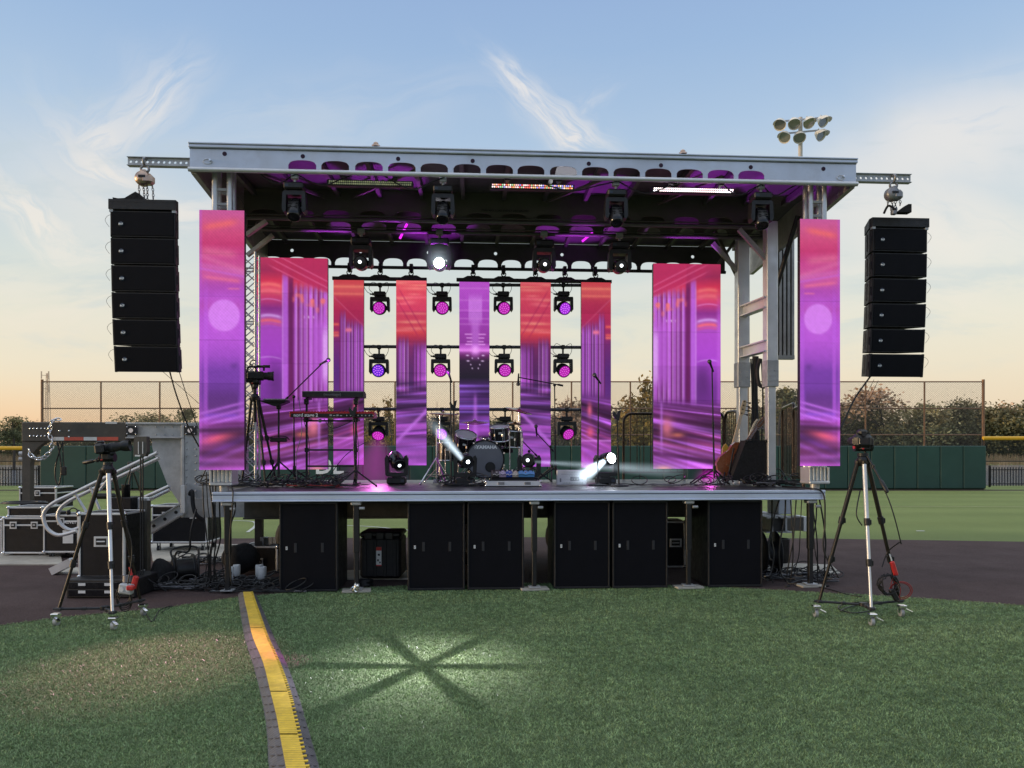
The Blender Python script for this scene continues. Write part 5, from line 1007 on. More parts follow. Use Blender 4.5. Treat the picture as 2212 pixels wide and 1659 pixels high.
# ================================================================ subwoofers
M_glint = mat('handle_reflection', (.020, .020, .024), .5)  # for pale strips painted as reflections in the handle recesses
def sub_proto():
    t_ = Thing('subwoofer', 'subwoofer', 'subwoofer'); w_, h_ = .675, 1.045; m = MB(); m.box((0, .37, h_ / 2 + .012), (w_, .72, h_), None, .008); t_.part('cabinet', m, M_blk2)
    m = MB(); m.box((0, .004, h_ / 2 + .012), (w_ - .045, .012, h_ - .05), None, .004); gr = t_.part('grille', m, M_grille); m = MB()
    for z0_, z1_, x0_, x1_ in ((.012, .036, -w_ / 2 + .004, w_ / 2 - .004), (h_ - .012, h_ + .010, -w_ / 2 + .004, w_ / 2 - .004)): m.ob((x0_, -.006, z0_), (x1_, .010, z1_), .003)
    for sx in (-1, 1): m.ob((sx * (w_ / 2 - .004), -.006, .036), (sx * (w_ / 2 - .022), .010, h_ - .012), .003)
    t_.part('front_frame', m, M_blk2); m = MB(); m.ob((-.262, -.0045, .500), (-.240, -.0025, .540), .001); m.ob((-.257, -.0052, .512), (-.249, -.0046, .520), 0, 1); m.ob((-.252, -.0052, .526), (-.244, -.0046, .532), 0, 1); t_.part('badge', m, [M_label, M_badge], gr)
    for x in (-.165, .145): m = MB(); m.ob((x, -.0040, .47), (x + .030, -.0022, .58), .002); t_.part('handle_glint', m, M_glint, gr)
    m = MB()
    for sx in (-1, 1):
        for y in (.06, .66): m.cyl((sx * .28, y, 0), (sx * .28, y, .014), .03, n=10)
    t_.part('rubber_foot', m, M_rub); return t_.o
sub = sub_proto(); SUBS = [((603, 730), 'stand-alone subwoofer nearest the black hard case under the deck', .07), ((879, 1006), 'outer subwoofer of the pair beside the hard case', .08), ((1008, 1134), 'inner subwoofer of the pair beside the hard case, next to the middle leg', .08), ((1195, 1320), 'subwoofer just past the middle leg, first of that pair', .08), ((1321, 1445), 'subwoofer of the second pair next to the flight case gap', .08), ((1527, 1650), 'stand-alone subwoofer under the guitars end of the deck', .08)]
for i, ((a, b), lab, d_) in enumerate(SUBS):
    c = S((a + b) / 2, 1280, d_); M_ = FR_S @ TR((c.x, d_, 0)); lab = lab.replace('nearest', 'beside')
    if i == 0: sub.matrix_world = M_; sub['label'] = lab; sub['group'] = 'subwoofers standing under the deck edge'
    else: clone(sub, lab, 'subwoofers standing under the deck edge', M=M_)

# ================================================================ moving lights
E_bright = emis('lamp_white_hot', (.86, .94, 1.0), 14); E_mid = emis('lamp_white', (.86, .94, 1.0), 3.0); E_mag = emis('led_magenta', srgb(196, 14, 186), .8); E_magp = emis('led_pink_core', srgb(240, 110, 232), .9); E_vio = emis('led_violet', srgb(96, 24, 214), 1.0); E_viop = emis('led_violet_core', srgb(216, 120, 250), 1.1); E_pur = emis('led_purple', srgb(160, 28, 216), 1.0)
E_blue = emis('led_display_blue', (.03, .12, .9), 1.2)
def wash_proto():
    t_ = Thing('wash_light', 'wash', 'moving light'); m = MB(); m.ob((-.014, -.012, -.115), (.014, .012, -.0), .003); m.ob((-.03, -.035, -.035), (.03, .035, .03), .008); t_.part('clamp', m, M_blk)
    m = MB(); m.box((0, 0, -.152), (.185, .16, .075), None, .012); m.ob((-.125, -.03, -.165), (-.09, .03, -.135), .004); m.cyl((-.16, 0, -.15), (-.12, 0, -.15), .011, n=8); t_.part('base_box', m, M_blk)
    yk = [(-.145, -.20), (-.152, -.215), (-.155, -.40), (-.135, -.43), (-.113, -.40), (-.108, -.255), (.108, -.255), (.113, -.40), (.135, -.43), (.155, -.40), (.152, -.215), (.145, -.20)]
    m = MB(); m.prism(yk[::-1], (0, -.06, 0), (1, 0, 0), (0, 0, 1), (0, .12, 0)); m.cyl((0, 0, -.205), (0, 0, -.185), .05, n=14); t_.part('yoke', m, M_blk)
    piv = Vector((0, 0, -.37)); h_ = Matrix.Translation(piv) @ Matrix.Rotation(PI / 2, 4, 'X'); m = MB(); m.lathe([(.0001, -.11), (.055, -.105), (.085, -.08), (.104, -.02), (.108, .04), (.104, .075), (.094, .080), (.094, .066), (.0001, .066)], 26, h_); m.cyl(piv + Vector((-.115, 0, 0)), piv + Vector((.115, 0, 0)), .035, n=12)
    hd = t_.part('head', m, M_blk2, None, piv); m = MB(); m.lathe([(.0001, .070), (.092, .070)], 26, h_); r0 = .0
    pts = [(0, 0)] + [(.036 * math.cos(R(60 * k)), .036 * math.sin(R(60 * k))) for k in range(6)] + [(.069 * math.cos(R(30 * k + 15)), .069 * math.sin(R(30 * k + 15))) for k in range(12)]
    for x, z in pts: m.lathe([(.0105, .0706), (.007, .075), (.0001, .077)], 10, h_ @ Matrix.Translation((x, z, 0)), 1)
    t_.part('lens', m, [E_mag, E_magp], hd); m = MB(); m.ob((-.02, -.0815, -.145), (.02, -.080, -.135)); t_.part('status_display', m, M_blk); return t_.o
wash = wash_proto(); first = True
WL = [(0, 821, E_mag, E_magp, -8, -6, 'magenta wash light hanging on the upper pipe beside the first narrow screen'), (0, 955, E_mag, E_magp, -8, 4, 'magenta wash light on the upper pipe between second and middle screens'), (0, 1087, E_mag, E_magp, -14, 10, 'magenta wash light on the upper pipe beside the middle screen towards the boom'), (0, 1217, E_pur, E_viop, -18, 14, 'purple wash light on the upper pipe beside the last narrow screen'),
      (1, 819, E_vio, E_viop, -10, -6, 'blue-violet wash light on the middle pipe beside the first narrow screen'), (1, 952, E_mag, E_magp, -10, -4, 'bright pink wash light on the middle pipe behind a mic stand'), (1, 1089, E_mag, E_magp, -12, 8, 'pink wash light on the middle pipe above the tom drum'), (1, 1216, E_mag, E_magp, -26, 14, 'pink wash light tilted down on the middle pipe over the boom stand'),
      (2, 818, E_mag, E_magp, -42, -4, 'magenta wash light tilted steeply down on the lower pipe behind keyboards'), (2, 955, E_pur, E_magp, -20, -8, 'violet wash light on the lower pipe behind the hi-hat'), (2, 1091, E_mag, E_magp, -35, 20, 'pink wash light on the lower pipe hidden behind the tom'), (2, 1224, E_mag, E_magp, -26, 16, 'pink wash light on the lower pipe beside the last narrow screen')]
for row, px, m0, m1, tilt, pan, lab in WL:
    c = S(px, PIPES[row] + .5, SD_ + .14); M_ = FR_S @ TR(c, 0)
    if first: o = wash; o.matrix_world = M_; o['label'] = lab; o['group'] = 'wash lights on the back pipes'; first = False
    else: o = clone(wash, lab, 'wash lights on the back pipes', M=M_)
    hd, yk = find(o, 'head'), find(o, 'yoke'); hd.rotation_euler = (R(-tilt) * 1.0, 0, R(pan * 1.2)); remat(find(hd, 'lens'), [m0, m1])
def spot_proto():
    t_ = Thing('spot_light', 'spot', 'moving light'); m = MB(); m.ob((-.05, -.04, -.04), (.05, .04, .035), .008); m.cyl((0, 0, -.11), (0, 0, -.03), .02, n=10); t_.part('clamp', m, M_galv)
    m = MB(); m.box((0, 0, -.155), (.27, .24, .10), None, .02); t_.part('base_box', m, M_blk); m = MB(); m.ob((-.115, -.123, -.175), (-.065, -.12, -.14)); t_.part('status_display', m, M_badge)
    yk = [(-.13, -.215), (-.155, -.24), (-.165, -.47), (-.14, -.52), (-.11, -.50), (-.105, -.275), (.105, -.275), (.11, -.50), (.14, -.52), (.165, -.47), (.155, -.24), (.13, -.215)]
    m = MB(); m.prism(yk[::-1], (0, -.075, 0), (1, 0, 0), (0, 0, 1), (0, .15, 0)); m.cyl((0, 0, -.22), (0, 0, -.20), .07, n=16); t_.part('yoke', m, M_blk)
    piv = Vector((0, 0, -.45)); h_ = Matrix.Translation(piv) @ Matrix.Rotation(PI / 2, 4, 'X'); m = MB(); m.lathe([(.0001, -.17), (.05, -.165), (.082, -.13), (.098, -.06), (.102, .02), (.098, .10), (.090, .155), (.076, .165), (.076, .150), (.0001, .150)], 26, h_); m.cyl(piv + Vector((-.12, 0, 0)), piv + Vector((.12, 0, 0)), .04, n=12)
    for k in range(5): m.bar(piv + Vector((-.07, -.05 + .03 * k, .098)), piv + Vector((.07, -.05 + .03 * k, .098)), .008, .012)
    hd = t_.part('head', m, M_gloss, None, piv); m = MB(); m.lathe([(.0001, .157), (.074, .153)], 24, h_); m.lathe([(.0001, .160), (.024, .158)], 20, h_, 1); t_.part('lens', m, [M_gloss, E_mid], hd); return t_.o
spot = spot_proto(); first = True; zt_f = ZB - .03
def place_spot(M_, tilt, pan, m0, m1, lab, grp):
    global first
    if first: o = spot; o.matrix_world = M_; o['label'] = lab; o['group'] = grp; first = False
    else: o = clone(spot, lab, grp, M=M_)
    hd, yk = find(o, 'head'), find(o, 'yoke'); hd.rotation_euler = (R(tilt), 0, R(pan)); remat(find(hd, 'lens'), [m0, m1]); return o
for px, lab in ((637, 'dark moving spot light at the front rail near the gooseneck end of the roof'), (957, 'dark moving spot light at the front rail between the unlit and coloured bars'), (1330, 'dark moving spot light at the front rail between the coloured and white bars'), (1643, 'dark moving spot light at the front rail by the mast')):
    c = S(px, 380, .10); place_spot(FR_S @ TR((c.x, .10, ZB - .02)) @ Matrix.Diagonal((.84, .84, .84, 1)), 62, random.uniform(-8, 8), M_gloss, M_gloss, lab, 'spot lights along the front roof rail')
for px, py, hot, lab in ((779, 568, 0, 'moving spot light with a small glint, over the first narrow screen'), (949, 570, 1, 'dazzling white lit moving spot light under the roof'), (1176, 573, 0, 'moving spot light with a small glint, over the boom microphone'), (1340, 576, 0, 'moving spot light with a small glint, over the last narrow screen')):
    c = S(px, py, 1.75); place_spot(FR_S @ TR((c.x, 1.82, c.z + .46)), 6, 0, E_bright if hot else M_gloss, E_bright if hot else E_mid, lab, 'spot lights under the middle of the roof')
FLOOR = {}
for key, px, py, tilt, pan, m0, m1, lab in (('a', 857, 1046, 30, -22, M_gloss, E_mid, 'floor standing moving light turned upward in front of the second narrow screen'), ('b', 1005, 1048, 8, -14, M_gloss, E_bright, 'lit floor moving light in front of the bass drum with a beam rising'), ('c', 1143, 1047, 0, 12, M_gloss, E_mid, 'floor moving light on the guitar side of the bass drum'), ('d', 1308, 1046, -10, -22, E_bright, E_bright, 'brilliantly lit floor moving light behind the slim mic stand')):
    c = SD(px, py); M_ = FR_S @ TR((c.x, c.y, DK - .103)) @ Matrix.Rotation(PI, 4, 'Y'); M_ = M_ @ Matrix.Translation((0, 0, 0)); o = place_spot(M_, -tilt, pan, m0, m1, lab, 'moving lights standing on the deck'); FLOOR[key] = Vector((c.x, c.y, DK + .35))
    for ch in kids(o):
        if ch.name.startswith('clamp'): bpy.data.objects.remove(ch)
# LED bars
def cells_mat(name, cols, strength):
    t = NT(name); b = t.n('ShaderNodeBsdfPrincipled'); t.l(b.outputs[0], t.out.inputs[0]); r_ = t.n('ShaderNodeNewGeometry').outputs['Random Per Island']; c = t.ramp(r_, [(i / len(cols), q) for i, q in enumerate(cols)], 'CONSTANT'); t.l(c, b.inputs['Emission Color']); b.inputs['Emission Strength'].default_value = strength; b.inputs['Base Color'].default_value = (.3, .3, .25, 1); return t.m
B_off = cells_mat('bar_cells_dim', [srgb(150, 160, 105), srgb(120, 128, 90), srgb(165, 168, 120)], .45); B_col = cells_mat('bar_cells_colour', [srgb(240, 70, 70), srgb(150, 200, 150), srgb(150, 140, 235), srgb(245, 190, 120), srgb(250, 235, 230), srgb(240, 130, 100), srgb(250, 190, 200)], 1.5); B_on = cells_mat('bar_cells_white', [(1, .82, .84), (1, .70, .74), (.95, .88, 1), (1, .80, .76)], 3.2)
for px0, px1, py, mt, lab in ((707, 893, 398, B_off, 'unlit black light bar under the front of the roof'), (1058, 1240, 405.5, B_col, 'light bar glowing in mixed colours under the front of the roof'), (1406, 1585, 413.5, B_on, 'blazing white light bar under the front of the roof')):
    a, b = S(px0, py, .18), S(px1, py, .18); z = (a.z + b.z) / 2; t_ = Thing('light_bar', lab, 'light bar', ((a.x + b.x) / 2, .18, z), FR_S, 'light bars under the roof front'); m = MB(); m.ob((a.x, .14, z - .035), (b.x, .22, z + .035), .006); t_.part('housing', m, M_blk); m = MB(); n = 42
    for i in range(n):
        for k in (0, 1):
            x = a.x + .02 + (b.x - a.x - .04) * (i + .5) / n; m.disc((x + .004 * k, .138, z - .012 + .026 * k), (0, -1, -.1), .0098, 10)
    t_.part('led_cell', m, mt); m = MB()
    for f in (.2, .8): x = a.x + (b.x - a.x) * f; m.bar((x, .14, z + .03), (x, .06, ZB - .03), .03, .008); m.ob((x - .03, .0, ZB - .04), (x + .03, .06, ZB + .03), .006)
    t_.part('bracket', m, M_blk)
for k, (px0, px1) in enumerate(((560, 640), (640, 760), (830, 960), (1150, 1335), (1335, 1470), (1560, 1645), (1645, 1720))):
    a, b = S(px0, 380, .06), S(px1, 382, .06); a.z = b.z = ZB - .0; q = (a + b) / 2 + Vector((0, .05, -.09 - .05 * random.random())); m = MB(); m.tube(spline([a, a.lerp(q, .5) + Vector((0, .02, -.02)), q, b.lerp(q, .4), b], 6), .008, 6); single('cable', m, M_cable, 'thin black cable looping along the front roof rail, part ' + ('one', 'two', 'three', 'four', 'five', 'six', 'seven')[k] + ' from the gooseneck', 'cable', a, FR_S)
for k, (row, px) in enumerate([(r_, x) for r_ in range(3) for x in (821, 955, 1087, 1217)]):
    c = S(px, PIPES[row], SD_ + .12); m = MB(); e = random.uniform(-.02, .02)
    for sgn in (-1, 1): m.tube(spline([c + Vector((sgn * .02, 0, 0)), c + Vector((sgn * .12, -.02, .03 + e)), c + Vector((sgn * .15 - .02, -.02, -.07)), c + Vector((sgn * .09, -.01, -.15))], 5), .0042, 5)
    m.tube(spline([c + Vector((-.10, 0, -.15)), c + Vector((-.2, 0, -.12 + e)), c + Vector((-.28, .02, .02))], 5), .0045, 5); single('light_cable', m, M_cable, 'cable loops above the wash light on the ' + ('upper', 'middle', 'lower')[k // 4] + ' pipe ' + ('just past the first', 'just before the middle', 'just past the middle', 'just before the last')[k % 4] + ' strip', 'cable', c, FR_S)
# ---------------------------------------------------------------- light beams in the stage haze
def haze_beam(apex, aim, length, r0, r1, col, k, lab, fall=1.4, fr=FR_S):
    apex = Vector(apex); dv = (Vector(aim) - apex).normalized(); q = dv.to_track_quat('Z', 'Y').to_matrix().to_4x4(); m = MB(); m.cyl((0, 0, 0), (0, 0, length), r0, r1, 24)
    t = NT('haze_beam'); x, y, z = t.sep(t.n('ShaderNodeTexCoord').outputs['Object']); rr = t.math('SQRT', t.math('ADD', t.math('MULTIPLY', x, x), t.math('MULTIPLY', y, y))); zt_ = t.math('DIVIDE', z, length, None, True); rad = t.math('ADD', r0, t.math('MULTIPLY', zt_, r1 - r0)); e = t.math('SUBTRACT', 1.0, t.math('DIVIDE', rr, rad), None, True)
    f = t.math('MULTIPLY', t.math('POWER', e, 1.6), t.math('POWER', t.math('SUBTRACT', 1.0, zt_, None, True), fall)); n_ = t.noise(t.n('ShaderNodeTexCoord').outputs['Object'], 2.5, 3); f = t.math('MULTIPLY', f, t.mapr(n_, .3, .7, .7, 1.3)); em = t.n('ShaderNodeEmission'); em.inputs[0].default_value = (*col, 1); t.l(t.math('MULTIPLY', f, k), em.inputs[1]); t.l(em.outputs[0], t.out.inputs['Volume'])
    o = single('light_beam', m, t.m, lab, 'light beam'); o.matrix_world = fr @ Matrix.Translation(apex) @ q; return o
CW = (.72, .88, 1.0)
fb, fc, fd = FLOOR['b'], FLOOR['c'], FLOOR['d']; a = S(998, 991, fb.y - .16); haze_beam(a, S(928, 908, fb.y - .35), .75, .05, .14, CW, 30, 'pale beam rising from the lit floor light before the bass drum', 1.5)
a = S(1303, 998, fd.y - .16); haze_beam(a, S(1243, 1040, fd.y - .75), .80, .05, .18, CW, 75, 'bright white beam falling from the brilliant floor light', 1.7)
haze_beam(S(1150, 997, fc.y - .10), S(1460, 1018, fc.y + .1), 2.3, .03, .16, CW, 8, 'long faint beam crossing the deck towards the guitars', .9)
haze_beam(S(817, 946, 3.1), S(806, 1050, 2.2), 1.25, .10, .75, srgb(235, 60, 215), .75, 'magenta haze glowing below the wash light behind the keyboards', .5)
haze_beam(S(1552, 1022, 1.9), S(1488, 1048, 1.2), .6, .04, .22, srgb(235, 50, 220), 7, 'small magenta glow on the deck beside the guitars', .9)
hc = S(949, 570, 1.6); haze_beam(hc, hc + Vector((0, -1, -.12)), 1.1, .09, .34, CW, 2.2, 'soft white shaft in front of the dazzling spot light', 1.6)
for o_, nm in ((S(1303, 998, fd.y - .2), 'd'),): lamp('floor_light_lamp', 'SPOT', FR_S @ o_, 60, (.85, .93, 1), FR_S @ S(1243, 1045, fd.y - .8), spot_size=R(40), spot_blend=.6, shadow_soft_size=.05)
lamp('floor_light_lamp', 'SPOT', FR_S @ S(1540, 1010, 1.7), 12, (1, .12, .85), FR_S @ S(1495, 1046, 1.2), spot_size=R(60), spot_blend=.7, shadow_soft_size=.05)
lamp('wash_lamp', 'SPOT', FR_S @ S(817, 950, 2.9), 55, (1, .15, .85), FR_S @ S(800, 1052, 1.9), spot_size=R(70), spot_blend=.7, shadow_soft_size=.08)
for px, d_, tx, td, en, sz in ((857, 1.6, 840, .9, 60, 26), (1143, 1.6, 1290, 1.0, 60, 22), (1308, 1.7, 1560, .6, 70, 24), (1005, 1.6, 870, 2.2, 50, 20), (1143, 1.7, 1290, 2.4, 40, 14), (1308, 1.2, 1690, .8, 60, 22), (950, 1.0, 930, 2.5, 90, 34), (1200, 1.0, 1250, 2.5, 90, 34), (700, 1.0, 720, 2.4, 70, 30), (1440, 1.0, 1480, 2.4, 80, 30), (857, 1.2, 660, .7, 40, 24)):
    p_ = S(px, 1000, d_); q_ = S(tx, 420, td); q_.z = 5.1; p_.z = 1.9; lamp('uplight_lamp', 'SPOT', FR_S @ p_, en * 11, (.62, .05, 1.0), FR_S @ q_, spot_size=R(sz * .7), spot_blend=.4, shadow_soft_size=.04)
p_ = S(1300, 1000, 1.4); q_ = S(1217, 372, .5); q_.z = 5.14; lamp('uplight_lamp', 'SPOT', FR_S @ p_, 1500, (.85, .93, 1), FR_S @ q_, spot_size=R(7), spot_blend=.4, shadow_soft_size=.02)
# star shaped projection on the turf
gs = FR_S @ Vector((S(957, 450, .0).x, -.12, 4.40)); gt = G(912, 1440); L = lamp('star_projector_lamp', 'SPOT', gs, 8600, (.92, .82, 1.0), gt, spot_size=R(32), spot_blend=.35, shadow_soft_size=.005); ld = L.data; ld.use_nodes = True; nt = ld.node_tree
class LT(NT):
    def __init__(s, t_): s.t = t_
q = LT(nt); nt.nodes.clear(); out = q.n('ShaderNodeOutputLight'); em = q.n('ShaderNodeEmission'); tcn = q.n('ShaderNodeTexCoord').outputs['Normal']; x, y, z = q.sep(tcn); az = q.math('ABSOLUTE', z); gx, gy = q.math('DIVIDE', x, az), q.math('DIVIDE', y, az); th = q.math('ARCTAN2', gy, gx); rr = q.math('SQRT', q.math('ADD', q.math('MULTIPLY', gx, gx), q.math('MULTIPLY', gy, gy)))
sp_ = q.math('ABSOLUTE', q.math('SINE', q.math('MULTIPLY_ADD', th, 3.0, R(9)))); wv_ = q.math('MULTIPLY', sp_, q.math('POWER', q.math('DIVIDE', rr, .1), .7)); pet = q.mapr(wv_, .24, .56, 0, 1, True); fl = q.math('POWER', q.mapr(rr, .03, .225, 1.0, .0), 1.7); q.l(q.math('MULTIPLY', pet, fl), em.inputs[1]); q.l(em.outputs[0], out.inputs[0])
lamp('red_spill_lamp', 'SPOT', FR_S @ Vector((S(700, 450, .0).x, -.05, 4.4)), 2300, (1.0, .42, .62), G(335, 1432), spot_size=R(24), spot_blend=1.0, shadow_soft_size=.1)
lamp('magenta_spill_lamp', 'SPOT', FR_S @ Vector((S(760, 450, .0).x, -.05, 4.4)), 900, (1.0, .05, .7), G(622, 1428), spot_size=R(4.6), spot_blend=.8, shadow_soft_size=.03)

E_rafter = emis('magenta_lit_rafter', srgb(226, 40, 240), 1.6)  # emissive bars added where a magenta beam catches the rafters
for a, b, d0, d1, lab in (((879, 484), (864, 515), 1.95, 1.92, 'magenta-lit rafter stretch, its glow added, above the lit spot light'), ((1294, 491), (1258, 521), 1.95, 1.92, 'magenta-lit rafter stretch, its glow added, beside the last spot lights')):
    p_, q_ = S(*a, d0), S(*b, d1); m = MB(); m.bar(p_, q_, .03, .03); single('lit_rafter_glow', m, E_rafter, lab, 'lit rafter', p_, FR_S)
# ================================================================ cable ramp across the turf
def ramp_mat(name, col):
    t = NT(name); b = t.n('ShaderNodeBsdfPrincipled'); t.l(b.outputs[0], t.out.inputs[0]); tc = t.n('ShaderNodeTexCoord').outputs['Object']; x, y, z = t.sep(tc)
    w1 = t.math('ABSOLUTE', t.math('SINE', t.math('MULTIPLY', y, 105.0))); n1 = t.noise(tc, 9, 6, .65); f = t.math('MULTIPLY', t.mapr(w1, 0, 1, .78, 1.08), t.mapr(n1, .3, .7, .75, 1.25)); c = t.mix(1.0, (*col, 1), t.comb(f, f, f), 'MULTIPLY')
    n2 = t.noise(tc, 26, 6, .7); c = t.mix(t.mapr(n2, .56, .72, 0, .45, True), c, (.11, .09, .07, 1)); t.l(c, b.inputs['Base Color']); b.inputs['Roughness'].default_value = .62
    bp = t.n('ShaderNodeBump'); bp.inputs['Strength'].default_value = .6; bp.inputs['Distance'].default_value = .004; t.l(t.math('ADD', w1, t.noise(tc, 90, 3)), bp.inputs['Height']); t.l(bp.outputs[0], b.inputs['Normal']); return t.m
M_ry, M_rk = ramp_mat('ramp_yellow', (.72, .49, .045)), ramp_mat('ramp_black', (.11, .107, .114))
cols = [spline([r_[k] for r_ in rows], 6) for k in range(4)]; N = len(cols[0]); wid = .28
SEG = [(0, 16), (16, 30), (30, 41), (41, 50), (50, N - 1)]
RL = ['cable ramp module butting against the stage under loose cables', 'second cable ramp module out from the stage', 'middle cable ramp module between star projection and red-lit turf patch', 'fourth cable ramp module out from the stage', 'cable ramp module at the very bottom of the view']
for (a, b), lab in zip(SEG, RL):
    c = (cols[1][a] + cols[2][b]) / 2; c.z = 0; t_ = Thing('cable_ramp', 'yellow and black ' + lab, 'cable ramp', c, FR_W, 'cable ramp modules')
    for k0, k1, nm in ((0, 1, 'ramp_flank'), (3, 2, 'ramp_flank')):
        m = MB(); vs = []
        for i in range(a, b + 1):
            o, q = cols[k0][i].copy(), cols[k1][i].copy(); o.z = .004; q.z = .052; mid = o.lerp(q, .55); mid.z = .036; vs += [o, mid, q]
        n_ = b - a; m.add(vs, [f for i in range(n_) for f in ((3 * i, 3 * i + 1, 3 * i + 4, 3 * i + 3), (3 * i + 1, 3 * i + 2, 3 * i + 5, 3 * i + 4))])
        fl = t_.part(nm, m, M_rk); m = MB()
        for i in range(a + 1, b, 2):
            for f in (.3, .75):
                o = cols[k0][i].lerp(cols[k1][i], f); o.z = .004 + .046 * f + .004; d_ = (cols[k0][i + 1] - cols[k0][i - 1]).normalized(); u_ = (cols[k1][i] - cols[k0][i]); u_.z = 0; m.bar(o - u_ * .13, o + u_ * .13 + Vector((0, 0, .008)), .012, .003)
        t_.part('tread_ridge', m, M_rk, fl)  # raised ridges lying across the ramp flank
    m = MB(); vs = []
    for i in range(a, b + 1):
        o, q = cols[1][i].copy(), cols[2][i].copy(); k_ = .3 if i == a else 0
        if k_: o, q = o.lerp(cols[1][i + 1], .02 / (cols[1][i + 1] - o).length), q.lerp(cols[2][i + 1], .02 / (cols[2][i + 1] - q).length)
        o.z = q.z = .058; vs += [o + Vector((0, 0, -.01)), o, q, q + Vector((0, 0, -.01))]
    n_ = b - a; m.add(vs, [(4 * i + j, 4 * i + j + 1, 4 * i + 4 + j + 1, 4 * i + 4 + j) for i in range(n_) for j in range(3)]); ld_ = t_.part('lid', m, M_ry); m = MB()
    L = 0.0; pts = cols[2][a:b + 1]
    for p_, q_ in zip(pts, pts[1:]):
        s_ = (q_ - p_).length; k = max(1, int(s_ / .040))
        for j in range(k): o = p_.lerp(q_, (j + .3) / k); u_ = Vector(((q_ - p_).y, -(q_ - p_).x, 0)).normalized(); u_ = u_ if u_.x > 0 else -u_; o.z = .0555; m.bar(o - u_ * .002, o + u_ * .020, .019, .007)
    t_.part('edge_trim', m, M_ry, ld_)

# ================================================================ tripods with cameras
def telescopic(m, p0, p1, rs, cuts, mt=(0, 0, 0)):
    pts = [Vector(p0)] + [Vector(p0).lerp(Vector(p1), c) for c in cuts] + [Vector(p1)]
    for i, (a, b) in enumerate(zip(pts, pts[1:])): m.cyl(a, b, rs[i], rs[i], 12, mt[i])
def caster(t_, p, par=None):
    m = MB(); m.box(p + Vector((0, 0, .105)), (.075, .07, .03), None, .006); m.ob(p + Vector((-.022, -.014, .035)), p + Vector((-.016, .03, .095))); m.ob(p + Vector((.016, -.014, .035)), p + Vector((.022, .03, .095))); m.bar(p + Vector((.02, -.04, .085)), p + Vector((.07, -.07, .06)), .03, .012); c = t_.part('caster', m, M_chr, par)
    m = MB(); m.cyl(p + Vector((-.015, .012, .042)), p + Vector((.015, .012, .042)), .042, n=16); t_.part('caster_wheel', m, M_galv, c)
def tripod(name, lab, apex, feet, dolly, locks, center_silver=True, leg_r=.021, sil=(1,)):
    t_ = Thing(name, lab, 'tripod', (apex.x, apex.y, 0)); m = MB(); m.lathe([(.001, -.07), (.035, -.068), (.05, -.04), (.06, -.01), (.06, .0), (.045, .02), (.045, .035), (.001, .037)], 18, Matrix.Translation(apex)); t_.part('crown', m, M_blk)
    for i, f in enumerate(feet):
        d_ = (f - apex); d_.z = 0; d_ = d_.normalized(); top = apex + d_ * .05 + Vector((0, 0, -.03)); end = Vector((f.x, f.y, dolly if dolly else f.z + .01)); m = MB(); mt = 1 if i in sil else 0
        telescopic(m, top, end, (leg_r, leg_r * .84, leg_r * .68), locks, (mt, mt, mt)); m.box(top, (.05, .05, .05), None, .012); leg = t_.part('leg', m, [M_legk, M_alu])
        for c in locks: m = MB(); q = top.lerp(end, c); v_ = (end - top).normalized(); m.cyl(q - v_ * .035, q + v_ * .035, leg_r * 1.45, leg_r * 1.3, 12); m.box(q + Vector((.026, -.012, 0)), (.02, .02, .05), None, .005); t_.part('leg_lock', m, M_blk, leg)
    if dolly:
        c = sum((Vector((f.x, f.y, 0)) for f in feet), Vector()) / 3; c.z = dolly - .02
        for f in feet:
            e = Vector((f.x, f.y, dolly - .01)); m = MB(); m.tube([c, e + (e - c).normalized() * .05], .012, 8); m.box(e, (.06, .06, .03), None, .008); m.box(c.lerp(e, .45), (.05, .035, .03), None, .006); arm = t_.part('dolly_arm', m, M_dksteel)
            caster(t_, Vector((f.x, f.y, 0)) + (e - c).normalized() * .03, arm)
        m = MB(); m.cyl(c + Vector((0, 0, -.015)), c + Vector((0, 0, .02)), .04, n=14); t_.part('dolly_hub', m, M_blk)
    return t_
M_legk = mat('dark_anodised_leg', (.030, .026, .022), .35, .6, .15, 6)
# -- the one on the infield, with a long lens camera
f = [G(128, 1352), G(243, 1360), G(303, 1332)]; ap = W(233, 1012, 7.47)
t_ = tripod('camera_tripod', 'tripod on a wheeled dolly at the edge of the brown infield near the flight cases', ap, f, .17, (.40, .68), sil=(1,))
def fluid_head(t_, ap, scale=1.0, pan_end=None, red=True):
    m = MB(); m.cyl(ap + Vector((0, 0, .03)), ap + Vector((0, 0, .06)), .045 * scale, n=16); m.box(ap + Vector((0, 0, .10 * scale + .02)), (.10 * scale, .11 * scale, .09 * scale), None, .02); m.cyl(ap + Vector((-.075 * scale, 0, .11 * scale)), ap + Vector((.075 * scale, 0, .11 * scale)), .042 * scale, n=16); m.box(ap + Vector((0, 0, .175 * scale)), (.08 * scale, .14 * scale, .022), None, .006); h_ = t_.part('fluid_head', m, M_blk)
    if red: m = MB(); m.cyl(ap + Vector((-.082 * scale, -.01, .11 * scale)), ap + Vector((-.070 * scale, -.01, .11 * scale)), .022 * scale, n=12); m.box(ap + Vector((-.03, -.062 * scale, .09 * scale)), (.02, .008, .012), None, .002); t_.part('lock_knob', m, M_red, h_)
    if pan_end is not None: m = MB(); a = ap + Vector((0, .02, .11 * scale)); m.tube([a, pan_end], .011, 8); d_ = (pan_end - a).normalized(); m.tube([pan_end - d_ * .14, pan_end - d_ * .12, pan_end - d_ * .02, pan_end], [.013, .02, .02, .014], 10); m.box(a.lerp(pan_end, .45), (.03, .03, .045), None, .008); t_.part('pan_handle', m, M_blk)
    return h_
fluid_head(t_, ap, .95, W(180, 1000, 7.6))
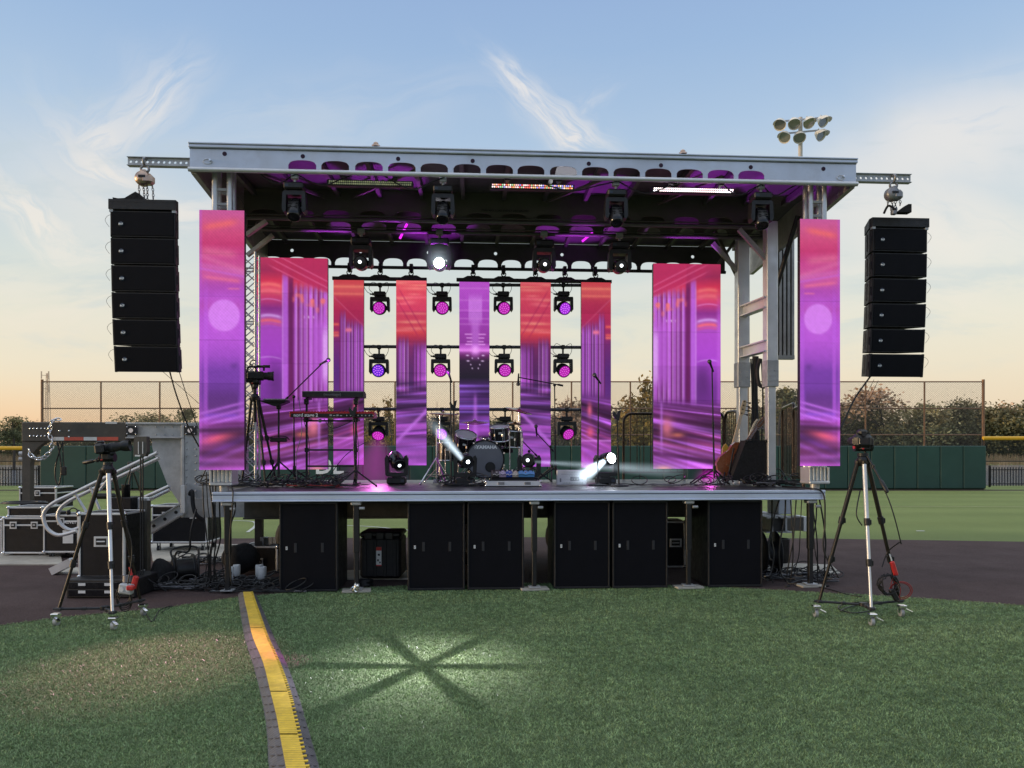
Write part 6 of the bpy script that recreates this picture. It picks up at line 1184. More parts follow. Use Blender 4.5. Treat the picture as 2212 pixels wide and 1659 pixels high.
cc = W(218, 969, 7.42); t2 = Thing('photo_camera', 'black stills camera with a long hooded lens aimed at the stage side', 'camera', cc + Vector((0, 0, -.05)))
rz = Euler((0, R(-7), R(10))).to_matrix(); m = MB(); m.box(cc, (.085, .145, .10), rz, .018); m.box(cc + Vector((-.005, 0, .06)), (.065, .07, .035), rz, .014); m.box(cc + rz @ Vector((.0, -.07, -.005)), (.07, .03, .09), rz, .014); m.box(cc + Vector((-.045, 0, .05)), (.02, .045, .03), rz, .01); t2.part('camera_body', m, M_blk)
ax = rz @ Vector((1, 0, .0)); b0 = cc + ax * .045; m = MB(); m.tube([b0, b0 + ax * .03, b0 + ax * .033, b0 + ax * .10, b0 + ax * .103, b0 + ax * .15], [.036, .038, .045, .045, .041, .041], 20); m.box(b0 + ax * .06 + Vector((0, 0, -.055)), (.05, .03, .03), rz, .006); ln = t2.part('lens', m, M_blk2); m = MB(); q = ax.to_track_quat('Z', 'Y').to_matrix().to_4x4(); m.lathe([(.044, .14), (.050, .155), (.056, .22), (.053, .22), (.048, .16)], 20, Matrix.Translation(b0) @ q); t2.part('lens_hood', m, M_blk, ln)
m = MB(); m.lathe([(.0405, .045), (.0462, .047), (.0462, .07), (.0405, .072)], 20, Matrix.Translation(b0) @ q); t2.part('zoom_ring', m, M_rub, ln)
# things clipped to its legs
q = W(291, 1258, 7.62); m = MB(); m.box(q + Vector((-.0, 0, 0)), (.05, .04, .13), Euler((0, R(14), 0)).to_matrix(), .01); m.cyl(q + Vector((-.03, 0, .07)), q + Vector((-.05, 0, .15)), .012, n=8); single('intercom_pack', m, M_red, 'red intercom pack strapped to the leg of the tripod by the flight cases', 'intercom', q)
q = W(273, 1272, 7.55); t2 = Thing('outlet_box', 'grey metal outlet box hanging low on the tripod by the flight cases', 'outlet box', q + Vector((0, 0, -.05))); m = MB(); m.box(q, (.13, .07, .10), Euler((0, R(8), 0)).to_matrix(), .012); t2.part('housing', m, M_galv); m = MB()
for i in (-.03, .03): m.cyl(q + Vector((i, -.036, 0)), q + Vector((i, -.042, 0)), .022, n=14)
t2.part('socket', m, M_label); m = MB(); m.box(q + Vector((.055, -.03, .015)), (.07, .05, .05), None, .012); t2.part('plug', m, M_red)
m = MB(); q = W(268, 1290, 7.6)
for k in range(5): m.tube([q + Vector((.07 * math.cos(a) * (1 + .1 * math.sin(k)), .01 * k - .02, .085 * math.sin(a) - .02 * k + .02)) for a in [2 * PI * j / 20 for j in range(20)]], .005, 5, True)
single('coiled_cable', m, M_cable, 'small coil of black cable hanging from the tripod by the flight cases', 'cable coil', q)
for pts, lab in (([W(283, 1010, 7.4), W(262, 1090, 7.5), W(285, 1180, 7.55), W(276, 1262, 7.52)], 'thin cable running down the tripod by the flight cases'), ([G(300, 1300, .02), G(318, 1330, .01), G(330, 1342, .01), G(345, 1318, .01), G(372, 1309, .01), G(350, 1322, .01)], 'loose cable curling on the turf beside the tripod dolly by the flight cases')):
    m = MB(); m.tube(spline(pts, 7), .006, 6); single('cable', m, M_cable, lab, 'cable', pts[0])
# -- the one on the turf
f = [G(1770, 1334), G(1882, 1351), G(1943, 1333)]; ap = W(1864, 992, 7.6)
t_ = tripod('camera_tripod', 'tripod on a wheeled dolly standing on the turf with a coiled red cord', ap, f, .17, (.42, .70), sil=(1,)); fluid_head(t_, ap, 1.15, W(1917, 1064, 7.35))
cc = W(1862, 953, 7.58); t2 = Thing('video_camera', 'black compact video camera on the turf tripod facing the stage', 'camera', cc + Vector((0, 0, -.07))); rz = Euler((0, 0, R(-8))).to_matrix()
m = MB(); m.box(cc, (.18, .14, .14), rz, .035); m.box(cc + Vector((0, .0, .085)), (.085, .11, .06), rz, .02); m.box(cc + rz @ Vector((.085, 0, -.01)), (.035, .09, .085), rz, .014); m.box(cc + rz @ Vector((-.085, 0, .0)), (.03, .08, .07), rz, .012); m.cyl(cc + Vector((.05, -.02, .06)), cc + Vector((.05, -.02, .085)), .022, n=14); m.cyl(cc + Vector((-.05, -.02, .06)), cc + Vector((-.05, -.02, .082)), .018, n=14); t2.part('camera_body', m, M_blk)
m = MB(); m.tube([cc + Vector((0, .06, 0)), cc + Vector((0, .16, 0)), cc + Vector((0, .165, 0)), cc + Vector((0, .24, 0))], [.05, .05, .043, .043], 18); t2.part('lens', m, M_blk2); m = MB(); m.box(cc + rz @ Vector((0, -.068, .0)), (.085, .008, .06), rz, .002); m.cyl(cc + rz @ Vector((.0, -.055, .065)), cc + rz @ Vector((.0, -.075, .065)), .02, n=12); t2.part('rear_screen', m, M_gloss)
q = W(1931, 1228, 7.62); t2 = Thing('intercom_pack', 'red intercom pack with red cord hanging on the turf tripod leg', 'intercom', q); m = MB(); m.box(q, (.045, .035, .15), Euler((0, R(-18), 0)).to_matrix(), .01); t2.part('pack', m, M_red); m = MB(); m.box(q + Vector((-.035, -.005, .11)), (.012, .01, .07), Euler((0, R(-18), 0)).to_matrix()); t2.part('tag', m, M_label)
m = MB(); q = W(1945, 1275, 7.62)
for k in range(2): m.tube([q + Vector(((.10 + .012 * k) * math.cos(a), -.01 * k, (.075 + .012 * k) * math.sin(a))) for a in [2 * PI * j / 24 for j in range(24)]], .005, 5, True)
m.tube(spline([W(1931, 1245, 7.6), W(1925, 1265, 7.58), W(1940, 1290, 7.58), W(1945, 1270, 7.58), W(1930, 1255, 7.6)], 6), .004, 5); single('red_lanyard', m, M_cabr, 'loop of thin red cord hanging from the intercom pack on the turf tripod', 'cord coil', q)
m = MB(); q = W(1918, 1262, 7.6)
for k in range(7): m.tube([q + Vector((random.uniform(-.02, .02) + .085 * math.cos(a), .012 * k - .04, random.uniform(-.015, .015) + .095 * math.sin(a))) for a in [2 * PI * j / 22 for j in range(22)]], .0055, 5, True)
m.box(q + Vector((.05, -.02, -.1)), (.05, .04, .13), Euler((0, R(-30), 0)).to_matrix(), .008); single('coiled_cable', m, M_cable, 'thick coil of black cable hanging on the turf tripod leg', 'cable coil', q)
for pts, lab in (([W(1876, 990, 7.6), W(1920, 1080, 7.4), W(1945, 1168, 7.4), W(1942, 1172, 7.45), W(1918, 1192, 7.6), W(1905, 1225, 7.6)], 'black cable bowing out from the turf tripod camera'), ([W(1858, 1060, 7.55), W(1850, 1110, 7.5), W(1862, 1135, 7.5)], 'short cable loop beside the silver leg of the turf tripod'), ([G(1815, 1320, .03), G(1830, 1312, .02), G(1870, 1305, .02), G(1890, 1316, .02), G(1842, 1324, .02), G(1810, 1312, .02), G(1840, 1302, .02), G(1905, 1300, .12)], 'loops of cable lying across the dolly of the turf tripod'), ([G(1745, 1262, .012), G(1800, 1275, .012), G(1830, 1284, .012), G(1862, 1289, .012)], 'cable lying along the infield edge towards the turf tripod')):
    m = MB(); m.tube(spline(pts, 7), .006, 6); single('cable', m, M_cable, lab, 'cable', pts[0])
# -- the one on the deck (broadcast camera)
b0 = SD(574, 1052); f = [FR_S @ Vector((b0.x, b0.y, DK)), FR_S @ Vector((S(598, 1040, b0.y + .35).x, b0.y + .35, DK)), FR_S @ Vector((S(522, 1040, b0.y + .2).x, b0.y + .2, DK))]; apx = FR_S @ S(550.5, 857, b0.y + .15)
t_ = tripod('camera_tripod', 'tall black tripod on the deck beside the lattice tower', apx, f, 0, (.45, .73), sil=(), leg_r=.019); m = MB(); m.cyl(apx + Vector((0, 0, -.34)), apx, .022, n=12); m.cyl(apx + Vector((0, 0, .03)), apx + Vector((0, 0, .11)), .02, n=12); m.lathe([(.02, .10), (.036, .12), (.036, .135), (.02, .15)], 14, Matrix.Translation(apx)); t_.part('centre_column', m, M_blk)
a2 = apx + Vector((.01, 0, .10)); fluid_head(t_, a2, .85, None)
cc = FR_S @ S(552, 812, b0.y + .15); t2 = Thing('broadcast_camera', 'black shoulder style video camera with top handle beside the lattice tower', 'camera', cc + Vector((0, 0, -.1)))
ry = Euler((0, 0, R(12))).to_matrix(); m = MB(); m.box(cc, (.24, .12, .12), ry, .025); m.box(cc + ry @ Vector((-.14, 0, .0)), (.09, .10, .14), ry, .015); m.box(cc + ry @ Vector((-.09, 0, -.06)), (.14, .09, .05), ry, .02); t2.part('camera_body', m, M_blk)
m = MB(); m.tube([cc + ry @ Vector(v_) for v_ in ((.10, 0, .0), (.15, 0, 0), (.16, 0, 0), (.21, 0, 0), (.215, 0, 0), (.235, 0, 0))], [.05, .05, .058, .058, .064, .064], 20); m.disc(cc + ry @ Vector((.236, 0, 0)), ry @ Vector((1, 0, 0)), .05, 18, 1); t2.part('lens', m, [M_blk2, M_gloss])
m = MB(); m.tube(spline([cc + ry @ Vector(v_) for v_ in ((-.10, 0, .06), (-.09, 0, .115), (.02, 0, .12), (.10, 0, .12), (.105, 0, .07))], 6), .014, 8); t2.part('top_handle', m, M_blk); m = MB(); m.tube([cc + ry @ Vector(v_) for v_ in ((.02, -.05, .125), (.10, -.05, .125), (.105, -.05, .125), (.19, -.05, .125))], [.014, .014, .020, .020], 12); t2.part('microphone', m, M_blk2); m = MB(); m.tube(spline([cc + ry @ Vector(v_) for v_ in ((-.08, .02, .12), (-.06, .0, .19), (-.02, 0, .21), (.0, 0, .20))], 5), .008, 6); m.tube(spline([cc + ry @ Vector(v_) for v_ in ((-.16, 0, .03), (-.22, 0, -.05), (-.16, 0, -.12), (-.18, .1, -.5), (-.15, .1, -.9))], 6), .006, 6); t2.part('camera_cable', m, M_cable)

# ================================================================ on the deck: stands
def mic_mb(p, d_, m):
    p, d_ = Vector(p), Vector(d_).normalized(); m.tube([p, p + d_ * .13, p + d_ * .135], [.011, .017, .02], 12)
    m.ball(p + d_ * .165, .031, 14, 9, d_.to_track_quat('Z', 'Y').to_matrix(), 1)
M_mesh = mat('mic_grille', (.12, .12, .13), .4, .7, .2, 60, .4, 400)
def round_base(t_, c, r=.13):
    m = MB(); m.lathe([(.001, .04), (.02, .04), (.03, .026), (r * .8, .018), (r, .010), (r, 0)], 26, Matrix.Translation(c)); t_.part('round_base', m, M_blk2)
def tri_base(t_, c, h_, r, a0, up=.22):
    for k in range(3):
        a = a0 + 2 * PI * k / 3; e = c + Vector((r * math.cos(a), r * math.sin(a), .012)); m = MB(); m.tube([c + Vector((0, 0, up)), e], .011, 8); m.ball(e, .016, 8, 5); t_.part('leg', m, M_blk)
    m = MB(); m.cyl(c + Vector((0, 0, up - .03)), c + Vector((0, 0, up + .05)), .022, n=12); t_.part('leg_collar', m, M_blk)
def clip_mb(p, m):
    p = Vector(p); m.prism([(-.03, -.02), (.02, -.04), (.035, .02), (.05, .10), (.01, .09), (-.005, .03), (-.045, .09), (-.06, .05)], p + Vector((0, -.03, 0)), (1, 0, 0), (0, 0, 1), (0, .06, 0))
def stand(name, lab, bx, by, top, base='round', mid=None, boom=None, mic=None, clip=False, rb=.13):
    c = SD(bx, by); tp = S(top[0], top[1], c.y); t_ = Thing(name, lab, 'mic stand' if 'mic' in name else 'stand', c, FR_S)
    (round_base(t_, c, rb) if base == 'round' else tri_base(t_, c, .2, .30, base)); z0_ = .02 if base == 'round' else .10; md = c.lerp(tp, .52); m = MB(); m.cyl(c + Vector((0, 0, z0_)), md, .0125, n=10); pl_ = t_.part('pole', m, M_blk2); m = MB(); m.cyl(md, tp, .0095, n=10); t_.part('upper_pole', m, M_blk2, pl_); m = MB(); m.cyl(md - Vector((0, 0, .035)), md + Vector((0, 0, .03)), .019, .016, 12); t_.part('clutch', m, M_blk, pl_); end = tp
    if boom:
        a, b = S(boom[0], boom[1], c.y + .02), S(boom[2], boom[3], c.y - boom[4]); m = MB(); m.tube([a, b], .0085, 8); m.ball(tp, .024, 10, 6); m.tube([a, a.lerp(b, .12)], .016, 8); t_.part('boom_arm', m, M_blk); end = b
    if clip: m = MB(); clip_mb(tp, m); t_.part('device_clip', m, M_blk)
    if mic is not None:
        m = MB(); d_ = Vector(mic); mic_mb(end - d_.normalized() * .06, d_, m); single('microphone', m, [M_blk, M_mesh], 'vocal microphone of the ' + ' '.join(lab.replace('black ', '').replace(' with a microphone', '').replace(' on a round base', '').split()[:11]), 'microphone', end, FR_S)
    return t_
stand('mic_stand', 'black straight mic stand on a round base in front of the hi-hat', 975, 1049, (973, 818), 'round', mic=(-.25, -.35, .75))
stand('clip_stand', 'black stand with a device clip just beside the hi-hat mic stand', 982, 1045, (979.5, 880), 'round', clip=True)
stand('mic_stand', 'black straight mic stand on a round base before the brilliant floor light', 1291, 1048.5, (1293, 822), 'round', mic=(-.45, -.3, .5))
stand('clip_stand', 'leaning black stand with a device clip beside the brilliant floor light', 1337, 1050, (1333, 902), 'round', clip=True)
stand('mic_stand', 'black tripod mic stand with a microphone in front of the wide screen by the guitars', 1543, 1048, (1538, 795), .5, mic=(-.35, -.3, .6))
stand('clip_stand', 'black stand with a device clip beside the guitars', 1533, 1044, (1534, 902), 1.2, clip=True)
stand('clip_stand', 'black tripod stand with a device clip in front of the keyboards', 768, 1051, (763, 894), -.3, clip=True)
stand('mic_stand', 'black boom mic stand reaching up over the keyboards', 636, 1049, (634.5, 857), .2, boom=(612, 868, 697, 784, .0), mic=(.6, -.35, .25))
stand('mic_stand', 'black tall boom mic stand reaching over the drums', 1200, 1040, (1198, 832), .9, boom=(1216, 833, 1120, 815, .1), mic=(-.05, 0, -1))
stand('mic_stand', 'short black boom mic stand beside the bass drum', 1192, 1039, (1189, 965), .4, boom=(1196, 975, 1159, 935, .0), mic=(-.1, -.2, .9))
for bx, by, tx, ty, lab in ((1149, 1040, 1143, 975, 'low black boom mic stand crossing behind the drum floor light'),):
    stand('mic_stand', lab, bx, by, (tx, ty), .1, boom=(1160, 985, 1122, 946, .0))
# laptop stand
c = SD(602, 1050); tp = S(602, 873, c.y); t_ = Thing('laptop_stand', 'black tripod stand with a flat tray beside the video camera', 'stand', c, FR_S); tri_base(t_, c, .2, .36, .35, .34)
m = MB(); m.cyl(c + Vector((0, 0, .12)), c.lerp(tp, .55), .017, n=10); m.cyl(c.lerp(tp, .55), tp, .013, n=10); m.box(tp + Vector((0, 0, -.03)), (.06, .06, .08), None, .01); t_.part('pole', m, M_blk); a, b = S(568, 861, c.y), S(626, 861, c.y); a.z = b.z = tp.z + .045
m = MB(); m.prism([(0, 0), (.33, .004), (.33, .020), (0, .016)], (a.x, c.y - .15, a.z - .02), (1, 0, 0), (0, 0, 1), (0, .30, 0)); m.prism([(.0, .0), (.16, -.055), (.20, -.055), (.34, .0)], (a.x, c.y - .10, a.z - .02), (1, 0, 0), (0, 0, 1), (0, .2, 0)); t_.part('tray', m, M_blk)
m = MB(); m.box(((a.x + b.x) / 2 + .01, c.y, a.z + .012), (.32, .23, .018), None, .005); single('laptop', m, mat('silver_laptop', (.42, .42, .44), .35, .6, .05, 8), 'closed silver laptop lying on the tray stand', 'laptop', ((a.x + b.x) / 2, c.y, a.z), FR_S)
q = S(603, 950, c.y); m = MB(); m.box(q + Vector((0, -.03, 0)), (.22, .08, .06), None, .01); m.tube(spline([q + Vector((-.12, -.03, .03)), q + Vector((-.02, -.08, .05)), q + Vector((.1, -.05, .04)), q + Vector((.14, -.02, .0))], 6), .007, 6); single('power_strip', m, M_blk, 'black power strip tied halfway up the laptop stand', 'power strip', q, FR_S)
for pts, lab in (([S(645, 857, 1.5), S(652, 930, 1.5), S(640, 985, 1.5), S(642, 1046, 1.5)], 'pale thin cable dropping from the laptop tray'),): m = MB(); m.tube(spline(pts, 7), .005, 6); single('cable', m, M_cabg, lab, 'cable', pts[0], FR_S)
# keyboard stand and keyboards
kd = 1.58; x0_, x1_ = S(662.5, 950, kd).x, S(769, 950, kd).x; t_ = Thing('keyboard_stand', 'black four legged two tier keyboard stand', 'keyboard stand', ((x0_ + x1_) / 2, kd, DK), FR_S); zt_ = S(700, 860, kd).z; zl = S(700, 906, kd).z
for x in (x0_, x1_):
    m = MB(); m.ob((x - .013, kd - .013, DK), (x + .013, kd + .013, zt_)); m.ob((x - .024, kd - .03, S(0, 972, kd).z - .03), (x + .024, kd + .03, S(0, 972, kd).z + .03), .004); t_.part('upright', m, M_blk2); m = MB(); m.bar((x, kd - .10, zt_ - .03), (x, kd + .30, zt_ + .01), .03, .03); m.bar((x, kd - .10, zl), (x, kd + .32, zl), .03, .03); m.box((x, kd - .02, zl), (.06, .06, .08), None, .01); m.box((x, kd - .02, zt_ - .05), (.06, .06, .08), None, .01); t_.part('support_arm', m, M_blk)
    m = MB(); m.bar((x, kd + .35, DK + .02), (x, kd - .12, DK + .02), .035, .035); t_.part('foot_bar', m, M_blk)
for py in (909, 972, 1007): z = S(700, py, kd).z; m = MB(); m.ob((x0_, kd - .012, z - .012), (x1_, kd + .012, z + .012)); t_.part('cross_rail', m, M_blk2)
m = MB(); q = S(692, 909, kd); m.cyl((q.x, kd - .03, q.z), (q.x, kd - .012, q.z), .025, n=14); t_.part('wing_knob', m, M_chrd)
M_key = mat('white_keys', (.75, .74, .70), .35, 0, .03, 10)
a, b = S(652, 857, kd - .12), S(784.5, 844, kd - .12); t_ = Thing('keyboard', 'black synthesizer keyboard on the upper tier of the stand', 'keyboard', ((a.x + b.x) / 2, kd, a.z), FR_S); m = MB(); m.prism([(0, 0), (0, .075), (.16, .085), (.30, .065), (.30, 0)], (a.x, kd - .10, zt_ + .01), (0, 1, 0), (0, 0, 1), (b.x - a.x, 0, 0)); t_.part('body', m, M_blk2)
m = MB(); m.ob((a.x + .01, kd - .103, zt_ + .078), (b.x - .01, kd - .097, zt_ + .088)); t_.part('top_edge', m, M_chrd); q = S(718, 852, kd - .1); t_.part('lettering', txt_at('(montage)', .052, (q.x, kd - .1035, zt_ + .043), sx=1.1), mat('grey_print', (.22, .22, .24), .5)); m = MB()
for i in range(7): m.cyl((q.x - .05 + .022 * i, kd + .02, zt_ + .08), (q.x - .05 + .022 * i, kd + .02, zt_ + .105), .007, n=8)
t_.part('knob', m, M_blk)
a, b = S(625, 904, kd - .14), S(808.5, 887, kd - .14); t_ = Thing('keyboard', 'long red stage keyboard on the lower tier of the stand', 'keyboard', ((a.x + b.x) / 2, kd, zl), FR_S); m = MB(); m.ob((a.x, kd - .14, zl + .02), (b.x, kd + .20, zl + .10), .01); t_.part('body', m, M_redk)
m = MB(); m.ob((a.x + .02, kd - .144, zl + .024), (b.x - .02, kd - .141, zl + .074)); bp_ = t_.part('rear_panel', m, M_blk2); lx = S(660, 896, kd - .14).x; t_.part('lettering', txt_at('nord stage 2', .064, (lx + .005, kd - .1475, zl + .050), sx=1.0, bold=.0012), M_text, bp_)
m = MB()
for i in range(4): m.ob((lx + .32 + .045 * i, kd - .146, zl + .04), (lx + .35 + .045 * i, kd - .1445, zl + .06 - .008 * (i % 2)))
for i in range(9): m.cyl((lx + .55 + .05 * i, kd - .152, zl + .048), (lx + .55 + .05 * i, kd - .144, zl + .048), .009, n=8)
t_.part('connector_panel', m, M_galv, bp_); m = MB()
for i in range(26): m.cyl((a.x + .15 + .04 * i, kd + .02, zl + .10), (a.x + .15 + .04 * i, kd + .02, zl + .118), .008, n=8)
t_.part('knob', m, M_redk)
for k, (p0, p1, p2) in enumerate(((S(655, 905, 1.4), S(668, 960, 1.4), S(666, 1046, 1.4)), (S(700, 905, 1.4), S(720, 925, 1.4), S(770, 905, 1.4)), (S(790, 955, 1.5), S(745, 985, 1.5), S(700, 1045, 1.5)), (S(768, 905, 1.4), S(775, 980, 1.4), S(770, 1048, 1.3)))):
    m = MB(); m.tube(spline([p0, p1, p2], 8), .005, 6); single('cable', m, M_cable, ('cable dropping from the low end of the red keyboard', 'cable sagging between the keyboard stand uprights', 'slanting cable behind the keyboard stand', 'cable following the keyboard stand upright to the deck')[k], 'cable', p0, FR_S)
# ================================================================ drum kit
kd = 2.25; bc = S(1048, 992, kd); BR = .278; FR = Matrix.Translation(bc) @ Matrix.Rotation(R(4), 4, 'Z') @ Matrix.Rotation(PI / 2, 4, 'X')
M_shell = mat('black_drum_shell', (.012, .011, .013), .22, 0, .25, 5, coat=.5); M_head = mat('smoke_drum_head', (.17, .174, .195), .5, 0, .12, 3); M_whead = mat('white_drum_head', (.6, .6, .58), .5, 0, .08, 6); M_cym = mat('dark_cymbal', (.42, .30, .18), .28, 1, .2, 9)
kg = 'drum kit pieces'
t_ = Thing('bass_drum', 'bass drum with a smoky grey front head facing the field', 'drum', (bc.x, bc.y, DK), FR_S, kg); m = MB(); m.lathe([(BR - .012, .0), (BR - .012, -.40)], 40, FR); t_.part('shell', m, M_shell)
for z in (.0, -.40): m = MB(); m.lathe([(BR - .014, z - .022), (BR + .008, z - .022), (BR + .010, z + .018), (BR - .006, z + .022), (BR - .010, z + .006)], 40, FR); t_.part('hoop', m, M_blk2)
m = MB(); m.lathe([(.0001, .003), (BR - .012, .002)], 40, FR); hd = t_.part('front_head', m, M_head); PH = FR @ Matrix.Translation((.080, -.098, 0)) if False else FR
q = FR @ Vector((.075, -.125, .006)); m = MB(); m.lathe([(.001, .001), (.062, .001)], 22, Matrix.Translation((.085, -.125, .006)) if False else FR @ Matrix.Translation((.075, -.115, .006))); pt_ = t_.part('port_hole', m, M_blk, hd); m = MB(); m.lathe([(.060, .002), (.072, .006), (.076, .002)], 22, FR @ Matrix.Translation((.075, -.115, .005))); t_.part('port_ring', m, M_blk2, hd)
lo = FR @ Matrix.Translation((.020, .175, .006)); t_.part('lettering', text_mb('YAMAHA', .066, lo, .0008, bold=.0036, sx=1.12), M_text, hd); m = MB(); lc = FR @ Matrix.Translation((-.140, .175, .006)); m.lathe([(.024, .001), (.020, .001)], 24, lc)
for k in range(3): a = PI / 2 + 2 * PI * k / 3; m.add([lc @ Vector((math.cos(a + e) * r_, math.sin(a + e) * r_, .001)) for r_, e in ((.018, -.06), (.018, .06), (.003, 1.5), (.003, -1.5))], [(0, 1, 2, 3)])
m.lathe([(.0001, .0015), (.007, .0015)], 12, lc); t_.part('emblem', m, M_text, hd)
for k in range(10):
    a = 2 * PI * (k + .5) / 10; u_ = Vector((math.cos(a), math.sin(a), 0)); m = MB(); p0, p1 = FR @ (u_ * (BR + .014) + Vector((0, 0, .03))), FR @ (u_ * (BR + .014) + Vector((0, 0, -.12))); m.cyl(p0, p1, .005, n=6); m.box(FR @ (u_ * (BR + .012) + Vector((0, 0, .012))), (.03, .03, .03), None, .006); m.box(FR @ (u_ * BR + Vector((0, 0, -.12))), (.03, .05, .03), None, .006); t_.part('tension_lug', m, M_chr)
for sx in (-1, 1): m = MB(); m.tube([FR @ Vector((sx * BR * .86, -BR * .48, -.08)), FR @ Vector((sx * (BR + .12), -.30, .04))], .009, 8); m.ball(Vector((FR @ Vector((sx * (BR + .12), -.30, .04)))), .016, 8, 6); t_.part('spur', m, M_chr)
def drum(lab, px, py, d_, r_, h_, tilt, legs=False, lug=8):
    c = S(px, py, d_); Mx = Matrix.Translation(c) @ Euler((R(tilt[0]), R(tilt[1]), 0)).to_matrix().to_4x4(); t_ = Thing('floor_tom' if legs else 'tom_drum', lab, 'drum', c, FR_S, kg); m = MB(); m.lathe([(r_, -h_ / 2 + .01), (r_, h_ / 2 - .01)], 30, Mx); t_.part('shell', m, M_shell)
    for z in (-h_ / 2, h_ / 2): m = MB(); m.lathe([(r_, z - .012), (r_ + .010, z - .012), (r_ + .010, z + .012), (r_ - .004, z + .014)], 30, Mx); t_.part('hoop', m, M_chr)
    m = MB(); m.lathe([(.001, h_ / 2 + .003), (r_, h_ / 2 + .002)], 30, Mx); t_.part('batter_head', m, M_whead)
    for k in range(lug): a = 2 * PI * (k + .3) / lug; u_ = Vector((math.cos(a) * (r_ + .010), math.sin(a) * (r_ + .010), 0)); m = MB(); m.cyl(Mx @ (u_ + Vector((0, 0, -h_ / 2 - .01))), Mx @ (u_ + Vector((0, 0, h_ / 2 + .018))), .004, n=6); m.box(Mx @ u_, (.022, .022, .05), None, .006); t_.part('tension_lug', m, M_chr)
    q = Mx @ Vector((-.0, -(r_ + .003), .03)); m = MB(); m.box(q, (.045, .004, .03), Mx.to_3x3(), .002); t_.part('badge', m, M_label)
    if legs:
        for k in range(3): a = R(-100 + 120 * k); e = c + Vector((math.cos(a) * (r_ + .02), math.sin(a) * (r_ + .02), 0)); m = MB(); m.cyl((e.x, e.y, DK), (e.x, e.y, c.z + .05), .008, n=8); t_.part('leg', m, M_chr)
    return t_
drum('black tilted tom drum with chrome hoop over the hi-hat side of the bass drum', 1004, 955, kd + .12, .155, .24, (26, 10)); drum('black tom drum with chrome hoops on the boom side above the bass drum', 1079, 936, kd + .10, .140, .20, (14, -3)); drum('black floor tom behind the hi-hat mic stand', 967, 976, kd + .35, .15, .26, (0, 0), True); drum('snare drum mostly hidden behind the two toms', 1062, 957, kd + .55, .17, .14, (4, 0), True); drum('black floor tom behind the boom side tom', 1104, 948, kd + .40, .17, .24, (4, 3), True)
def cym_stand(lab, px, py, d_, r_, tilt, base_px, boom=None, two=False):
    c = S(px, py, d_); b = S(base_px, 1040, d_); b.z = DK; tp = Vector((b.x, b.y, c.z - .02)) if boom is None else S(boom[0], boom[1], d_); t_ = Thing('cymbal_stand', 'chrome ' + lab + ' stand', 'cymbal stand', b, FR_S, kg)
    m = MB(); m.cyl(b + Vector((0, 0, .10)), b.lerp(tp, .5), .013, n=10); m.cyl(b.lerp(tp, .5), tp, .009, n=10); m.tube([tp, c + Vector((0, 0, .03))], .006, 8); m.ball(b.lerp(tp, .5), .02, 10, 6); m.ball(tp, .018, 10, 6); t_.part('pole', m, M_chr)
    for k in range(3): a = .6 + 2 * PI * k / 3; e = b + Vector((math.cos(a) * .26, math.sin(a) * .26, .012)); m = MB(); m.bar(b + Vector((0, 0, .26)), e, .018, .008); m.bar(b + Vector((0, 0, .08)), b.lerp(e, .62) + Vector((0, 0, .09)), .014, .006); m.ball(e, .016, 8, 5); t_.part('leg', m, M_chr)
    q = Euler((R(tilt[0]), R(tilt[1]), 0)).to_matrix().to_4x4(); Mx = Matrix.Translation(c) @ q; m = MB(); m.lathe([(.001, .026), (.02, .024), (.035, .010), (r_ * .6, .004), (r_, -.010), (r_, -.013), (.03, .004)], 34, Mx)
    if two: m.lathe([(r_, -.022), (r_ * .6, -.038), (.03, -.05)], 34, Mx)
    single('cymbal', m, M_cym, lab, 'cymbal', c, FR_S, kg); m = MB(); m.lathe([(.001, .05), (.010, .048), (.012, .030), (.018, .028), (.001, .026)], 10, Mx); t_.part('wing_nut', m, M_chr)
cym_stand('crash cymbal above the hi-hat side floor tom', 958, 893, kd + .35, .22, (6, 2), 950); cym_stand('dim hi-hat pair of cymbals in front of the middle screen', 1026, 911, kd + .45, .21, (3, 0), 1012, None, True); cym_stand('tilted crash cymbal glowing pink on the boom side', 1121, 886, kd + .35, .21, (10, 14), 1121); cym_stand('small lower cymbal on the boom side below the pink crash', 1112, 914, kd + .30, .12, (8, 4), 1127, (1125, 925))
# hi-hat pedal stand with chrome legs out front
b = SD(938, 1046); b.y = kd - .05; b = Vector((S(940, 1040, b.y).x, b.y, DK)); t_ = Thing('hi_hat_stand', 'chrome hi-hat pedal stand with spread legs by the hi-hat mic stand', 'drum hardware', b, FR_S, kg); m = MB(); m.cyl(b + Vector((.02, 0, .06)), b + Vector((.02, 0, .80)), .010, n=10); t_.part('pole', m, M_chr)
for ex, ey in ((-.20, -.22), (.16, -.25), (.05, .28), (.24, .0)): e = b + Vector((ex, ey, .012)); m = MB(); m.bar(b + Vector((.02, 0, .38)), e, .020, .008); m.bar(b + Vector((.02, 0, .14)), b.lerp(e, .6) + Vector((0, 0, .12)), .014, .006); m.ball(e, .018, 8, 5); t_.part('leg', m, M_chr)
m = MB(); m.bar(b + Vector((.02, -.26, .02)), b + Vector((.02, -.02, .06)), .08, .012); t_.part('foot_pedal', m, M_chrd)
c = S(1143, 975, kd + .1); t_ = Thing('drum_throne', 'low black drum throne hidden behind the kit', 'stool', Vector((S(1085, 1000, 3.0).x, 2.95, DK)), FR_S, kg); o_ = t_.org; m = MB(); m.lathe([(.001, .52), (.15, .515), (.165, .49), (.165, .45), (.001, .44)], 22, Matrix.Translation(o_)); t_.part('seat', m, M_cloth); m = MB(); m.cyl(o_ + Vector((0, 0, .1)), o_ + Vector((0, 0, .45)), .018, n=10)
t_.part('post', m, M_chr)
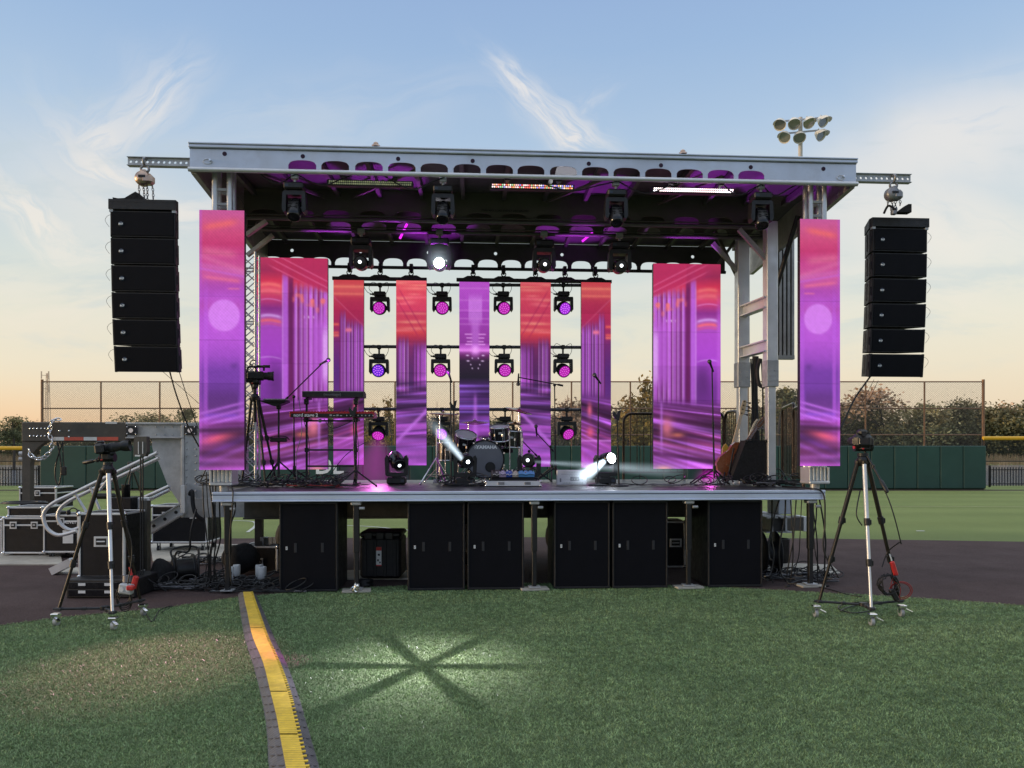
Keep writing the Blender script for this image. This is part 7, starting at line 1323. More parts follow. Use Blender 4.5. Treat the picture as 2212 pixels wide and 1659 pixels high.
for k in range(3): a = 2 * PI * k / 3; m = MB(); m.bar(o_ + Vector((0, 0, .25)), o_ + Vector((.25 * math.cos(a), .25 * math.sin(a), .01)), .02, .008); t_.part('leg', m, M_chr)

# ================================================================ pedalboard, amps, guitars
a, b = SD(1050, 1052), SD(1166, 1050); y = (a.y + b.y) / 2; t_ = Thing('pedal_board', 'silver edged pedalboard case on the deck in front of the bass drum', 'pedalboard', ((a.x + b.x) / 2, y, DK), FR_S); x0_, x1_ = a.x, b.x
m = MB(); m.ob((x0_, y, DK + .004), (x1_, y + .36, DK + .075), .006); t_.part('case_base', m, M_alu); m = MB(); m.ob((x0_ + .04, y + .02, DK + .075), (x1_ - .04, y + .34, DK + .085)); m.prism([(0, 0), (.30, .13), (.30, 0)], (x0_ + .08, y + .03, DK + .085), (0, 1, 0), (0, 0, 1), (x1_ - x0_ - .16, 0, 0)); t_.part('board', m, M_blk2)
for sx in (x0_, x1_):
    m = MB()
    for z in (.012, .068): m.ball((sx, y, DK + z), .018, 8, 6)
    t_.part('corner', m, M_chr)
m = MB()
for f_ in (.28, .76): xx = x0_ + (x1_ - x0_) * f_; m.box((xx, y - .004, DK + .042), (.085, .006, .036), None, .002)
t_.part('latch', m, M_chrd)
pc = [('white lilac stomp box with two knobs on the pedalboard', (.50, .42, .58), .26, .11), ('blue stomp box with white knobs on the pedalboard', (.04, .10, .45), .42, .12), ('cream stomp box with knobs on the pedalboard', (.55, .50, .42), .56, .10), ('long light blue stomp box with dark script on the pedalboard', (.12, .36, .72), .80, .24), ('dark stomp box with many knobs on the pedalboard', (.05, .05, .05), .12, .13)]
for lab, colr, f_, w_ in pc:
    xx = x0_ + .08 + (x1_ - x0_ - .16) * f_; c = Vector((xx, y + .12, DK + .165)); t2 = Thing('effect_pedal', lab, 'effect pedal', c + Vector((0, 0, -.03)), FR_S, 'effect pedals on the board'); rt = Euler((R(24), 0, 0)).to_matrix(); m = MB(); m.box(c, (w_, .11, .055), rt, .008); t2.part('box', m, mat('pedal_' + lab.split()[0] + lab.split()[1], colr, .4, 0, .08, 8)); m = MB()
    for i in range(max(2, int(w_ / .05))): q = c + rt @ Vector((-w_ / 2 + .03 + i * (w_ - .05) / max(1, int(w_ / .05) - 1 if w_ > .1 else 1), .025, .03)); m.cyl(q, q + rt @ Vector((0, 0, .018)), .010, n=10)
    t2.part('knob', m, M_label if 'blue' in lab and 'long' not in lab else M_blk); m = MB(); q = c + rt @ Vector((0, -.03, .028)); m.cyl(q, q + rt @ Vector((0, 0, .014)), .008, n=10); t2.part('foot_switch', m, M_chr)
    m = MB(); q = c + Vector((0, -.062, -.012)); m.tube(spline([q + Vector((-w_ / 2 + .01, 0, 0)), q + Vector((-w_ / 5, -.004, .012)), q + Vector((0, 0, -.004)), q + Vector((w_ / 4, -.004, .012)), q + Vector((w_ / 2 - .01, 0, .002))], 4), .003, 5); t2.part('marking', m, M_text if colr[2] < .5 else M_blk)
# grey mixer panel leaning on the deck
a, b = SD(1203, 1049), SD(1268, 1049); y = a.y; h_ = S(0, 1017, y).z - DK; t_ = Thing('audio_mixer', 'light grey rack mixer standing on edge beside the brilliant floor light', 'mixer', ((a.x + b.x) / 2, y, DK), FR_S); m = MB(); m.ob((a.x, y, DK + .003), (b.x, y + .08, DK + h_), .012); t_.part('housing', m, mat('pale_grey_enamel', (.52, .50, .54), .45, 0, .06, 5)); m = MB(); w_ = b.x - a.x
for i in range(8):
    for j in range(4):
        q = Vector((a.x + .10 + (w_ - .16) * i / 7, y, DK + .04 + (h_ - .07) * j / 3)); m.cyl(q, q + Vector((0, -.012, 0)), .008 if j else .013, n=8)
t_.part('knob', m, M_galv); m = MB(); q = Vector((a.x + .05, y - .001, DK + h_ * .35)); m.box(q, (.02, .006, .05), None, .002); m.ob((a.x + .06, y - .002, DK + h_ * .72), (b.x - .06, y, DK + h_ * .74)); m.ob((a.x + w_ * .45, y - .003, DK + h_ * .3), (a.x + w_ * .75, y, DK + h_ * .55)); t_.part('panel_marking', m, mat('dark_grey_print', (.16, .15, .18), .5))
# black angled guitar cabinet, amplifier slab
gd = 1.28; P2 = lambda px, py: S(px, py, gd)
t_ = Thing('guitar_cabinet', 'black angled cabinet the guitars lean on, near the mast post', 'cabinet', (P2(1612, 1037).x, gd, DK), FR_S); pl = [P2(*q) for q in ((1579, 1038), (1612, 951), (1655, 951), (1657, 1038))]; m = MB(); m.prism([(p_.x, max(p_.z, DK + .012)) for p_ in pl], (0, gd, 0), (1, 0, 0), (0, 0, 1), (0, .22, 0)); t_.part('cabinet_shell', m, M_cloth); m = MB()
for q in pl[1:3]: m.ball((q.x, gd, q.z - .01), .022, 8, 6)
m.bar((pl[1].x + .06, gd + .1, pl[1].z + .012), (pl[2].x - .06, gd + .1, pl[2].z + .012), .02, .012); t_.part('corner', m, M_blk2)
m = MB(); a, b = S(1656, 1040, 1.7), S(1671, 958, 1.7); m.ob((a.x, 1.7, DK + .005), (b.x, 2.1, b.z), .008); single('equipment_case', m, M_case, 'narrow black case standing behind the mast post by the guitars', 'case', (a.x, 1.7, DK), FR_S)
def taper_neck(m, p0, p1, w0, w1, th, mt=0):
    p0, p1 = Vector(p0), Vector(p1); d_ = (p1 - p0).normalized(); y = Vector((0, 1, 0)); x = d_.cross(y).normalized(); vs = []
    for p_, w_ in ((p0, w0), (p1, w1)): vs += [p_ - x * w_, p_ + x * w_, p_ + x * w_ + y * th, p_ - x * w_ + y * th]
    m.add(vs, [(0, 1, 2, 3), (7, 6, 5, 4), (0, 4, 5, 1), (1, 5, 6, 2), (2, 6, 7, 3), (3, 7, 4, 0)], mt)
def guitar(lab, kind, body, neck, headp, outline, cols, d_, tuners, y_off=0):
    """outline in picture-plane metres around the body centre, axis along the neck"""
    c = S(*body, d_); n1 = S(*neck, d_); hp = S(*headp, d_); ax = (n1 - c).normalized(); y = Vector((0, 1, 0)); x = ax.cross(y).normalized(); t_ = Thing(kind, lab, 'guitar', c + Vector((0, 0, -.2)), FR_S, 'guitars on the cabinet')
    m = MB(); m.prism(outline, c - y * .02, x, ax, y * (.09 if 'acoustic' in kind else .045)); t_.part('body', m, cols[0]); m = MB(); taper_neck(m, c + ax * .10 - y * .034, n1 - y * .034, .028, .021, .024); t_.part('neck', m, cols[1]); L = (hp - n1).length
    m = MB(); m.prism([(-.021, 0), (-.045, L * .2), (-.040, L * .8), (-.02, L), (.02, L * .95), (.030, L * .5), (.021, 0)], n1 - y * .03, x, (hp - n1).normalized(), y * .016); t_.part('headstock', m, cols[1]); m = MB()
    for k in range(tuners):
        q = n1.lerp(hp, .15 + .75 * k / max(1, tuners - 1)); e = -1 if (tuners < 5 or True) else 1; m.cyl(q + x * (.03 * e) - y * .02, q + x * (.085 * e) - y * .02, .006, n=6); m.ball(q + x * (.09 * e) - y * .02, (.018, .01, .014), 8, 5); m.cyl(q - y * .045, q - y * .03, .010, n=8)
    t_.part('tuning_peg', m, M_chrd if tuners > 4 else M_blk); m = MB()
    for k in range(4): off = x * (-.012 + .008 * k); m.tube([c - ax * .1 + off - y * .04, n1 + off - y * .04], .0012, 4)
    t_.part('strings', m, M_chr); return t_, c, ax, x
M_maple = mat('pale_maple', (.62, .48, .30), .4, 0, .12, 6); M_brown = mat('red_brown_guitar_top', (.27, .085, .034), .28, 0, .25, 3, coat=.4); M_sun = mat('sunburst_yellow', (.55, .36, .05), .3, 0, .2, 5, coat=.4); M_dkwood = mat('dark_neck_wood', (.20, .09, .045), .4, 0, .2, 6); M_cream = mat('cream_paint', (.72, .66, .52), .35, 0, .05, 6)
ac = [(-.19, -.17), (-.20, -.06), (-.17, .03), (-.145, .09), (-.15, .17), (-.135, .23), (-.08, .265), (.0, .27), (.08, .265), (.135, .23), (.15, .17), (.145, .09), (.17, .03), (.20, -.06), (.19, -.17), (.12, -.235), (0, -.25), (-.12, -.235)]
t2, c, ax, x = guitar('red-brown acoustic guitar leaning against the black cabinet', 'acoustic_guitar', (1585, 996), (1634, 922), (1652, 900), ac, (M_brown, M_dkwood), 1.56, 6); m = MB(); m.disc(c + ax * .08 - Vector((0, .0225, 0)), (0, -1, 0), .05, 20); t2.part('sound_hole', m, M_blk); m = MB(); m.box(c - ax * .10 - Vector((0, .025, 0)), (.14, .01, .03), Matrix((x, Vector((0, 1, 0)), -x.cross(Vector((0, 1, 0))))).transposed(), .003); t2.part('bridge', m, M_dkwood)
el = [(-.15, -.2), (-.17, -.08), (-.12, .02), (-.15, .12), (-.12, .22), (-.06, .16), (-.03, .13), (.03, .13), (.06, .15), (.11, .19), (.14, .12), (.12, .02), (.17, -.08), (.15, -.2), (.0, -.24)]
guitar('electric guitar with a pale pegged headstock slanting over the cabinet', 'electric_guitar', (1600, 1000), (1624, 928), (1637, 905), el, (M_blk2, M_cream), 1.68, 6)
guitar('bass guitar with a cream headstock and four dark tuners, yellow body edge', 'bass_guitar', (1576, 990), (1599, 898), (1607, 864), el, (M_sun, M_maple), 1.80, 4)
t_ = Thing('guitar_stand', 'low black guitar stand with pale feet under the guitars', 'guitar stand', S(1575, 1046, 1.35), FR_S); o_ = t_.org; o_.z = DK; m = MB()
for ex in (-.14, .02, .2): m.tube([o_ + Vector((ex * .3, .05, .16)), o_ + Vector((ex, -.14, .012))], .012, 8)
m.tube([o_ + Vector((0, .08, .02)), o_ + Vector((.1, .1, .5))], .012, 8); t_.part('frame', m, M_blk); m = MB()
for ex in (-.14, .02, .2): m.box(o_ + Vector((ex, -.14, .02)), (.03, .04, .03), None, .008)
t_.part('foot', m, M_label)
q = SD(1687, 1046); t_ = Thing('extension_block', 'small white power block on the deck beside the mast post', 'power strip', q, FR_S); m = MB(); m.box(q + Vector((0, 0, .025)), (.17, .06, .045), None, .008); t_.part('block', m, M_white); m = MB(); m.tube(spline([q + Vector((-.08, .02, .03)), q + Vector((-.09, .06, .16)), q + Vector((0, .08, .22)), q + Vector((.08, .06, .12)), q + Vector((.09, .02, .03))], 6), .010, 7); t_.part('cord', m, M_cable)

# ================================================================ cables on the deck and tangles
def wander(p, n, step, z, jit, bias=(0, 0)):
    p = Vector(p); a = random.random() * 6.28; out = [p.copy()]
    for _ in range(n): a += random.gauss(0, jit); p = p + Vector((math.cos(a) * step + bias[0], math.sin(a) * step * .5 + bias[1], 0)); p.z = z + random.random() * .012; out.append(p.copy())
    return out
def tangle(name, lab, c, ext, n, r0, z, fr, mt, cat='cables', seed=3):
    random.seed(seed); m = MB()
    for _ in range(n):
        s_ = Vector((c[0] + random.uniform(-1, 1) * ext[0], c[1] + random.uniform(-1, 1) * ext[1], z)); pts = wander(s_, random.randint(5, 9), random.uniform(.10, .20), z + random.random() * ext[2], .9)
        pts = [Vector((min(max(p_.x, c[0] - ext[0]), c[0] + ext[0]), min(max(p_.y, c[1] - ext[1]), c[1] + ext[1]), p_.z)) for p_ in pts]; m.tube(spline(pts, 4), r0 * random.uniform(.7, 1.3), 5, mat=random.choice((0, 0, 0, 1)))
        if random.random() < .5:
            q = random.choice(pts); rr = random.uniform(.05, .12); ph = random.random(); m.tube([q + Vector((rr * math.cos(a), rr * .6 * math.sin(a), .02 + rr * .5 * (1 + math.sin(a + ph)))) for a in [2 * PI * j / 16 for j in range(16)]], r0, 5, True)
    return single(name, m, [M_cable, mt], lab, cat, c, fr, None, 'stuff')
a = SD(560, 1052); tangle('cable_tangle', 'tangle of black cables on the deck beneath the video camera and keyboards', (a.x + .15, a.y + .1, DK), (.85, .32, .06), 42, .0075, DK + .012, FR_S, M_cabg, seed=3)
a = SD(700, 1052); tangle('cable_tangle', 'dark red and black cables strewn before the keyboards', (a.x, a.y - .1, DK), (.6, .22, .02), 18, .007, DK + .010, FR_S, M_cabr, seed=4)
a = SD(1040, 1050); tangle('cable_tangle', 'cables strewn before the pedalboard and drums', (a.x, a.y + .15, DK), (.5, .25, .02), 14, .006, DK + .010, FR_S, M_cabg, seed=5)
a = SD(1440, 1050); tangle('cable_tangle', 'thin cables lying along the deck before the wide screen by the guitars', (a.x, a.y, DK), (.75, .15, .008), 14, .006, DK + .010, FR_S, M_cabg, seed=6)
a = SD(1690, 1050); tangle('cable_tangle', 'cables heaped on the deck corner by the mast', (a.x - .05, a.y - .05, DK), (.42, .25, .07), 22, .008, DK + .012, FR_S, M_cabg, seed=7)
a = G(455, 1268); tangle('cable_tangle', 'big heap of black cables on the infield at the stage corner', (a.x - .05, a.y, 0), (.75, .30, .08), 60, .008, .016, FR_W, M_cabg, seed=8)
a = G(560, 1280); tangle('cable_tangle', 'cables lying where the yellow ramp meets the stage', (a.x, a.y + .02, 0), (.55, .10, .008), 18, .007, .016, FR_W, M_cabg, seed=9)
a = G(1715, 1252); tangle('cable_tangle', 'pale and black cables coiled on the infield under the far stage corner', (a.x, a.y, 0), (.42, .35, .05), 36, .007, .016, FR_W, M_cabg, seed=10)
a = G(400, 1225); tangle('cable_tangle', 'cables strewn around the cable reel', (a.x + .3, a.y + .3, 0), (.6, .3, .05), 26, .008, .016, FR_W, M_cabg, seed=11)
random.seed(77)
HC = [(438, 1046, 445, 1268), (446, 1020, 440, 1272), (452, 1044, 459, 1280), (459, 1020, 452, 1262), (466, 1046, 470, 1284), (473, 1060, 463, 1270), (479, 1064, 486, 1285), (500, 1050, 497, 1160), (440, 940, 433, 1040), (1668, 1078, 1662, 1205), (1684, 1078, 1664, 1240), (1697, 1078, 1690, 1245), (1708, 1078, 1706, 1262), (1720, 1078, 1700, 1256), (1732, 1078, 1716, 1240), (1752, 1078, 1768, 1262), (1758, 1078, 1776, 1245), (1764, 1078, 1752, 1258), (1770, 1078, 1782, 1270)]
for i, (xa_, ya, xb_, yb) in enumerate(HC):
    d0 = .25 if xa_ < 600 else .12; p0 = S(xa_, ya, d0); p1 = S(xb_, yb, d0); p1.z = max(p1.z, .03); md = p0.lerp(p1, .5) + Vector((random.uniform(-.05, .05), random.uniform(-.04, .04), 0)); m = MB(); m.tube(spline([p0, p0.lerp(md, .5) + Vector((random.uniform(-.02, .02), 0, 0)), md, md.lerp(p1, .5) + Vector((random.uniform(-.04, .04), 0, 0)), p1, p1 + Vector((random.uniform(-.12, .12), -.1, -.01))], 5), random.choice((.006, .008, .010)), 6)
    lab = 'black cable dropping from the deck corner ' + ('to the heap by the cable reel' if xa_ < 600 else 'to the pale cables by the mast'); single('cable', m, M_cable, lab, 'cable', p0, FR_S, 'cables hanging at the ' + ('gooseneck' if xa_ < 600 else 'mast') + ' corner')
m = MB(); m.tube(spline([SD(1690, 1052) + Vector((0, 0, .01)), S(1745, 1055, .1), S(1778, 1066, -.03), S(1782, 1130, -.04), S(1780, 1190, -.04), S(1812, 1248, -.08)], 7), .010, 7); single('cable', m, M_cable, 'thick cable spilling over the rail near the corner column to the infield', 'cable', S(1745, 1055, .1), FR_S)
m = MB(); m.tube(spline([S(497, 1052, .1), S(503, 1060, -.04), S(501, 1110, -.05), S(496, 1180, -.04), S(500, 1262, -.05)], 7), .008, 7); single('cable', m, M_cable, 'cable hooked over the deck rail at the gooseneck end', 'cable', S(497, 1052, .1), FR_S)

# ================================================================ flight cases and clutter by the gooseneck
def flight_case(lab, px0, px1, py0, py1, D, depth, latches=2, casters=True, handle=False, rz=0.0, lid=.0, name='flight_case', fr=FR_W, labelplate=None, text=None, sl=None):
    a, b = W(px0, py1, D), W(px1, py0, D); zb_ = a.z; w_, h_ = b.x - a.x, b.z - a.z; c = Vector(((a.x + b.x) / 2, D, zb_)); t_ = Thing(name, lab, 'flight case', Vector((c.x, D + depth / 2, 0 if zb_ < .35 else zb_)), fr); Mx = Matrix.Translation(c) @ Matrix.Rotation(rz, 4, 'Z'); BX = lambda m, p0, p1, bv=.004, mt=0: m.merge(MB().ob(p0, p1, bv), Mx, mt)
    m = MB(); BX(m, (-w_ / 2 + .006, .004, .006), (w_ / 2 - .006, depth - .004, h_ - .006)); t_.part('case_body', m, M_case); e = .026; m = MB()
    for z in (0, h_ - e): BX(m, (-w_ / 2, 0, z), (w_ / 2, .012, z + e)); BX(m, (-w_ / 2, depth - .012, z), (w_ / 2, depth, z + e)); BX(m, (-w_ / 2, .012, z), (-w_ / 2 + .012, depth - .012, z + e)); BX(m, (w_ / 2 - .012, .012, z), (w_ / 2, depth - .012, z + e))
    for sx in (-1, 1): BX(m, (sx * w_ / 2 if sx < 0 else w_ / 2 - e, -.001, e), (-w_ / 2 + e if sx < 0 else w_ / 2, .011, h_ - e)); BX(m, ((-w_ / 2 - .001) if sx < 0 else w_ / 2 - .011, .011, e), (-w_ / 2 + .011 if sx < 0 else w_ / 2 + .001, .011 + e, h_ - e))
    if lid: BX(m, (-w_ / 2, -.002, h_ - lid - e * .5), (w_ / 2, .010, h_ - lid + e * .5)); BX(m, (-w_ / 2 - .002, .01, h_ - lid - e * .5), (-w_ / 2 + .01, depth, h_ - lid + e * .5)); BX(m, (w_ / 2 - .01, .01, h_ - lid - e * .5), (w_ / 2 + .002, depth, h_ - lid + e * .5))
    t_.part('edge_trim', m, M_alu); m = MB()
    for sx in (-1, 1):
        for z in (.012, h_ - .012): m.ball(Mx @ Vector((sx * (w_ / 2 - .008), .010, z)), .028, 10, 7)
    t_.part('corner_trim', m, M_chr)
    for k in range(latches):
        xx = -w_ / 2 + w_ * (k + 1) / (latches + 1) if latches < 2 else -w_ / 2 + w_ * (.25 + .5 * k); z = (h_ - lid if lid else h_ * .55); m = MB(); BX(m, (xx - .055, -.006, z - .055), (xx + .055, -.001, z + .055), .002); BX(m, (xx - .035, -.010, z - .035), (xx + .035, -.006, z + .035), .002, 1); BX(m, (xx - .02, -.016, z - .006), (xx + .02, -.010, z + .012), .002); t_.part('latch', m, [M_alu, M_blk])
    if handle: z = handle; m = MB(); BX(m, (-.085, -.006, z - .06), (.085, -.001, z + .06), .003); BX(m, (-.06, -.009, z - .038), (.06, -.006, z + .038), .002, 1); BX(m, (-.05, -.02, z - .006), (.05, -.009, z + .010), .004); t_.part('handle', m, [M_alu, M_blk])
    if labelplate: x_, z_, lw, lh = labelplate; m = MB(); BX(m, (x_ * w_ - lw / 2, -.003, z_ * h_ - lh / 2), (x_ * w_ + lw / 2, -.0005, z_ * h_ + lh / 2), 0); t_.part('paper_label', m, M_label)
    if text: t_.part('lettering', text_mb(text[0], text[1], Mx @ Matrix.Translation((text[2] * w_, -.002, text[3] * h_)) @ FRONT, .0006, bold=.001), M_text)
    if casters:
        for sx in (-1, 1):
            for y in (.06, depth - .06): p_ = Mx @ Vector((sx * (w_ / 2 - .09), y, 0)); p_.z = 0; m = MB(); m.ob(p_ + Vector((-.03, -.03, zb_ - .012)), p_ + Vector((.03, .03, zb_))); m.ob(p_ + Vector((-.024, -.01, .03)), p_ + Vector((-.018, .03, zb_ - .012))); m.ob(p_ + Vector((.018, -.01, .03)), p_ + Vector((.024, .03, zb_ - .012))); cs = t_.part('caster', m, M_galv); r_ = max(.03, min(.05, zb_ * .55)); m = MB(); m.cyl(p_ + Vector((-.016, .012, r_)), p_ + Vector((.016, .012, r_)), r_, n=16); t_.part('caster_wheel', m, M_blk, cs)
    return t_
Dg = lambda py: H * F / (py - HZ)
flight_case('black flight case with two recessed latches, outermost on the plywood', 6, 97, 1118, 1196, 12.0, .55, 2, lid=.12)
flight_case('black flight case with a paper label beside the outermost case', 93, 170, 1112, 1194, 11.85, .55, 1, lid=.10, labelplate=(.20, .42, .16, .20), text=('CHAUVET', .062, .18, .80))
flight_case('flat silver edged tray case lying on the outermost flight case', 16, 92, 1095, 1117, 12.05, .5, 0, False)
flight_case('silver lidded flight case far behind the outermost case', 41, 121, 1052, 1100, 15.0, .6, 1, False, lid=.12)
flight_case('black flight case on the ground behind the long case stack, partly hidden', -60, 4, 1122, 1200, 12.2, .6, 1, lid=.1)
flight_case('tall black case with one recessed handle standing on the amplifier rack', 169, 269, 1108, 1249, 8.85, .50, 0, False, handle=.42)
flight_case('wide low flight case on casters behind the cable reel', 327, 447, 1092, 1173, 12.6, .6, 2, lid=.16)
flight_case('black flight case with a chrome handle under the deck beside the last leg', 1438, 1481, 1126, 1226, 10.9, .5, 0, True, handle=.35)
flight_case('black case deep under the deck behind the white cylinders', 520, 600, 1180, 1256, 10.6, .5, 1, False)
# amplifier rack
a, b = W(142, 1297, 8.6), W(260, 1252, 8.6); t_ = Thing('amplifier_rack', 'low black amplifier rack with four white labels under the tall case', 'amplifier rack', ((a.x + b.x) / 2, 8.6, 0)); m = MB(); m.ob((a.x, 8.6, .012), (b.x + .16, 9.25, b.z), .01); t_.part('rack_shell', m, M_blk2)
for i in range(2):
    z0_ = .03 + i * (b.z - .05) / 2; m = MB(); m.ob((a.x + .03, 8.594, z0_), (b.x - .02, 8.6, z0_ + (b.z - .07) / 2), .003); u_ = t_.part('amplifier_panel', m, M_gloss)
    for fx in (.30, .78): xx = a.x + (b.x - a.x) * fx; m = MB(); m.ob((xx - .04, 8.591, z0_ + .035), (xx + .04, 8.5935, z0_ + .065)); t_.part('paper_label', m, M_label, u_)
m = MB(); m.cyl((b.x + .09, 8.58, b.z - .02), (b.x + .09, 8.58, b.z + .05), .05, n=16); t_.part('rack_corner', m, M_chrd)
# plywood sheets on the infield
for (p0, p1, lab) in ((((-160, 1222), (-120, 1185), (128, 1185), (135, 1221)), None, 'plywood sheet under the outermost flight cases'), (((330, 1214), (325, 1176), (560, 1178), (590, 1216)), None, 'plywood sheet on the infield behind the cable reel'), (((122, 1240), (150, 1228), (240, 1228), (235, 1240)), None, 'short plywood offcut under the ramp bracket')):
    q = [G(x, y, .006) for x, y in p0]; m = MB(); m.add([v_ for v_ in q] + [v_ + Vector((0, 0, .018)) for v_ in q], [(0, 1, 2, 3)[::-1], (4, 5, 6, 7), (0, 1, 5, 4), (1, 2, 6, 5), (2, 3, 7, 6), (3, 0, 4, 7)]); single('plywood_sheet', m, M_paleply, lab, 'plywood', q[0])
q = [G(1600, 1240, .008), G(1600, 1215, .008), G(1795, 1222, .008), G(1815, 1240, .008)]; m = MB(); m.add(q + [v_ + Vector((0, 0, .018)) for v_ in q], [(3, 2, 1, 0), (4, 5, 6, 7), (0, 1, 5, 4), (1, 2, 6, 5), (2, 3, 7, 6), (3, 0, 4, 7)]); single('plywood_sheet', m, M_paleply, 'plywood sheet on the infield beneath the levelling jack', 'plywood', q[0])
# handrails
D = 9.9; hp = lambda px, py, dd=0: W(px, py, D + dd)
t_ = Thing('stair_handrail', 'curved silver tube handrails of folded stage steps leaning over the cases', 'handrail', hp(250, 1040) * 1)
for pts in ([(340, 978), (250, 1021), (162, 1064), (118, 1085), (97, 1104), (95, 1125), (105, 1145), (128, 1156), (165, 1147)], [(343, 990), (255, 1031), (182, 1066), (150, 1082), (131, 1098), (125, 1116), (133, 1134), (152, 1145), (172, 1140)]): m = MB(); m.tube(spline([hp(*q, .15 if pts[0][1] > 980 else 0) for q in pts], 7), .024, 12); t_.part('rail', m, M_alu)
for a, b in (((162, 1066), (188, 1108)), ((195, 1052), (215, 1100)), ((238, 1030), (215, 1060))): m = MB(); m.tube([hp(*a, .07), hp(*b, .07)], .018, 10); t_.part('rung', m, M_alu)
m = MB(); m.tube([hp(300, 1080), hp(366, 1050)], .024, 12); m.tube([hp(302, 1090, .2), hp(366, 1058, .2)], .024, 12); t_.part('lower_rail', m, M_alu)
m = MB(); m.bar(W(114, 1234, 10.3), W(158, 1212, 10.3), .12, .10); single('ramp_bracket', m, M_alu, 'angled aluminium ramp bracket on a plywood offcut', 'bracket', W(135, 1238, 10.3))
# wireless antenna stand
D = 8.9; b = W(306, 1243, D); t_ = Thing('antenna_stand', 'slim stand carrying a black wireless antenna box beside the gooseneck', 'antenna stand', (b.x, D, 0)); m = MB()
for ox in (-.012, .014): m.cyl((b.x + ox, D, .02), (b.x + ox, D, W(0, 985, D).z), .009, n=8)
t_.part('pole', m, M_blk2)
for k in range(3): a = .4 + 2 * PI * k / 3; m = MB(); m.tube([(b.x, D, .22), (b.x + .26 * math.cos(a), D + .26 * math.sin(a), .015)], .009, 7); t_.part('leg', m, M_blk)
a_, c_ = W(291, 986, D), W(321, 943, D); m = MB(); m.prism([(0, 0), (.0, .13), (.01, .23), (.15, .23), (.155, .05), (.13, 0)], (a_.x, D - .03, a_.z), (1, 0, 0), (0, 0, 1), (0, .08, 0)); ab = t_.part('antenna_box', m, M_steel); m = MB()
for ox in (.055, .105): m.ob((a_.x + ox, D - .036, a_.z + .03), (a_.x + ox + .008, D - .031, a_.z + .17))
m.ob((a_.x + .02, D - .037, a_.z + .0), (a_.x + .08, D - .031, a_.z + .018)); t_.part('white_mark', m, M_label, ab)
m = MB(); q = W(272, 1073, 9.6); m.lathe([(.0001, 0), (.05, 0), (.05, .14), (.055, .145), (.055, .155), (.0001, .156)], 18, Matrix.Translation(q)); single('black_canister', m, M_blk2, 'small black canister standing on the case by the antenna stand', 'canister', q)
m = MB(); q0 = W(272, 1110, 9.6); m.ob((q0.x - .14, 9.45, .0), (q0.x + .14, 9.8, q.z - .002), .01); single('equipment_box', m, M_case, 'dark box under the small canister behind the tall case', 'case', (q0.x, 9.6, 0))
# cable reel and bag
c = W(397, 1230, 9.55); t_ = Thing('cable_reel', 'black cable reel drum on a tube frame near the stage corner', 'cable reel', (c.x, 9.55, 0)); Mx = Matrix.Translation(c) @ Matrix.Rotation(R(35), 4, 'Z') @ Matrix.Rotation(PI / 2, 4, 'Y')
for z in (-.11, .11): m = MB(); m.lathe([(.02, z - .008), (.185, z - .008), (.19, z), (.185, z + .008), (.02, z + .008)], 28, Mx); t_.part('flange', m, M_blk2)
m = MB(); m.lathe([(.13 + .012 * (k % 2), -.10 + .012 * k) for k in range(18)], 24, Mx); t_.part('wound_cable', m, M_cable); m = MB(); q = Mx.to_3x3()
m.tube(spline([c + q @ Vector((.12, -.15, -.14)), c + q @ Vector((-.10, -.14, -.14)), c + q @ Vector((-.26, -.02, -.14)), c + q @ Vector((-.27, -.02, .14)), c + q @ Vector((-.10, -.14, .14)), c + q @ Vector((.12, -.15, .14))], 6), .013, 8); m.tube([c + q @ Vector((0, 0, -.16)), c + q @ Vector((0, 0, .16))], .015, 8); m.tube([Vector((c.x - .2, 9.5, .012)), Vector((c.x + .2, 9.6, .012))], .013, 8); m.tube([Vector((c.x - .15, 9.5, .012)), c + q @ Vector((0, 0, -.14))], .012, 8); m.tube([Vector((c.x + .15, 9.6, .012)), c + q @ Vector((0, 0, .14))], .012, 8); t_.part('frame', m, M_dksteel)
m = MB(); c = W(350, 1222, 9.3); m.ball((c.x, 9.3, .16), (.15, .14, .19), 18, 12, Euler((0, R(-14), 0)).to_matrix())
for v_ in m.v: v_ += Vector((math.sin(v_.z * 31) * .015, math.sin(v_.x * 27) * .012, math.sin(v_.x * 19 + v_.y * 23) * .014)); v_.z = max(v_.z, .012)
single('cable_bag', m, M_cloth, 'slumped black cloth bag beside the cable reel', 'bag', (c.x, 9.3, 0))
m = MB(); m.tube(spline([W(376, 1212, 9.5), W(383, 1192, 9.5), W(408, 1190, 9.5), W(412, 1150, 9.5), W(424, 1100, 9.6)], 7), .012, 7); single('cable', m, M_cable, 'thick cable arching from the reel up to the gooseneck hose', 'cable', W(376, 1212, 9.5))
m = MB(); q = G(342, 1268); m.box((q.x, q.y, .07), (.075, .06, .11), Euler((0, R(8), R(20))).to_matrix(), .008); single('power_adapter', m, M_white, 'white power adapter cube among the cables by the tripod', 'power adapter', (q.x, q.y, 0))
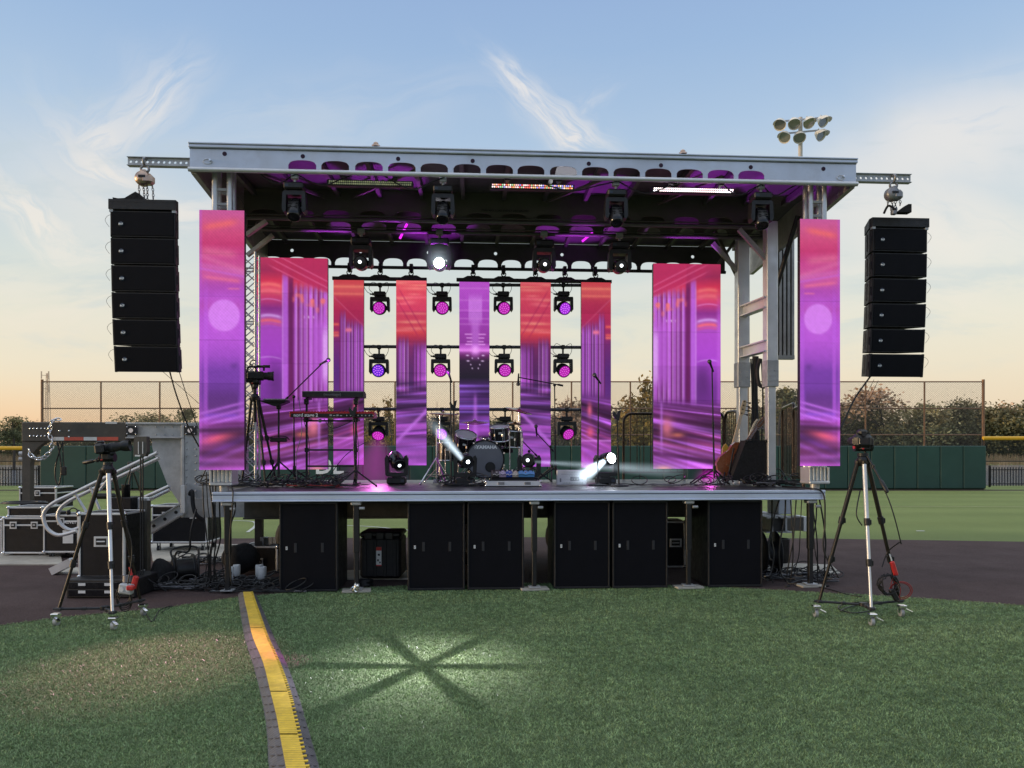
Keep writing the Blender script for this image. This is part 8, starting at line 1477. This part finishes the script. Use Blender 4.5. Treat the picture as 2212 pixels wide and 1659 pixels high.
# white cylinders
M_wax = mat('white_wax', (.74, .76, .76), .5, 0, .04, 5)
for px0, px1, pt, pb, lab in ((497, 504.8, 1224, 1262, 'slim white cylinder just behind the corner leg, front of its pair'), (503.5, 519, 1220, 1257, 'thick white cylinder beside the corner leg, rear of its pair'), (552, 569, 1220, 1258, 'thick white cylinder next to the first subwoofer, rear of its pair'), (558, 575.5, 1224, 1261, 'white cylinder next to the first subwoofer, front of its pair')):
    D = Dg(pb) * .985; a, b = W(px0, pb, D), W(px1, pt, D); r_ = (b.x - a.x) / 2; D += .0; m = MB(); m.lathe([(.0001, .0), (r_, .0), (r_, b.z - a.z - .008), (r_ * .92, b.z - a.z), (r_ * .5, b.z - a.z), (r_ * .45, b.z - a.z - .01), (.0001, b.z - a.z - .01)], 24, Matrix.Translation(((a.x + b.x) / 2, D, a.z))); single('white_cylinder', m, M_wax, lab, 'cylinder', ((a.x + b.x) / 2, D, a.z), FR_W, 'white cylinders under the deck')
q = [G(494, 1268), G(505, 1252), G(598, 1253), G(605, 1268)]; m = MB(); m.add([v_ + Vector((0, 0, .004)) for v_ in q] + [v_ + Vector((0, 0, .040)) for v_ in q], [(3, 2, 1, 0), (4, 5, 6, 7), (0, 1, 5, 4), (1, 2, 6, 5), (2, 3, 7, 6), (3, 0, 4, 7)]); single('base_board', m, M_cloth, 'dark board under the white cylinders', 'board', q[0])
# hard case under the deck
a, b = W(777, 1249, 9.75), W(866, 1149, 9.75); t_ = Thing('hard_case', 'black ribbed hard case with a printed label under the deck', 'hard case', ((a.x + b.x) / 2, 10, 0)); m = MB(); m.ob((a.x, 9.75, max(.02, a.z)), (b.x, 10.25, b.z - .07), .03); t_.part('case_shell', m, M_blk2); m = MB()
for k in range(4): xx = a.x + (b.x - a.x) * (.14 + .24 * k); m.ob((xx - .018, 9.735, .06), (xx + .018, 9.75, b.z - .10), .006)
t_.part('rib', m, M_blk2); m = MB(); m.ob((a.x - .005, 9.74, b.z - .072), (b.x + .005, 10.26, b.z), .025)
for f_ in (.22, .5, .72): xx = a.x + (b.x - a.x) * f_; m.ob((xx - .05, 9.72, b.z - .09), (xx + .05, 9.745, b.z - .005), .008)
t_.part('lid', m, M_blk); m = MB(); xx = a.x + (b.x - a.x) * .47; m.ob((xx - .033, 9.73, .20), (xx + .033, 9.7345, .44)); lb = t_.part('printed_label', m, M_label); m = MB(); m.ob((xx - .033, 9.7285, .395), (xx + .033, 9.7299, .44)); m.ob((xx - .033, 9.7285, .20), (xx + .033, 9.7299, .215)); t_.part('label_band', m, M_red, lb); m = MB(); m.ob((xx - .012, 9.7285, .33), (xx + .014, 9.7299, .355)); m.ob((xx - .02, 9.7285, .26), (xx + .0, 9.7299, .285)); m.ob((xx + .006, 9.7285, .235), (xx + .024, 9.7299, .255)); t_.part('label_print', m, M_blk, lb)
q = G(810, 1262); m = MB(); m.ob((q.x - .55, q.y + .3, .005), (q.x + .45, q.y + 1.0, .022)); single('plywood_sheet', m, M_paleply, 'plywood sheet on the infield under the hard case', 'plywood', (q.x, q.y + .6, 0))
c = W(788, 1262, 9.35); m = MB()
for k in range(6): m.tube([Vector((c.x + random.uniform(-.02, .02) + .09 * math.cos(a), 9.35 + .07 * math.sin(a), .03 + .012 * k)) for a in [2 * PI * j / 20 for j in range(20)]], .008, 6, True)
single('coiled_cable', m, M_cable, 'coil of dark cable on the infield beside the second stage leg', 'cable coil', (c.x, 9.35, 0))
for px0, px1, lab in ((560, 602, 'grey folded support bars stacked under the deck beside the first subwoofer'),):
    t_ = Thing('support_bars', lab, 'support bars', W(580, 1245, 10.9)); 
    for k in range(4): m = MB(); m.bar(W(572 + 7 * k, 1250, 10.9), W(566 + 9 * k, 1160, 10.7 + .1 * k), .05, .03); t_.part('bar', m, M_galv)
c = W(485, 1190, 10.3); m = MB(); m.ball((c.x + .22, 10.3, .22), (.26, .18, .20), 20, 12)
for v_ in m.v: v_ += Vector((0, math.sin(v_.x * 21) * .012, math.sin(v_.x * 17 + v_.y * 23) * .014)); v_.z = max(v_.z, .012)
single('equipment_bag', m, M_cloth, 'rounded black equipment bag under the deck corner', 'bag', (c.x + .25, 10.3, 0))
m = MB(); c = W(1660, 1190, 10.2); Mx = Matrix.Translation((c.x, 10.2, .30)) @ Matrix.Rotation(PI / 2, 4, 'Y'); m.lathe([(.03, -.1), (.29, -.1), (.295, -.09), (.16, -.085), (.16, .085), (.295, .09), (.29, .1), (.03, .1)], 28, Mx); single('cable_reel', m, M_dksteel, 'bare dark cable reel under the deck beside the levelling jack', 'cable reel', (c.x, 10.2, 0))
m = MB(); m.lathe([(.0001, 0), (.13, .0), (.14, .36), (.145, .37), (.13, .37), (.12, .02)], 22, Matrix.Translation(G(1700, 1225) + Vector((0, .3, .004)))); single('black_bucket', m, M_blk2, 'black bucket on the infield behind the levelling jack', 'bucket', G(1700, 1225))
# distant tripod and bits on the outfield behind the gooseneck
q = G(285, 1075); t_ = Thing('far_tripod', 'small distant tripod standing on the outfield behind the gooseneck', 'tripod', q)
for k in range(3): a = .5 + 2 * PI * k / 3; m = MB(); m.tube([q + Vector((0, 0, 1.05)), q + Vector((.34 * math.cos(a), .34 * math.sin(a), .02))], .03, 7); t_.part('leg', m, M_legk)
m = MB(); m.box(q + Vector((0, 0, 1.18)), (.22, .25, .2), None, .03); m.tube([q + Vector((0, 0, 1.1)), q + Vector((.45, -.1, .8))], .02, 7); t_.part('head', m, M_blk)
for px, py, lab in ((220, 1078, 'low dark bag lying on the outfield behind the handrails'), (1010, 1158, None)):
    if lab: q = G(px, py); m = MB(); m.ob(q + Vector((-.4, 0, .003)), q + Vector((.3, .5, .18)), .08); single('field_bag', m, M_cloth, lab, 'bag', q)
m = MB(); q = W(34, 1090, 11.4)
for k in range(4): m.tube([Vector((q.x + (.33 - .03 * k) * math.cos(a), 11.6 + (.2 - .02 * k) * math.sin(a), q.z + .012 + .012 * (k % 2))) for a in [2 * PI * j / 26 for j in range(26)]], .012, 6, True)
single('coiled_cable', m, M_cable, 'flat coil of black cable lying on the outermost cases', 'cable coil', q)
m = MB(); q = W(157, 1110, 11.85); m.tube([q + Vector((.075 * math.cos(a), .02, .012 + .075 * math.sin(a))) for a in [PI * j / 12 for j in range(13)]], .010, 7); m.ball(q + Vector((-.075, .02, .02)), (.03, .04, .045), 10, 7); m.ball(q + Vector((.075, .02, .02)), (.03, .04, .045), 10, 7); m.ball(q + Vector((-.2, .05, .02)), (.1, .07, .03), 10, 7); single('headset', m, M_blk, 'black headset lying on the labelled flight case', 'headset', q)
# side lettering, litter
for px, py, lab in ((2247, 1148, 'pale scrap lying on the outfield turf near the infield edge'),): q = G(px * .8848 if px > 2212 else px, py); m = MB(); m.box((q.x, q.y, .012), (.16, .05, .006), None, 0); single('paper_scrap', m, M_label, lab, 'litter', q)
